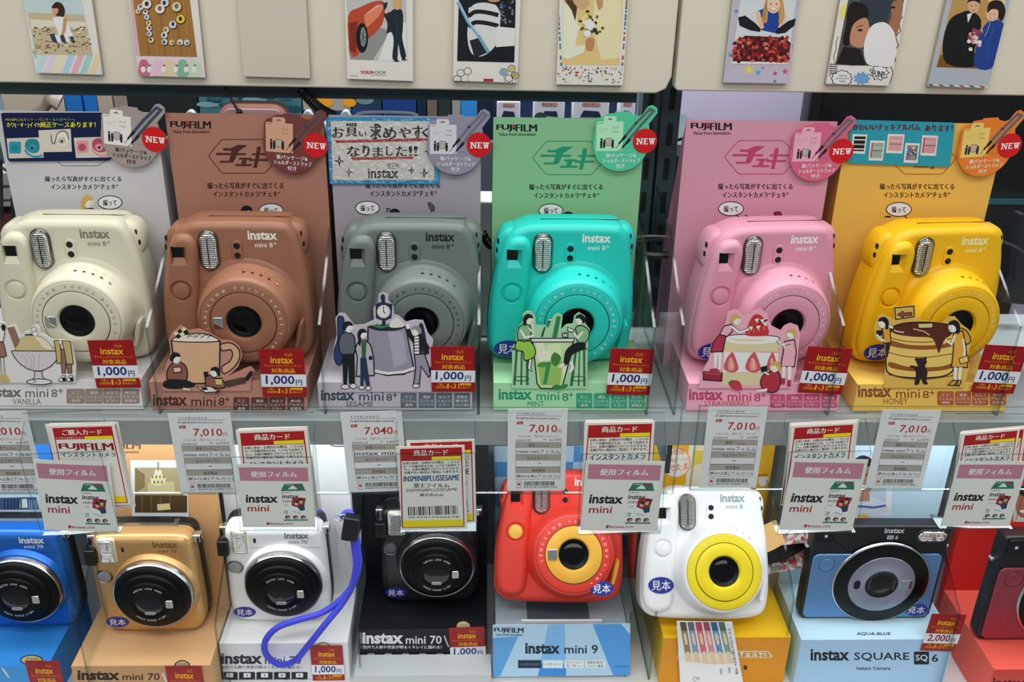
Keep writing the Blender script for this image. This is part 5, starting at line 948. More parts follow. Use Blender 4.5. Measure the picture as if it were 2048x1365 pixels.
# ---- price tags
def price_tag(name, code, price, TL, TR, BR, BL, label, pts='701', ex='6,373', date='20200107', film='instax miniフィルム', num='4547410386720'):
    c, r, w, h = quad_frame(TL, TR, BR, BL, YR+.0024)
    H = homog([(12, 140), (620, 125), (660, 912), (75, 915)], [(-w/2, h/2), (w/2, h/2), (w/2, -h/2), (-w/2, -h/2)])
    s = Sheet(frame(c, r), None, H)
    s.base([(-w/2, -h/2), (w/2, -h/2), (w/2, h/2), (-w/2, h/2)],   .0003, '#D9DBDB', raw=True); k = '#1E1E20'
    T = s.text
    T('インスタントカメラ', k, 106, 192, 385, 168, 0, bold=1); s.line(k, 3, [(106, 200), (560, 196)]); T('FUJIFILM', k, 106, 238, 265, 216, .03); T(code, k, 272, 236, 540, 216, 0)
    s.poly('#B02A22', [(112, 256), (174, 254), (176, 282), (114, 283)]); s.L = 2; T('税込', '#E6D0C8', 122, 278, 166, 260, 0); s.L = 1
    T(price, '#B02A22', 245, 366, 526, 282, .012); T('円', '#B02A22', 530, 362, 572, 322, 0)
    T('さらに10%', '#B02A22', 138, 405, 265, 385, 0); T(pts, '#B02A22', 300, 404, 350, 382, 0); T('ポイントサービス', '#B02A22', 366, 404, 548, 382, 0)
    T(date, k, 118, 444, 272, 424, .0); T('税抜', k, 394, 430, 425, 418, 0); T(ex+'円', k, 462, 440, 580, 414, 0)
    for y, t, f in ((478, '使用フィルム', film), (598, 'セルフタイマー', '-'), (716, '使用電池', '単3×2本(アルカリ)')):
        o = (y-478)*.09
        s.L = 1; s.poly('#A39C94', [(120+o, y-26), (580+o*.6, y-28), (582+o*.6, y+26), (122+o, y+28)])
        s.line(k, 2.5, [(120+o, y-26), (580+o*.6, y-28), (588+o*.6, y+84), (128+o, y+88)], True); s.L = 2
        wd = len(t)*17; T(t, k, 352+o-wd, y+18, 352+o+wd, y-14, 0)
        if f == '-': s.line(k, 5, [(352+o, y+54), (384+o, y+53)])
        else: T(f, k, 136+o*.8, y+78, 576+o*.6, y+40, .0, bold=0)
    s.L = 1; s.line('#A03A30', 4, rrect(165, 820, 208, 884, 6), True); s.ell('#A03A30', 187, 850, 13, 13, 14)
    rr_ = random.Random(code); x = 236
    while x < 548:
        ww = rr_.choice((3, 3, 5, 7)); s.poly(k, [(x, 822), (x+ww, 822), (x+ww+1, 862), (x+1, 862)]); x += ww+rr_.choice((3, 4, 6))
    T(num, k, 232, 884, 576, 868, 0)
    return tag(s.done('price_tag'), label, 'price tag', 'price tags in the clear rails')
price_tag('v', 'INSMINI8PLUS(VANILLA)', '7,010', (-57, 826), (67.5, 823), (79, 987), (-46, 988), 'price tag of 7,010 yen under the white vanilla package', num='4547410386751')
price_tag('c', 'INSMINI8PLUS(COCOA)', '7,010', (342.5, 828.7), (467.5, 825.6), (476, 986), (355.4, 987), 'price tag of 7,010 yen under the brown cocoa package')
price_tag('s', 'INSMINI8PLUSSESAME', '7,040', (681, 826), (801, 822), (818, 982), (697.5, 986), 'price tag of 7,040 yen under the grey sesame package', '704', '6,400', '20200110', 'instax mini', '4547410420305')
price_tag('m', 'INSMINI8PLUS(MINT)', '7,010', (1014, 819), (1132.7, 817.5), (1132.7, 982), (1016, 982.5), 'price tag of 7,010 yen under the green mint package', num='4547410386706')
price_tag('p', 'INSMINI8PLUS(STRAWBERRY)', '7,010', (1408.6, 814.5), (1528, 814), (1520, 976), (1406, 976), 'price tag of 7,010 yen under the pink strawberry package', num='4547410386713')
price_tag('h', 'INSMINI8PLUS(HONEY)', '7,010', (1754.6, 820.7), (1871.7, 822), (1854, 977), (1741, 976), 'price tag of 7,010 yen under the yellow honey package', num='4547410386768')
# ---- product cards and film cards in clear pockets
def product_card(w, name2=None):
    """upright white card with a red band; local origin at the bottom middle"""
    h = w*1.50
    H = homog([(52, 145), (785, 140), (808, 1245), (128, 1280)], [(-w/2, h), (w/2, h), (w/2, 0), (-w/2, 0)]); s = Sheet(None, None, H)
    s.base([(-w/2, 0), (w/2, 0), (w/2, h), (-w/2, h)], .0003, '#D6D4CC', raw=True); T = s.text; k = '#1A1A1C'
    s.L = 1; s.poly('#A31A1C', [(97, 180), (758, 168), (780, 1222), (128, 1252)]); s.L = 2; s.poly('#D6D4CC', [(114, 348), (748, 336), (770, 1212), (142, 1242)]); s.L = 3
    if name2 == 'buy':
        T('ご購入カード', '#EBDAD0', 200, 285, 640, 205, 0, bold=1); s.poly('#E3D01E', [(440, 305), (748, 300), (748, 345), (442, 350)]); T('レジまでお持ち下さい', '#EBDAD0', 120, 338, 425, 308, 0); s.L = 4
        fujifilm(s, None, 140, 400, 735, 500, False, col='#7E1A22'); s.line(k, 3, [(125, 520), (750, 512)]); T('インスタントカメラ', '#2A4A7A', 150, 590, 745, 530, 0, bold=1)
    else:
        T('商品カード', '#EBDAD0', 246, 275, 610, 195, 0, bold=1); s.poly('#E3D01E', [(440, 290), (746, 282), (747, 328), (441, 336)])
        for i, t in enumerate(('お買い求め・お問合せの際は、こちらの', 'カードを販売員または、レジまでお持ち下', 'さい。在庫の確認をさせていただきます。', '在庫がない場合はご配送にて承ります。')): T(t, k, 130+i*5, 396+i*43, 736-(i == 2)*4, 360+i*43, 0, slope=-.025, bold=1)
        if name2 == 'plain': T('インスタントカメラ', '#1E3E78', 150, 640, 720, 560, 0, slope=-.03, bold=1)
        else: T('INSMINI8PLUSSESAME', '#1E3E78', 142, 628, 730, 552, 0, slope=-.03, bold=1)
        T('富士フイルム', k, 252, 708, 624, 648, 0, bold=1)
        if name2 != 'plain': T('INSMINI8PLUSSESAME', k, 172, 768, 708, 728, 0, slope=-.03); T('展示色のみ', k, 316, 826, 564, 786, 0, bold=1)
        rr_ = random.Random(9); x = 190
        while x < 715:
            ww = rr_.choice((4, 5, 9, 13)); s.poly(k, [(x, 968-(x-190)*.05), (x+ww, 968-(x-190)*.05), (x+ww+4, 1085-(x-190)*.05), (x+4, 1085-(x-190)*.05)]); x += ww+rr_.choice((5, 7, 11))
        T('4547410420578', k, 192, 1118, 726, 1098, 0, slope=-.03)
    s.poly('#DDCB14', [(138, 1152), (764, 1124), (768, 1210), (142, 1240)])
    return s.build('product_card'), h
def film_card(w, h):
    H = homog([(650, 628), (1382, 628), (1420, 1245), (712, 1245)], [(-w/2, h), (w/2, h), (w/2, 0), (-w/2, 0)]); s = Sheet(None, None, H)
    s.base([(-w/2, 0), (w/2, 0), (w/2, h), (-w/2, h)], .0003, '#DAD8D2', raw=True); T = s.text; k = '#17181A'
    s.L = 1; s.poly('#B9798C', [(680, 660), (1352, 660), (1362, 796), (695, 790)]); s.L = 2; T('使用フィルム', '#E9DDDD', 800, 755, 1244, 698, 0, bold=2)
    T('instax', k, 745, 1006, 1056, 926, .03); T('mini', '#A32A2E', 760, 1090, 970, 1030, .012)
    s.ell('#A32A2E', 957, 1209, 15, 14, 16); T('BicCamera', '#A32A2E', 978, 1220, 1112, 1200, .02); T('.com', '#A32A2E', 1116, 1220, 1196, 1202, .0)
    s.L = 3; s.poly('#2A7050', [(1122, 820), (1300, 818), (1328, 888), (1088, 890)]); s.poly('#DBDAD6', [(1097, 890), (1326, 888), (1350, 1176), (1112, 1178)]); s.L = 4
    s.poly('#DBDAD6', catmull_round([(1155, 872), (1195, 838), (1215, 838), (1252, 872)], 8)); s.poly('#A32A2E', [(1228, 824), (1282, 823), (1286, 838), (1232, 838)]); T('FUJIFILM', '#DBDAD6', 1130, 838, 1208, 826, .02)
    T('FUJIFILM', k, 1098, 912, 1188, 900, .02); T('instax', k, 1100, 962, 1262, 922, .02); T('mini', '#A32A2E', 1106, 1000, 1198, 974, .01); T('チェキ', k, 1120, 1036, 1160, 1020, 0); T('10', '#2A7050', 1118, 1106, 1152, 1080, .02); s.line('#2A7050', 4, [(1116, 1112), (1154, 1112)])
    s.poly('#8E2A2A', [(1205, 945), (1332, 960), (1300, 1085), (1186, 1052)]); s.L = 5; s.poly('#E3E1DE', [(1186, 1030), (1312, 1070), (1300, 1122), (1180, 1098)])
    s.ell('#C99E84', 1282, 990, 20, 24, 16); s.ell('#C99E84', 1238, 1010, 20, 22, 16); s.poly('#26364E', [(1245, 1040), (1315, 1025), (1320, 1075), (1275, 1085)]); s.L = 6; s.poly('#1E1614', catmull([(1215, 1000), (1238, 978), (1262, 992), (1258, 1008), (1228, 1000)], 3)); s.poly('#1E1614', catmull([(1262, 985), (1285, 955), (1308, 985), (1304, 1010), (1298, 980), (1270, 985)], 3))
    s.line(k, 3, [(1195, 1092), (1215, 1085), (1222, 1098), (1245, 1090), (1260, 1105), (1285, 1100)])
    for x in (1150, 1228, 1302): s.ell('#4A3A30', x, 1145, 26, 18, 12); s.L = 7; s.ell('#C99E84', x+6, 1150, 12, 12, 10); s.L = 6
    s.L = 7; s.poly('#2A7050', [(1112, 1168), (1350, 1166), (1350, 1176), (1112, 1178)])
    return s.build('film_card')
PC_GROUP = 'product cards in the clear pockets'
base_card, hh_ = product_card(.0530); base_card.name = 'product_card'
plain_card, _ = product_card(.0530, 'plain'); plain_card.name = 'product_card'
buy_card, _ = product_card(.0530, 'buy'); buy_card.name = 'product_card'
film0 = film_card(.0600, .0520)
used = {'p': False, 'b': False, 'f': False, 's': False}
def take(key, o):
    if not used[key]: used[key] = True; return o
    c = o.copy(); COL.objects.link(c); return c
def pocket(x0, x1, zb_, zlip, zt_, rot, label, yfront=.662):
    c = Vector(((x0+x1)/2, yfront, zb_)); w = x1-x0; r = empty('card_pocket', c, 0, label, 'card pocket')
    r.matrix_basis = Matrix.Translation(c) @ Matrix.Rotation(math.radians(-rot), 4, 'Y')
    dp = YR-.0014-yfront-.001
    m = MB().use(AC2); m.box(-w/2, w/2, 0, .001, 0, zlip-zb_); m.use(edge); m.box(-w/2, w/2, -.0001, .0011, zlip-zb_, zlip-zb_+.0005); m.build('front_plate', r)
    m = MB().use(AC2); m.box(-w/2, w/2, dp-.001, dp, 0, zt_-zb_); m.use(edge); m.box(-w/2, w/2, dp-.0012, dp, zt_-zb_, zt_-zb_+.0005); m.build('back_plate', r)
    m = MB().use(AC2)
    for sx in (-1, 1): m.poly([(sx*w/2, 0, 0), (sx*w/2, dp, 0), (sx*w/2, dp, zlip-zb_+.018), (sx*w/2, 0, zlip-zb_)])
    m.use(edge); m.box(-w/2, w/2, 0, dp, -.001, 0)
    for sx in (-1, 1): m.tube([(sx*w/2, 0, 0), (sx*w/2, 0, zlip-zb_)], .0005, 5); m.tube([(sx*w/2, 0, zlip-zb_), (sx*w/2, dp, zlip-zb_+.018)], .0005, 5)
    m.build('pocket_sides', r); return r
def place_card(o, c, right, scale, name=None):
    u = Vector((0, 0, 1)); o.matrix_basis = frame(c, right) @ Matrix.Diagonal((scale, scale, scale, 1))
FILM = [('vanilla', (78.6, 921), (231, 926), (236.7, 1066), (89, 1060), 'lower left, in front of the white package', (96, 852), (227.5, 849), 'b'),
        ('cocoa', (473, 929), (623.4, 929), (631, 1055), (486, 1055), 'under the brown cocoa package', (471, 862), (613, 858), 'p'),
        ('mint', (1161.7, 922), (1317, 924), (1315, 1063), (1158.8, 1061), 'under the green mint package', (1169, 846), (1310, 843.5), 'p'),
        ('strawberry', (1564, 918), (1712, 921), (1705.7, 1062), (1556, 1060), 'under the pink strawberry package', (1583, 852), (1712, 845.5), 'p'),
        ('honey', (1905.6, 923), (2045.5, 924), (2019.5, 1052.5), (1881.6, 1053), 'under the yellow honey package', (1924, 868), (2040, 858), 'p')]
YF = .6645
for k, TL, TR, BR, BL, where, pTL, pTR, key in FILM:
    c, r, w, h = quad_frame(TL, TR, BR, BL, YF)
    bm_ = (PY(*BL, YF)+PY(*BR, YF))/2
    ang = -math.degrees(math.atan2(r.z, r.x))
    zb_ = bm_.z-.0012; lip = PY((TL[0]+TR[0])/2, TL[1]-10, YF).z
    pocket(bm_.x-w*.53, bm_.x+w*.54, zb_, lip+.003, zt-.004, ang, 'clear card pocket hanging '+('at the left, under the white vanilla package' if k == 'vanilla' else where))
    fc = take('f', film0); place_card(fc, bm_, r, w/.0600); fc.matrix_basis = fc.matrix_basis @ Matrix.Diagonal((1, (h/.0520)/(w/.0600), 1, 1))
    tag(fc, 'white film card with pink band in the pocket under the '+{'vanilla': 'white vanilla', 'cocoa': 'brown cocoa', 'mint': 'green mint', 'strawberry': 'pink strawberry', 'honey': 'yellow honey'}[k]+' package', 'film card', 'film cards in the clear pockets')
    rr_ = random.Random(k)
    for i in range(4):
        Yc = YF+.0032+i*.0026
        a_, b_ = PY(*pTL, Yc), PY(*pTR, Yc); right = (b_-a_).normalized(); wd = (b_-a_).length
        sc = wd/.0530 if i == 0 else 1.0
        jit = 0 if i == 0 else rr_.uniform(-.02, .02)
        up = Vector((-right.z, 0, right.x)); top = (a_+b_)/2+right*(0 if i == 0 else rr_.uniform(-.001, .0025))+up*(0 if i == 0 else .0006*i+rr_.uniform(0, .0012))
        right2 = (right+up*jit).normalized(); up2 = Vector((-right2.z, 0, right2.x))
        ky = 'b' if (key == 'b' and i == 0) else 'p'
        o = take(ky, buy_card if ky == 'b' else plain_card)
        place_card(o, top-up2*(.0795*sc), right2, sc)
        nm = {'vanilla': 'white vanilla', 'cocoa': 'brown cocoa', 'mint': 'green mint', 'strawberry': 'pink strawberry', 'honey': 'yellow honey'}[k]
        if ky == 'b': tag(o, 'red-topped purchase card at the front of the pocket under the white package', 'product card', PC_GROUP)
        elif i == 0: tag(o, 'foremost red-banded product card in the pocket under the %s package' % nm, 'product card', PC_GROUP)
        else: tag(o, 'product card tucked behind others in the pocket under the %s package' % nm, 'product card', 'spare cards, %s pocket' % k)
# sesame: a full-height product card in its own pocket, one more peeping out behind it
TL, TR, BR, BL = (790, 847.6), (929.5, 846.7), (934, 1057), (804, 1062)
c, r, w, h = quad_frame(TL, TR, BR, BL, YF); bmid = (PY(*BL, YF)+PY(*BR, YF))/2
pocket(bmid.x-w*.52, bmid.x+w*.64, bmid.z-.0012, PY(860, 905, YF).z, zt-.002, 1.0, 'clear card pocket under the grey sesame package, holding tall barcode cards')
o = take('s', base_card); place_card(o, bmid, r, w/.0530); tag(o, 'tall product card with full barcode under the grey sesame package', 'product card', PC_GROUP)
o = take('s', base_card); b2 = bmid+Vector((.0078, .004, .003)); place_card(o, b2, r, w/.0530); tag(o, 'second barcode card peeping out right of the tall sesame card', 'product card', PC_GROUP)
# ---- cashback cards: one design, copied
def cash_card(price='1,000'):
    w, h = .0340, .0395
    H = homog([(145, 458), (832, 442), (862, 1168), (205, 1170)], [(-w/2, h), (w/2, h), (w/2, 0), (-w/2, 0)]); s = Sheet(None, None, H); T = s.text
    s.base([(-w/2, 0), (w/2, 0), (w/2, h), (-w/2, h)], .0004, '#8E1216', raw=True, rough=.3); s.L = 1
    s.poly('#D3D5DA', [(174, 836), (858, 832), (860, 1020), (188, 1024)]); y = '#E0A81C'; s.L = 2
    T('チェキ', y, 552, 554, 650, 516, 0, bold=1); s.ring('#C9541E', 5, 600, 535, 70, 32, 20); T('instax', y, 322, 668, 672, 566, .02); T('キャッシュバックキャンペーン', '#D9801E', 224, 724, 792, 684, 0, bold=1); T('対象商品', y, 336, 812, 690, 742, 0, bold=1)
    T(price, '#1A2C6A' if price == '1,000' else '#7A1620', 248, 1002, 680, 852, .02); T('円', '#1A2C6A' if price == '1,000' else '#7A1620', 702, 1000, 792, 912, 0, bold=1)
    T('ご購入', y, 282, 1072, 385, 1038, 0); T('対象期間', y, 258, 1116, 415, 1080, 0); T('1', y, 432, 1118, 458, 1042, .01); T('月', y, 476, 1116, 512, 1072, 0); T('31', y, 526, 1118, 614, 1042, .01); T('日(金)まで', y, 624, 1118, 802, 1084, 0); s.rr(y, 622, 1034, 802, 1068, 16); s.L = 3; T('2020年', '#5A1418', 660, 1062, 760, 1042, 0)
    o = s.build('cashback_card'); return o
cash0 = cash_card(); cash2 = cash_card('2,000'); usedc = [False]
def cash(TL, TR, BR, BL, Y, label, o=None):
    a, b, c, d = [PY(*p, Y) for p in (TL, TR, BR, BL)]; w = ((b-a).length+(c-d).length)/2; h = (((a-d)+(b-c))/2).length
    if o is None:
        if usedc[0]: o = cash0.copy(); COL.objects.link(o)
        else: o = cash0; usedc[0] = True
    o.matrix_basis = frame((c+d)/2, (c-d)) @ Matrix.Diagonal((w/.0340, h/.0395, 1, 1))
    return tag(o, label, 'promo card', 'red cashback cards')
YC = Y_FRONT-.0024
cash((179.7, 683), (270, 679), (282, 776), (194, 777), YC, 'red cashback card at the corner of the white vanilla package')
cash((519, 700), (610, 698), (613.7, 794), (527, 794), YC, 'red cashback card on the brown cocoa package, right of the mug')
cash((861.4, 695), (949.4, 692.6), (949.4, 784), (863.5, 784), YC, 'red cashback card on the grey sesame package')
cash((1215.7, 698), (1302, 699), (1299, 791), (1212, 789), YC, 'red cashback card on the green mint package')
cash((1607, 695), (1694, 696.6), (1684, 790), (1594, 785), YC, 'red cashback card on the pink strawberry package')
cash((1956, 691), (2042, 694), (2027, 788.6), (1941, 784), YC, 'red cashback card on the yellow honey package')
# ---- clear dividers standing between the units
def divider(pts, label, th=.0022, grey='#F1F4F4'):
    """pts: (x, y, z) outline in a plane roughly along the depth"""
    m = MB().use(acrylic(grey, .4)); n = len(pts); d = th/2
    vs = [(x-d, y, z) for x, y, z in pts]+[(x+d, y, z) for x, y, z in pts]
    m.add(vs, [tuple(range(n)), tuple(range(2*n-1, n-1, -1))], False); m.use(acrylic('#C6D4D2', .5)); m.add(vs, [(i, (i+1) % n, n+(i+1) % n, n+i) for i in range(n)], False)
    return tag(m.build('divider'), label, 'divider')
def updiv(pxt, ysh, label, zback=.105, xoff=0):
    p = PY(*pxt, .700); x = p.x+xoff; zf = p.z
    return divider([(x, .700, Z_UP), (x, .700, zf), (x, .724, zf+.012), (x, .785, zf+.048), (x, .86, zf+.062), (x, .86, Z_UP)], label)
updiv((293, 655), 0, 'clear divider between the white vanilla and brown cocoa packages')
updiv((638, 650), 0, 'clear divider between the brown cocoa and grey sesame packages')
updiv((958, 650), 0, 'clear divider between the grey sesame and green mint packages')
updiv((1309, 655), 0, 'clear divider right of the green mint package')
updiv((1367, 651), 0, 'clear divider left of the pink strawberry package')
updiv((1688, 652), 0, 'clear divider between the pink strawberry and yellow honey packages')
updiv((2042, 652), 0, 'clear divider right of the yellow honey package')
# ------------------------------------------------------------------ lower row
def low_pkg(x0, x1, yf, yb, zb_, ztop, colf, colt, colb, label, front=None, board=None, side=None, fcrop=None, bcrop=None):
    xm = (x0+x1)/2; r = empty('camera_package', (xm, yb, Z_LOW), 0, label, 'package')
    m = MB().use(paper(colt, .45)); m.box(x0-xm, x1-xm, yf-yb+.0004, -.0004, 0, zb_-Z_LOW); m.build('base_box', r)
    s = Sheet(frame((x0, yf, Z_LOW), (1, 0, 0)), fcrop); w = x1-x0; h = zb_-Z_LOW
    s.base([(0, 0), (w, 0), (w, h), (0, h)], .0003, colf, raw=True, rough=.45)
    if front: front(s)
    s.done('front_print', r)
    s = Sheet(frame((x0, yb, Z_LOW), (1, 0, 0)), bcrop); w += .0005; h = ztop-Z_LOW
    s.base([(0, 0), (w, 0), (w, h), (0, h)], .010, colb, side or colb, raw=True, rough=.45)
    if board: board(s)
    s.done('back_board', r); return r
def pic70(s, fg, bg, ox, k=1.0, txt=True):
    pass
def f70(s, X0, X1, ytop, ybot, fg, chip):
    """front print of the small-camera packages: big name, slogan, icon row (crop units of C7)"""
    W_ = X1-X0; H_ = ybot-ytop; X = lambda a: X0+a*W_; Y = lambda b: ytop+b*H_
    s.L = 1; s.text('instax', fg, X(.025), Y(.44), X(.345), Y(.13), .04); s.text('mini 70', fg, X(.365), Y(.44), X(.645), Y(.22), .012)
    s.text('室内で人物や背景が明るくキレイに撮れる！', fg, X(.03), Y(.57), X(.645), Y(.48), 0, bold=1)
    for i, t in enumerate(('高性能フラッシュ', 'セルフィーモード', 'セルフショット', 'マクロモード', '遠景モード')):
        a = .03+i*.135; s.L = 1; s.rr(chip[0], X(a), Y(.66), X(a+.125), Y(.96), 6); s.L = 2; s.rr(chip[1], X(a+.035), Y(.69), X(a+.09), Y(.81), 4); s.text(t, chip[1], X(a+.008), Y(.91), X(a+.117), Y(.85), 0); s.L = 3; s.ell(chip[0], X(a+.0625), Y(.75), 5, 6, 10)
    s.L = 2; s.ell('#C9BB86', X(.815), Y(-.02), W_*.058, H_*.16, 24); s.L = 3; s.ring(K, 5, X(.815), Y(-.02), W_*.055, H_*.15, 24); s.text('チェキ', K, X(.785), Y(-.04), X(.845), Y(-.10), 0); s.L = 1
    s.line('#CFCFCF' if fg != K else '#3A3A3A', 8, [(X(.665), Y(.22)), (X(.70), Y(.52))])
# blue, gold, white, black
def b_fuji(crop_xy, col, red):
    def f(s): fujifilm(s, None, *crop_xy, True, red, col)
    return f
def gold_board(s):
    fujifilm(s, None, 470, 205, 678, 238, True, '#8E3A2A', '#5E4636'); s.L = 2
    s.poly('#D9DADA', [(630, 292), (905, 292), (912, 600), (640, 600)]); s.L = 3; s.poly('#A99A72', [(652, 328), (858, 328), (905, 545), (652, 545)]); s.L = 4
    s.poly('#7E6C44', [(652, 328), (700, 360), (700, 420), (652, 450)]); s.poly('#C9BA8E', [(715, 400), (840, 395), (850, 450), (715, 455)]); s.poly('#4A3A20', [(652, 460), (905, 462), (905, 545), (652, 545)]); s.L = 5
    s.ell('#E6D49A', 765, 385, 38, 30, 18); s.ell('#F0E6C0', 765, 350, 18, 16, 14); s.line('#6E5A30', 5, [(765, 300), (765, 345)])
    for i in range(14): s.ell('#F4EBC8' if i % 2 else '#8A7038', 738+i % 7*9, 372+(i//7)*26, 5, 8, 8)
    for i in range(4): s.poly('#6E5A34', [(685+i*45, 465), (690+i*45, 465), (690+i*45, 545), (685+i*45, 545)])
    s.poly('#D9C48A', [(760, 505), (820, 500), (825, 530), (762, 535)])
def blue_board(s):
    s.L = 2; s.poly('#BCCBDA', [(-60, 440), (190, 440), (205, 545), (-60, 545)]); s.L = 3; s.poly('#3A5478', [(-60, 475), (175, 470), (190, 530), (-60, 532)]); s.L = 4; s.poly('#C9D6E0', [(100, 480), (130, 478), (135, 522), (95, 524)])
    for i in range(6): s.poly('#1E2E4A', [(20+i*16, 478), (26+i*16, 478), (26+i*16, 530), (20+i*16, 530)])
    for i in range(4): s.poly('#8AA4BE', [(140+i*11, 485), (144+i*11, 484), (146+i*11, 526), (140+i*11, 526)])
YG, YBL, YW, YK = .736, .743, .749, .776
low_pkg(-.512, -.387, .695, .782, Z_LB, 1.10, '#3E8ED0', '#2C7CC6', '#2A70C0', 'bright blue camera package on the lower shelf, cut by the frame', lambda s: f70(s, -625, 330, 1262, 1420, '#16243A', ('#16243A', '#A9CBE8')), blue_board, None, 'B3', 'B3')
low_pkg(-.366, -.2412, .694, .774, Z_LB, 1.10, '#B98E62', '#C99E70', '#CC9A68', 'tan camera package with a chandelier photo on the lower shelf', lambda s: f70(s, 358, 1000, 1288, 1445, '#2A2420', ('#2A2420', '#C9A478')), gold_board, None, 'B3', 'B3')
low_pkg(-.2392, -.1195, .7220, .792, Z_LB, 1.10, '#CFD2D4', '#E3E4E4', '#E0E3E6', 'white camera package with black lettering on the lower shelf', lambda s: f70(s, 55, 985, 243, 500, '#2E3236', ('#1E2226', '#D6D8DA')), lambda s: (hexa(s, '#2A2A2A', 5, [(560, 198), (592, 170), (700, 168), (730, 198), (700, 225), (592, 225)]), cheki(s, '#2A2A2A', 575, 175, 715, 222)), None, 'C7', 'B4')
low_pkg(-.1115, .0120, .7405, .816, Z_LB, 1.10, '#0C0E12', '#101216', '#121418', 'black camera package with white lettering on the lower shelf', lambda s: f70(s, 1072, 1990, 92, 362, '#D6D8DA', ('#0C0E12', '#A9ACB0')), None, None, 'C7', 'B4')
m = MB().use(M('#B2B6B6', .35)); m.box(-.114, .016, .712, .7395, Z_LOW, Z_LOW+.0135); tag(m.build('riser_block'), 'white riser step in front of the black camera package', 'riser')
mini70('instant_camera', (-.4235, YBL, Z_LB), 0, '#1F62B4', '#D6E2EC', 'glossy blue instant camera at the lower left, cut by the frame', False, .28, .35)
mini70('instant_camera', (-.3020, YG, Z_LB), 0, '#BE9660', '#7A5C38', 'gold instant camera with black lens on the lower shelf', True, .3, .45)
mini70('instant_camera', (-.1862, YW, Z_LB), 0, '#E2E4E6', '#6E7478', 'white instant camera with black lens and blue wrist strap', True, .3)
mini70('instant_camera', (-.0442, YK, Z_LB), 0, '#14171A', '#50545A', 'black instant camera with silver lens rim on the lower shelf', True, .3, 0, '#0B0C0E', '#55585C')
# blue wrist strap on the white camera
root = [o for o in bpy.data.objects if o.get('label', '').startswith('white instant camera with black lens')][0]
# hangs from the right lug, falls over the front edge of the base box and loops back up
sp = [((685, 1034), .752), ((693, 1026), .748), ((703, 1030), .745), ((710, 1060), .742), ((716, 1100), .738), ((718, 1130), .735), ((706, 1170), .732), ((676, 1205), .727), ((640, 1228), .722), ((592, 1242), .717), ((552, 1258), .7145), ((530, 1285), .7135), ((534, 1312), .7135), ((560, 1330), .7135), ((590, 1322), .7135), ((618, 1290), .7140), ((650, 1250), .718), ((684, 1208), .726), ((704, 1172), .731), ((712, 1130), .734), ((709, 1100), .737), ((704, 1062), .741), ((696, 1040), .746)]
pts = catmull([tuple(PY(*p, y)) for p, y in sp], 8, False)
m = MB().use(M('#3D44C4', .6, 0, .4, 'cord', None, .6)); m.tube(pts, .0030, 10)
st = m.build('wrist_strap', root, Matrix.Identity(4)); st['label'] = 'violet-blue cord wrist strap'
cl = PY(702, 1055, .739); m = MB().use(M('#15171A', .35)); m.pillow(rrect(-.0075, -.0125, .0075, .0125, .002), -.0055, .005, .0015, .0015, 4); o = m.build('strap_clasp', st); o.matrix_basis = Matrix.Translation(cl) @ Matrix.Rotation(math.radians(10), 4, 'Y')
m = MB().use(metal('#C9CACC', .2)); a_ = PY(668, 1036, .752); b_ = PY(692, 1030, .746); m.tube(catmull([tuple(a_), tuple((a_+b_)/2+Vector((0, -.003, .003))), tuple(b_), tuple((a_+b_)/2+Vector((0, -.003, -.003)))], 6), .0007, 6, False); o = m.build('split_ring', st)
# loose flap hanging right of the white camera
m = MB().use(M('#B9BAB8', .45)); fl = [PY(*p, y) for p, y in (((668, 1050), .768), ((690, 1095), .766), ((707, 1150), .765), ((703, 1180), .768), ((680, 1150), .772), ((672, 1100), .773))]
m.add([tuple(p) for p in fl]+[tuple(p+Vector((0, .0006, 0))) for p in fl], [tuple(range(6)), tuple(range(11, 5, -1))]+[(i, (i+1) % 6, 6+(i+1) % 6, 6+i) for i in range(6)], False)
tag(m.build('packaging_flap'), 'grey white paper flap hanging right of the white camera', 'flap')
# ---- red camera on a clear stand, with a striped blue backdrop and front sign
YR9 = .752; ZS9 = .8955; xs0, xs1 = PZ(978, 1245, ZS9).x, PZ(1290, 1240, ZS9).x
xs0, xs1 = .0185, .1465
st9 = empty('display_stand', (.0825, YR9, Z_LOW), 0, 'clear acrylic stand holding the red camera above its blue sign', 'stand')
m = MB().use(acrylic('#F7FAFA', 1.1)); m.box(-.064, .064, -.029, .088, ZS9-Z_LOW-.002, ZS9-Z_LOW-.0004); m.build('top_plate', st9)
m = MB().use(acrylic('#F7FAFA', 1.1)); m.box(-.064, .064, -.0305, -.0290, 0, ZS9-Z_LOW-.0004); m.use(edge); m.box(-.064, .064, -.0312, -.0290, ZS9-Z_LOW-.0012, ZS9-Z_LOW); m.build('front_plate', st9)
for sx in (-1, 1):
    m = MB().use(acrylic('#EFF4F5', 1.1)); m.box(sx*.0640-.0009, sx*.0640+.0009, -.029, .090, 0, .205)
    m.use(edge); m.box(sx*.0640-.0010, sx*.0640+.0010, -.0303, -.0290, 0, ZS9-Z_LOW+.02); m.build('side_plate', st9)
m = MB().use(M('#E3E8EA', .2)); m.box(-.038, .038, -.0225, -.0205, ZS9-Z_LOW-.0002, ZS9-Z_LOW+.0035); m.build('front_lip', st9)
m = MB().use(M('#AEB8C0', .5)); m.box(-.0625, .0625, -.0235, .085, 0, ZS9-Z_LOW-.004); m.use(M('#56626E', .5)); m.box(-.032, .028, -.0240, .086, .001, ZS9-Z_LOW-.0034); m.build('back_block', st9)
s = Sheet(frame((xs0, YR9+.094, Z_LOW+.02), (1, 0, 0))); w = xs1-xs0; s.base([(0, 0), (w, 0), (w, .165), (0, .165)], .001, '#A9CBE4', raw=True); s.fmap = lambda x, y: (x*w, y*.165)
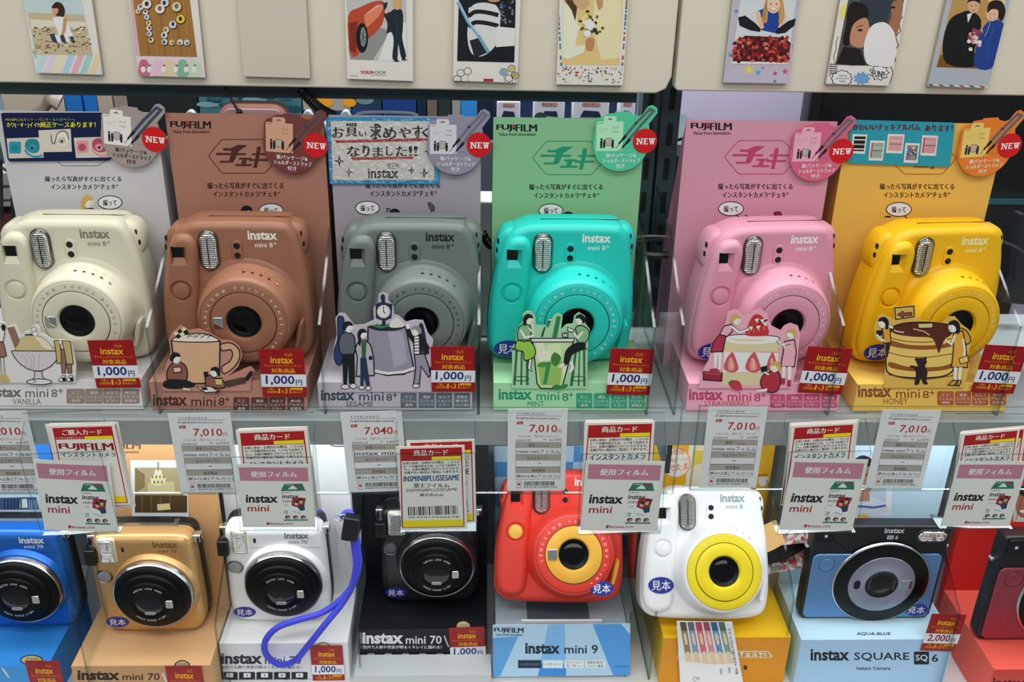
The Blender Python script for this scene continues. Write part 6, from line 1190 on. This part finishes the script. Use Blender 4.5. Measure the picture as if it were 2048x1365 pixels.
for i in range(8):
    for j in range(9):
        if (i+j) % 2: s.rect('#4E8FC6', i/8, j/9, (i+1)/8, (j+1)/9)
tag(s.done('backdrop_card'), 'blue chequered backdrop card behind the red camera', 'backdrop card')
s = Sheet(frame((.0825-.0625, YR9-.0318, Z_LOW+.002), (1, 0, 0)), 'C6')
p0 = [(32, 298), (1640, 282), (1640, 885), (35, 905)]; s.base(p0, .0006, '#A6C6E2', rough=.35); s.L = 1
s.poly('#5A9AD4', [(33, 450), (330, 430), (118, 900), (35, 903)]); s.poly('#78AEE0', [(680, 292), (876, 290), (890, 893), (560, 897)]); s.poly('#4E93D2', [(1200, 287), (1535, 284), (1640, 410), (1640, 885), (1440, 888)]); s.poly('#3E86CC', [(590, 750), (890, 745), (890, 893), (560, 897)])
s.L = 2; fujifilm(s, None, 50, 330, 390, 388, True, '#A02A34', '#14283C'); s.text('instax', '#14283C', 412, 635, 818, 505, .035); s.text('mini 9', '#14283C', 870, 632, 1262, 528, .012)
for x0, x1, c, tc2, t in ((328, 600, '#142C42', '#8FA6B8', ('インスタントカメラ',)), (620, 852, '#D3DBE2', '#22303C', ('ハイキーモード',)), (868, 1096, '#D3DBE2', '#22303C', ('セルフショット', 'ミラー')), (1118, 1345, '#D3DBE2', '#22303C', ('乾電池 単3形', 'アルカリ電池'))):
    s.L = 2; s.rect(c, x0, 708, x1, 802); s.L = 3
    for i, q in enumerate(t): yy = 755+(i-.5*(len(t)-1))*42; s.text(q, tc2, x0+22, yy+16, x1-22, yy-16, 0)
s.L = 3; s.text('© Disney/Pixar', '#22406A', 1465, 795, 1620, 770, 0)
tag(s.done('stand_sign'), 'pale blue striped sign in front of the clear stand', 'sign')
mini8('instant_camera', (.0800, .737, ZS9+.0180), 0, '#CE3A2E', '#EFA63C', '#CE3A2E', '#E9C9C0', ' ', 'red instant camera with orange lens ring on the clear stand', (.036, .018, -.0263, .0215, .0135), button='#F0AE4A', textring='#F0D9D0', scale=1.03, tilt=30, lever='#EFA63C')
# ---- white and yellow camera on the orange box
ZO = .892; YO = .717
def or_front(s):
    for k, c in ((18, '#D6CFC0'), (0, '#C98A16')):
        s.L += 1; s.text('gudetama', c, 380-k*.4, 585+k*.5, 1470+k*.5, 462-k*.6, .055 if k else .0, bold=2 if k else 1)
    s.text('8', '#1E1A14', 1152, 705, 1196, 652, .05)
def or_board(s):
    fujifilm(s, None, 880, 140, 1035, 162, True, '#D9701E', '#E6DCC8'); s.L = 2; s.ell('#E3DED2', 945, 304, 73, 74, 36); s.L = 3; s.ring('#D97A1E', 4, 945, 304, 70, 71, 36); s.text('同時発売', '#D0641E', 880, 275, 985, 245, 0, bold=1, slope=-.12); s.text('チェキ専用フィルム', '#D0641E', 878, 312, 1008, 292, 0, slope=-.15); s.text('ぐでたま', '#D0641E', 885, 350, 1005, 318, 0, bold=1, slope=-.12)
    s.L = 2; s.poly('#E0D8BE', [(1010, 215), (1085, 215), (1085, 435), (990, 430)]); s.L = 3; s.poly('#D6C24A', [(1030, 245), (1085, 245), (1085, 300), (1030, 320)])
    s.L = 3; s.poly('#E4E2DC', catmull([(1345, 378), (1390, 375), (1385, 410), (1352, 415)], 4)); s.line(K, 4, [(1340, 365), (1390, 362)])
low_pkg(.1775, .2985, .7130, .838, ZO, 1.10, '#D08A12', '#EBB01A', '#EFA81E', 'orange camera package with a white round badge on the lower shelf', or_front, or_board, None, 'C8', 'B5')
mini8('instant_camera', (.2165, YO, ZO+.0178), 0, '#E6E7E6', '#EDC81E', '#EDC81E', '#8A9694', 'mini 8', 'white instant camera with yellow lens ring on the orange package', (-.0425, .0330, -.0069, .0235, .0150), textring='#F2DC7A', mirror=False, scale=1.02, tilt=30)
# ---- strip pack hanging in front of the orange box
a, b, c, d = [PY(*cp('C8', *p), .7095) for p in ((375, 150), (1020, 150), (1150, 860), (415, 860))]
s = Sheet(frame(d, c-d, (a+b)-(c+d)), 'C8'); s.base([(372, 140), (1020, 148), (1155, 880), (412, 880)], .0008, '#DADDDC', rough=.2); s.L = 1
for i, (c1, c2) in enumerate((('#5A4E3E', '#8A7A58'), ('#5E6674', '#7C92A8'), ('#B0405A', '#D0606E'), ('#8E4A5A', '#C88A94'), ('#2E5A80', '#5A8AB4'), ('#4A6A56', '#7A9684'))):
    x = 405+i*90; q = lambda dx, y: (x+dx+(y-140)*(.16+.012*i), y)
    s.L = 1; s.poly(c2, [q(0, 145), q(72, 145), q(74, 520), q(2, 520)]); s.poly('#D9C0A0', catmull([q(2, 530), q(36, 490), q(74, 530), q(72, 700), q(4, 700)], 3)); s.L = 2; s.poly(c1, [q(0, 145), q(72, 145), q(73, 245), q(1, 245)]); s.poly('#DCC29E', catmull([q(22, 285), q(50, 285), q(52, 400), q(24, 400)], 4))
    for k in range(16): s.ell('#D8D4CC', *q(rnd.uniform(6, 66), rnd.uniform(250, 515)), 3.4, 3.4, 6)
s.L = 4; s.poly('#E6E9EA', [(400, 600), (830, 640), (1095, 620), (1150, 872), (415, 872)]); s.L = 5
s.text('ミラーレスカメラ用アダプター付属', '#22262A', 760, 505, 1300, 470, 0, rot=math.radians(80), bold=1)
s.L = 6; s.poly('#9AA0A2', [(875, 690), (900, 688), (902, 755), (880, 757)]); s.poly('#9AA0A2', [(970, 675), (996, 673), (1000, 740), (980, 742)])
s.text('Clip', '#5E7078', 560, 840, 640, 780, 0, rot=-.4)
o = tag(s.done('strap_pack'), 'clear pack of patterned strips hanging over the orange box', 'strap pack')
# ---- flowered leather strap lying behind the white and yellow camera
def band(pts, wdt, th, mat, name, parent=None):
    m = MB().use(mat); P_ = [Vector(p) for p in catmull(pts, 8, False)]; vs = []; fs = []
    for i, p in enumerate(P_):
        t = (P_[min(i+1, len(P_)-1)]-P_[max(0, i-1)]).normalized(); up = Vector((0, .45, .9)); sd = (up-t*up.dot(t)).normalized(); nn = t.cross(sd)
        vs += [p+sd*wdt/2+nn*th/2, p+sd*wdt/2-nn*th/2, p-sd*wdt/2-nn*th/2, p-sd*wdt/2+nn*th/2]
    for i in range(len(P_)-1):
        for k in range(4): j = (k+1) % 4; fs.append((4*i+k, 4*i+j, 4*i+4+j, 4*i+4+k))
    fs += [(0, 1, 2, 3), tuple(len(vs)-4+k for k in (3, 2, 1, 0))]; m.add(vs, fs); return m.build(name, parent)
fmat = bpy.data.materials.new('flowered_cotton'); fmat.use_nodes = True; nt = fmat.node_tree; bs = nt.nodes['Principled BSDF']; tc_ = nt.nodes.new('ShaderNodeTexCoord'); vo = nt.nodes.new('ShaderNodeTexVoronoi'); cr = nt.nodes.new('ShaderNodeValToRGB')
vo.inputs['Scale'].default_value = 260; cr.color_ramp.interpolation = 'CONSTANT'
e = cr.color_ramp.elements; e[0].color = (*lin('#C9525E'), 1); e[0].position = 0; e[1].color = (*lin('#8E2E3E'), 1); e[1].position = .18
for p_, c_ in ((.36, '#E0C9C4'), (.6, '#B88A8E'), (.75, '#6E8A6A'), (.85, '#D9D6D0')): x_ = e.new(p_); x_.color = (*lin(c_), 1)
nt.links.new(tc_.outputs['Object'], vo.inputs['Vector']); nt.links.new(vo.outputs['Color'], cr.inputs[0]); nt.links.new(cr.outputs[0], bs.inputs['Base Color']); bs.inputs['Roughness'].default_value = .7
t3 = lambda c, y: tuple(PY(*cp('D7', *c), y))
sr = empty('camera_strap', PY(*cp('D7', 980, 900), .80), 0, 'flowered cloth camera strap with tan leather end behind the lower cameras', 'camera strap')
iv = sr.matrix_basis.inverted()
def bandc(pts, *a): o = band(pts, *a, None); return o
o = band([t3((985, 850), .765), t3((1080, 838), .768), t3((1170, 830), .772), t3((1250, 822), .778)], .017, .0022, fmat, 'strap_band', sr); o.matrix_basis = iv
o = band([t3((880, 975), .768), t3((1000, 945), .768), t3((1120, 885), .772), t3((1235, 838), .780)], .016, .0022, M('#16130F', .3), 'strap_lining', sr); o.matrix_basis = iv
o = band([t3((885, 1030), .766), t3((1000, 1012), .768), t3((1110, 990), .774), t3((1230, 945), .782)], .017, .0022, fmat, 'strap_band', sr); o.matrix_basis = iv
o = band([t3((868, 880), .762), t3((930, 850), .761), t3((995, 818), .764)], .024, .003, M('#D0A468', .5), 'leather_end', sr); o.matrix_basis = iv
# ---- square-format cameras on their boxes at the right
ZQ = .895
def sq_front(s): s.text('instax', '#14181E', 292, 1262, 480, 1205, .03); s.text('SQUARE', '#14181E', 503, 1265, 770, 1222, .012); s.rr('#14181E', 792, 1218, 865, 1280, 5); s.text('6', '#14181E', 878, 1268, 910, 1230, .012); s.L = 2; s.text('SQ', '#B9D2E6', 800, 1266, 858, 1232, .015); s.text('Instant Camera', '#14181E', 515, 1306, 678, 1290, .012)
def sq_board(s):
    s.L = 2; s.poly('#D3DAE2', [(440, 170), (690, 170), (682, 560), (420, 560)]); s.L = 3; s.poly('#AFC0CE', [(450, 190), (660, 190), (655, 545), (440, 545)]); s.L = 4
    s.poly('#C6CCD6', catmull([(500, 480), (560, 468), (640, 490), (660, 545), (470, 545)], 3)); s.ell('#A87A62', 545, 380, 55, 80, 26); s.L = 5; s.poly('#1E1A1A', catmull([(490, 360), (495, 300), (540, 268), (585, 285), (592, 320), (540, 322), (510, 345)], 4)); s.line('#3A2620', 5, [(548, 365), (575, 360)]); s.poly('#E4E0DC', [(530, 415), (575, 408), (558, 428)]); s.poly('#A87A62', [(515, 440), (575, 440), (578, 490), (512, 490)])
    s.L = 6; s.line('#3E5E9A', 10, [(480, 510), (600, 520), (655, 510)])
    s.ell('#D8A45A', 545, 578, 40, 26, 16); s.ell('#E6D7C2', 505, 575, 20, 16, 12)
r = low_pkg(.3060, .4520, .7060, .788, ZQ, 1.10, '#9CC0DC', '#AFCFE6', '#B4CFE6', 'light blue camera package with a smiling man photo on the lower shelf', sq_front, sq_board, None, 'B6', 'B6')
s = Sheet(frame((.36, .72, ZQ+.0003), (1, 0, 0), (0, 1, 0)), 'B6'); s.text('AQUA BLUE', '#22323E', 515, 1141, 680, 1124, .015); s.done('top_print', r)
sq6('instant_camera', (.3750, .7345, ZQ+.0003), 0, '#5C86B4', 'steel blue square-format camera on the light blue package', 1.06)
a, b, c, d = (844, 1037), (1006, 1042), (990, 1218), (820, 1213)
cash(cp('B6', *a), cp('B6', *b), cp('B6', *c), cp('B6', *d), .7045, 'red cashback card of 2,000 yen on the light blue package', cash2)
def red_board(s):
    s.L = 2; s.poly('#C9BFB8', [(1285, 420), (1400, 420), (1400, 590), (1270, 590)]); s.L = 3; s.ell('#9A5E48', 1318, 510, 36, 60, 20); s.L = 4; s.poly('#E4E0DC', [(1298, 535), (1330, 530), (1318, 550)]); s.ell('#1A1414', 1335, 440, 40, 28, 16)
low_pkg(.4800, .640, .6790, .790, ZQ-.012, 1.10, '#C9443C', '#DC5A4C', '#C42A26', 'red camera package at the lower right, cut by the frame', lambda s: s.text('instax', '#3A1414', 1175, 1400, 1330, 1345, .03), red_board, None, 'B6', 'B6')
sq6('instant_camera', (.5510, .7170, ZQ-.0117), 0, '#8E3A48', 'dark red square-format camera at the lower right, cut by the frame', 1.19)
# ---- cashback cards in front of the lower packages
L_ = lambda c, *q: [cp(c, *p) for p in q]
cash(*L_('B3', (158, 1265), (325, 1268), (330, 1468), (170, 1468)), .6935, 'red cashback card on the bright blue package')
cash(*L_('B3', (820, 1288), (995, 1290), (1000, 1490), (830, 1490)), .6925, 'red cashback card on the tan package')
cash(*L_('C7', (738, 228), (972, 222), (968, 484), (742, 486)), .7205, 'red cashback card on the white package, beside the blue strap')
cash(*L_('C7', (1727, 96), (1980, 88), (1985, 352), (1732, 362)), .7390, 'red cashback card on the black package')
# ---- clear dividers on the lower shelf
def lowdiv(px, label, Y=.700, zlo=Z_LOW, back=.045):
    p = PY(*px, Y); x = p.x; return divider([(x, Y, zlo), (x, Y, p.z), (x, Y+.072, p.z+back), (x, .885, p.z+back+.01), (x, .885, zlo)], label)
lowdiv((153, 1249), 'clear divider between the blue and gold cameras', .690)
lowdiv((430, 1251), 'clear divider between the gold and white cameras', .700)
lowdiv((712, 1197), 'clear divider between the white and black cameras', .722)
lowdiv((1313, 1222), 'clear divider between the red and the yellow-ringed camera', .718)
lowdiv((1588, 1200), 'clear divider left of the light blue package', .715)
lowdiv((1920, 1226), 'clear divider between the light blue and red packages', .700)
# ------------------------------------------------------------------ goods seen behind the shelf
def bg_box(name, label, cat, c0, c1, Y, col, th=.03, draw=None, rough=.5, group=None):
    a, b = PY(*c0, Y), PY(*c1, Y); x0, x1 = min(a.x, b.x), max(a.x, b.x); z0, z1 = min(a.z, b.z), max(a.z, b.z)
    r = empty(name, ((x0+x1)/2, Y, z0), 0, label, cat, group)
    m = MB().use(M(col, rough)); m.pillow(rrect(-(x1-x0)/2, 0, (x1-x0)/2, z1-z0, min(.003, (x1-x0)/5)), 0, th, .0015, .0015, 3); m.build('box_body', r)
    if draw: s = Sheet(frame((x0, Y-.0003, z0))); s.w, s.h = x1-x0, z1-z0; s.fmap = lambda x, y: (x*s.w, y*s.h); draw(s); s.done('print', r)
    return r
# the shelf behind that carries them
zB = PY(600, 262, 1.02).z
m = MB().use(M('#4A5658', .6)); m.box(-.80, .235, .985, 1.30, zB-.012, zB-.0004); m.box(-.80, -.785, .985, 1.30, 0, zB-.012); m.box(.22, .235, .985, 1.30, 0, zB-.012)
tag(m.build('rear_shelf'), 'grey shelf standing behind the display, carrying boxed goods', 'shelf')
BG = .995
def plain(label, x0, x1, y0, col, cat='box', Y=BG, **k):
    a = PY((x0+x1)/2, 262, 1.02)
    p0, p1 = PY(x0, y0, Y), PY(x1, y0, Y); r = empty(k.get('name', 'carton'), ((p0.x+p1.x)/2, Y, zB), 0, label, cat, k.get('group'))
    w = (p1.x-p0.x); h = p0.z-zB
    m = MB().use(M(col, .5)); m.pillow(rrect(-w/2, 0, w/2, h, min(.003, w/5)), 0, k.get('th', .05), .0012, .0012, 3); m.build('box_body', r)
    if 'draw' in k: s = Sheet(frame((p0.x, Y-.0003, zB))); s.fmap = lambda x, y: (x*w, y*h); k['draw'](s); s.done('front_print', r)
    return r
plain('cream carton behind the white board, far left', 2, 124, 186, '#B5A996')
plain('bright blue carton behind the white board, wider of two', 124, 157, 170, '#1668B8'); plain('narrow bright blue carton beside the beige one', 161, 188, 170, '#1668B8')
plain('beige carton between blue carton and taupe carton', 189, 219, 170, '#AA9C8C'); plain('taupe carton behind the white NEW tag', 222, 249, 170, '#8A8078')
m = MB().use(M('#6A5F55', .35)); q0 = PY(60, 222, .98); q1 = PY(128, 222, .98)
m.tube(catmull([(q0.x, .975, q0.z-.004), ((q0.x+q1.x)/2, .975, q0.z+.005), (q1.x-.008, .974, q0.z+.013), (q1.x, .975, q0.z+.010)], 5, False), [.004+.0004*i for i in range(16)], 7, True, .6)
o = m.build('plastic_bag'); o.location.z = 0; tag(o, 'crumpled clear bag above the navy sign', 'bag')
plain('dark green-black carton behind the cocoa board', 252, 392, 176, '#141A1A', th=.08)
plain('mottled teal carton behind the cocoa board', 394, 600, 176, '#3A6A74', th=.08, draw=lambda s: [s.ell(('#2A5A6C', '#6E949A', '#1E4456')[i % 3], .05+rnd.random()*.9, .55+rnd.random()*.4, .05+rnd.random()*.06, .03+rnd.random()*.05, 12) for i in range(26)])
def clips(s): pass
for i, (x, lab) in enumerate(((385, 'frosted clear container left of the pink case'), (618, 'frosted clear container right of the pink case'), (693, 'frosted clear container behind the handwritten sign'))):
    p = PY(x, 232, .975); r = empty('clear_container', (p.x, .975, zB), 0, lab, 'container')
    m = MB().use(M('#8E9899', .25)); m.lathe([(.013, 0), (.0135, .001)], 0, 0, 16) if False else m.pillow(rrect(-.017, 0, .017, p.z-zB-.005, .002), -.012, .004, .002, .002, 3); m.build('tub', r)
    m = MB().use(M('#9AA3A4', .25)); m.pillow(catmull([(-.006, p.z-zB-.005), (.006, p.z-zB-.005), (.004, p.z-zB+.004), (0, p.z-zB+.007), (-.004, p.z-zB+.004)], 4), -.008, 0, .001, .001, 3); m.build('lid_tab', r)
def obox(label, x0, x1, y0, col, **k): return plain(label, x0, x1, y0, col, **k)
plain('pale carton with two orange fruits printed on it', 604, 700, 186, '#9C968E', th=.06, draw=lambda s: [s.ell('#E8941E', .42, .80, .22, .12, 24), s.ell('#E8941E', .98, .80, .14, .10, 20), s.rect('#1E3E7A', 0, .45, 1, .62), s.rect('#D0B49A', .0, .86, .2, .95)])
plain('navy carton with grey print behind the handwritten sign', 702, 762, 182, '#1E3450', th=.06, draw=lambda s: (s.ell('#6A7E8A', .45, .82, .3, .1, 20), s.rect('#1E3E7A', 0, .45, 1, .62)))
plain('royal blue carton behind the handwritten sign', 764, 832, 184, '#163A80', th=.06); plain('dark blue carton left of the brown strip', 834, 852, 184, '#10243E', th=.06)
plain('brown-grey strip carton behind the sesame NEW tag', 854, 874, 190, '#6E625A'); plain('dark olive carton behind the sesame NEW tag', 876, 902, 190, '#23302E'); plain('light grey carton left of the sky blue one', 904, 921, 190, '#8E9492'); plain('sky blue carton right of the sesame NEW tag', 922, 953, 190, '#2E84D0')
plain('dark blue carton behind the gap left of the mint board', 954, 990, 190, '#101C38')
def pk(v):
    def f(s):
        s.poly('#1C2A44', [(.2, .60), (.8, .60), (.72, .74), (.3, .76)] if v != 1 else [(.3, .64), (.8, .60), (.74, .74), (.35, .74)]); s.L = 2; s.rect('#A9786E', .25, .86, .75, .94); s.text('EL-E', '#4A4A5A', .3, .87, .6, .93, 0)
        if v == 1: s.ell('#2E4444', .22, .58, .2, .13, 20)
        s.L = 1; s.ell('#3E504E', .5, .40, .3, .1, 20)
    return f
plain('blue-black display carton behind the white instant packs', 990, 1276, 178, '#16284A', Y=1.06, th=.05)
for i, (x0, x1, lab) in enumerate(((994, 1041, 'white pack with dark wedge print, leftmost of the row'), (1068, 1130, 'white pack with a dark oval badge'), (1147, 1219, 'white pack with wide dark band, third of the row'), (1240, 1272, 'white pack partly hidden by the slotted post'))):
    plain(lab, x0, x1, 200 if i else 202, '#BFC1CC', 'pack', .99, name='white_pack', group='white packs on the rear shelf', draw=pk(i), th=.02)
# pink plastic case behind the cocoa board with a black cord through its slot
p = PY(506, 236, .83); r = empty('plastic_case', (p.x, .83, p.z-.115), 0, 'dusty pink plastic case with a slot, behind the cocoa board', 'case')
cs = M('#B07C6C', .35); m = MB().use(cs); top = PY(506, 208, .83).z-(p.z-.115)
m.pillow(rrect(-.0285, 0, .0285, top, .012, 8), 0, .016, .004, .004, 5); m.build('case_body', r)
m = MB().use(M('#A98A90', .3)); m.pillow(stadium(0, top-.0092, .047, .0110), -.0012, .002, .001, .0005, 4); m.use(M('#0E0A0C', .6)); m.box(-.0215, .0205, -.0015, -.0010, top-.0098, top-.0080); m.build('slot_plate', r)
c_ = [tuple(PY(*q, y)) for q, y in (((448, 172), .826), ((458, 190), .824), ((472, 215), .822), ((479, 224), .821), ((480, 231), .820), ((484, 236), .822))]
m = MB().use(M('#0E1012', .5)); m.tube(catmull(c_, 5, False), .0011, 7); m.lathe([(.0001, c_[3][1]-.003), (.0022, c_[3][1]-.002), (.0026, c_[3][1]), (.0018, c_[3][1]+.002)], c_[3][0], c_[3][2], 12, False, False); tag(m.build('cord'), 'thin black cord knotted at the pink case', 'cord')
# coiled black cords
def coil(p0, p1, R_, turns, label, w=.0012):
    a, b = Vector(p0), Vector(p1); t = (b-a).normalized(); u = t.orthogonal().normalized(); v = t.cross(u); n = turns*14; pts = []
    for i in range(n+1): k = i/n; an = 2*math.pi*turns*k; sag = -.004*math.sin(math.pi*k); pts.append(a.lerp(b, k)+u*R_*math.cos(an)+v*R_*math.sin(an)+Vector((0, 0, sag)))
    m = MB().use(M('#0B0D0F', .4)); m.tube(pts, w, 6); return tag(m.build('coiled_cord'), label, 'cord')
coil(PY(600, 176, .826), PY(668, 232, .822), .0036, 16, 'coiled black cord hanging left of the handwritten sign')
coil(PY(966, 468, .80), PY(992, 492, .80), .0028, 9, 'short coiled black cord between the sesame and mint packages')
m = MB().use(M('#B9C0C0', .3)); m.tube(catmull([tuple(PY(*q, .84)) for q in ((712, 232), (722, 226), (760, 224), (820, 226), (836, 232))], 5, False), .0013, 7); tag(m.build('wire_loop'), 'pale wire handle above the handwritten sign', 'handle')
# cable at the yellow camera
m = MB().use(M('#0C0E10', .5)); m.tube(catmull([tuple(PY(*q, y)) for q, y in (((1990, 478), .775), ((2012, 485), .80), ((2035, 496), .82), ((2070, 520), .84))], 6, False), .0013, 7); tag(m.build('cable'), 'thin black cable running right from the yellow camera', 'cable')
m = MB().use(M('#0C0E10', .5)); m.tube(catmull([tuple(PY(*q, y)) for q, y in (((1345, 284), .90), ((1360, 279), .88), ((1385, 272), .86))], 6, False), .0013, 7); tag(m.build('cable'), 'black cable end left of the pink board', 'cable')
# lavender partition and a black television behind the right half
a, b = PY(1330, 420, 1.05), PY(2100, 160, 1.05)
m = MB().use(M('#A8A2BA', .6)); m.box(.215, 1.2, 1.12, 1.14, 0, 1.75); tag(m.build('partition_panel'), 'lavender partition panel behind the right-hand packages', 'panel')
tv0, tv1 = PY(1592, 402, 1.03), PY(2300, 150, 1.03)
r = empty('television', ((tv0.x+tv1.x)/2, 1.03, tv0.z), 0, 'large black television behind the honey package', 'television'); w = tv1.x-tv0.x; h = tv1.z-tv0.z
m = MB().use(M('#0A0C0F', .35)); m.pillow(rrect(-w/2, 0, w/2, h, .004), 0, .03, .003, .003, 3); m.build('bezel', r)
m = MB().use(M('#04060A', .12)); m.box(-w/2+.012, w/2-.012, -.0008, .001, .014, h-.012); m.build('screen', r)
m = MB().use(M('#1E4E54', .4)); m.box(-w/2+.002, w/2-.002, -.002, .004, -.001, .005); m.build('lower_trim', r)
m = MB().use(M('#14181A', .4)); m.box(.02, .10, .012, .026, -.35, .001); m.build('stand_neck', r)
# black bracket at the far right
p = PY(2036, 600, .88); m = MB().use(M('#12181A', .45)); q = [PY(*c, .87) for c in ((2040, 430), (2052, 430), (2052, 610), (2003, 605), (2006, 595), (2030, 560))]
m.add([tuple(v) for v in q]+[tuple(v+Vector((0, .012, 0))) for v in q], [tuple(range(6)), tuple(range(11, 5, -1))]+[(i, (i+1) % 6, 6+(i+1) % 6, 6+i) for i in range(6)], False)
tag(m.build('bracket'), 'black angled bracket at the right edge behind the honey package', 'bracket')
# wire rack and red-brown packs at the left edge
r = empty('wire_rack', PY(20, 420, .92), 0, 'black wire rack at the left edge behind the white package', 'rack'); iv = r.matrix_basis.inverted()
m = MB().use(M('#0E1214', .4))
for pts in (((-10, 330), (22, 352), (24, 420), (26, 440)), ((-10, 375), (40, 372), (58, 380)), ((-10, 402), (30, 400), (60, 398)), ((2, 320), (4, 440))): m.tube(catmull([tuple(PY(*q, .90)) for q in pts], 4, False), .0014, 6)
o = m.build('rack_wires', r); o.matrix_basis = iv
a, b = PY(-60, 520, .98), PY(60, 415, .98)
m = MB().use(M('#4A1E22', .5)); m.pillow(rrect(a.x, a.z, b.x, b.z, .003), .96, .99, .002, .002, 3); tag(m.build('carton'), 'dark red carton behind the wire rack at the left edge', 'box')
a, b = PY(-60, 398, .98), PY(60, 330, .98)
m = MB().use(M('#8A8A88', .5)); m.pillow(rrect(a.x, a.z, b.x, b.z, .003), .955, .985, .002, .002, 3); tag(m.build('carton'), 'grey carton above the dark red one at the left edge', 'box')
# white box seen in the gap between sesame and mint
a, b = PY(945, 640, .86), PY(995, 392, .86)
m = MB().use(M('#C9CED2', .5)); m.pillow(rrect(a.x, Z_UP, b.x, b.z, .003), .845, .875, .002, .002, 3); tag(m.build('carton'), 'white carton in the gap between the sesame and mint packages', 'box')
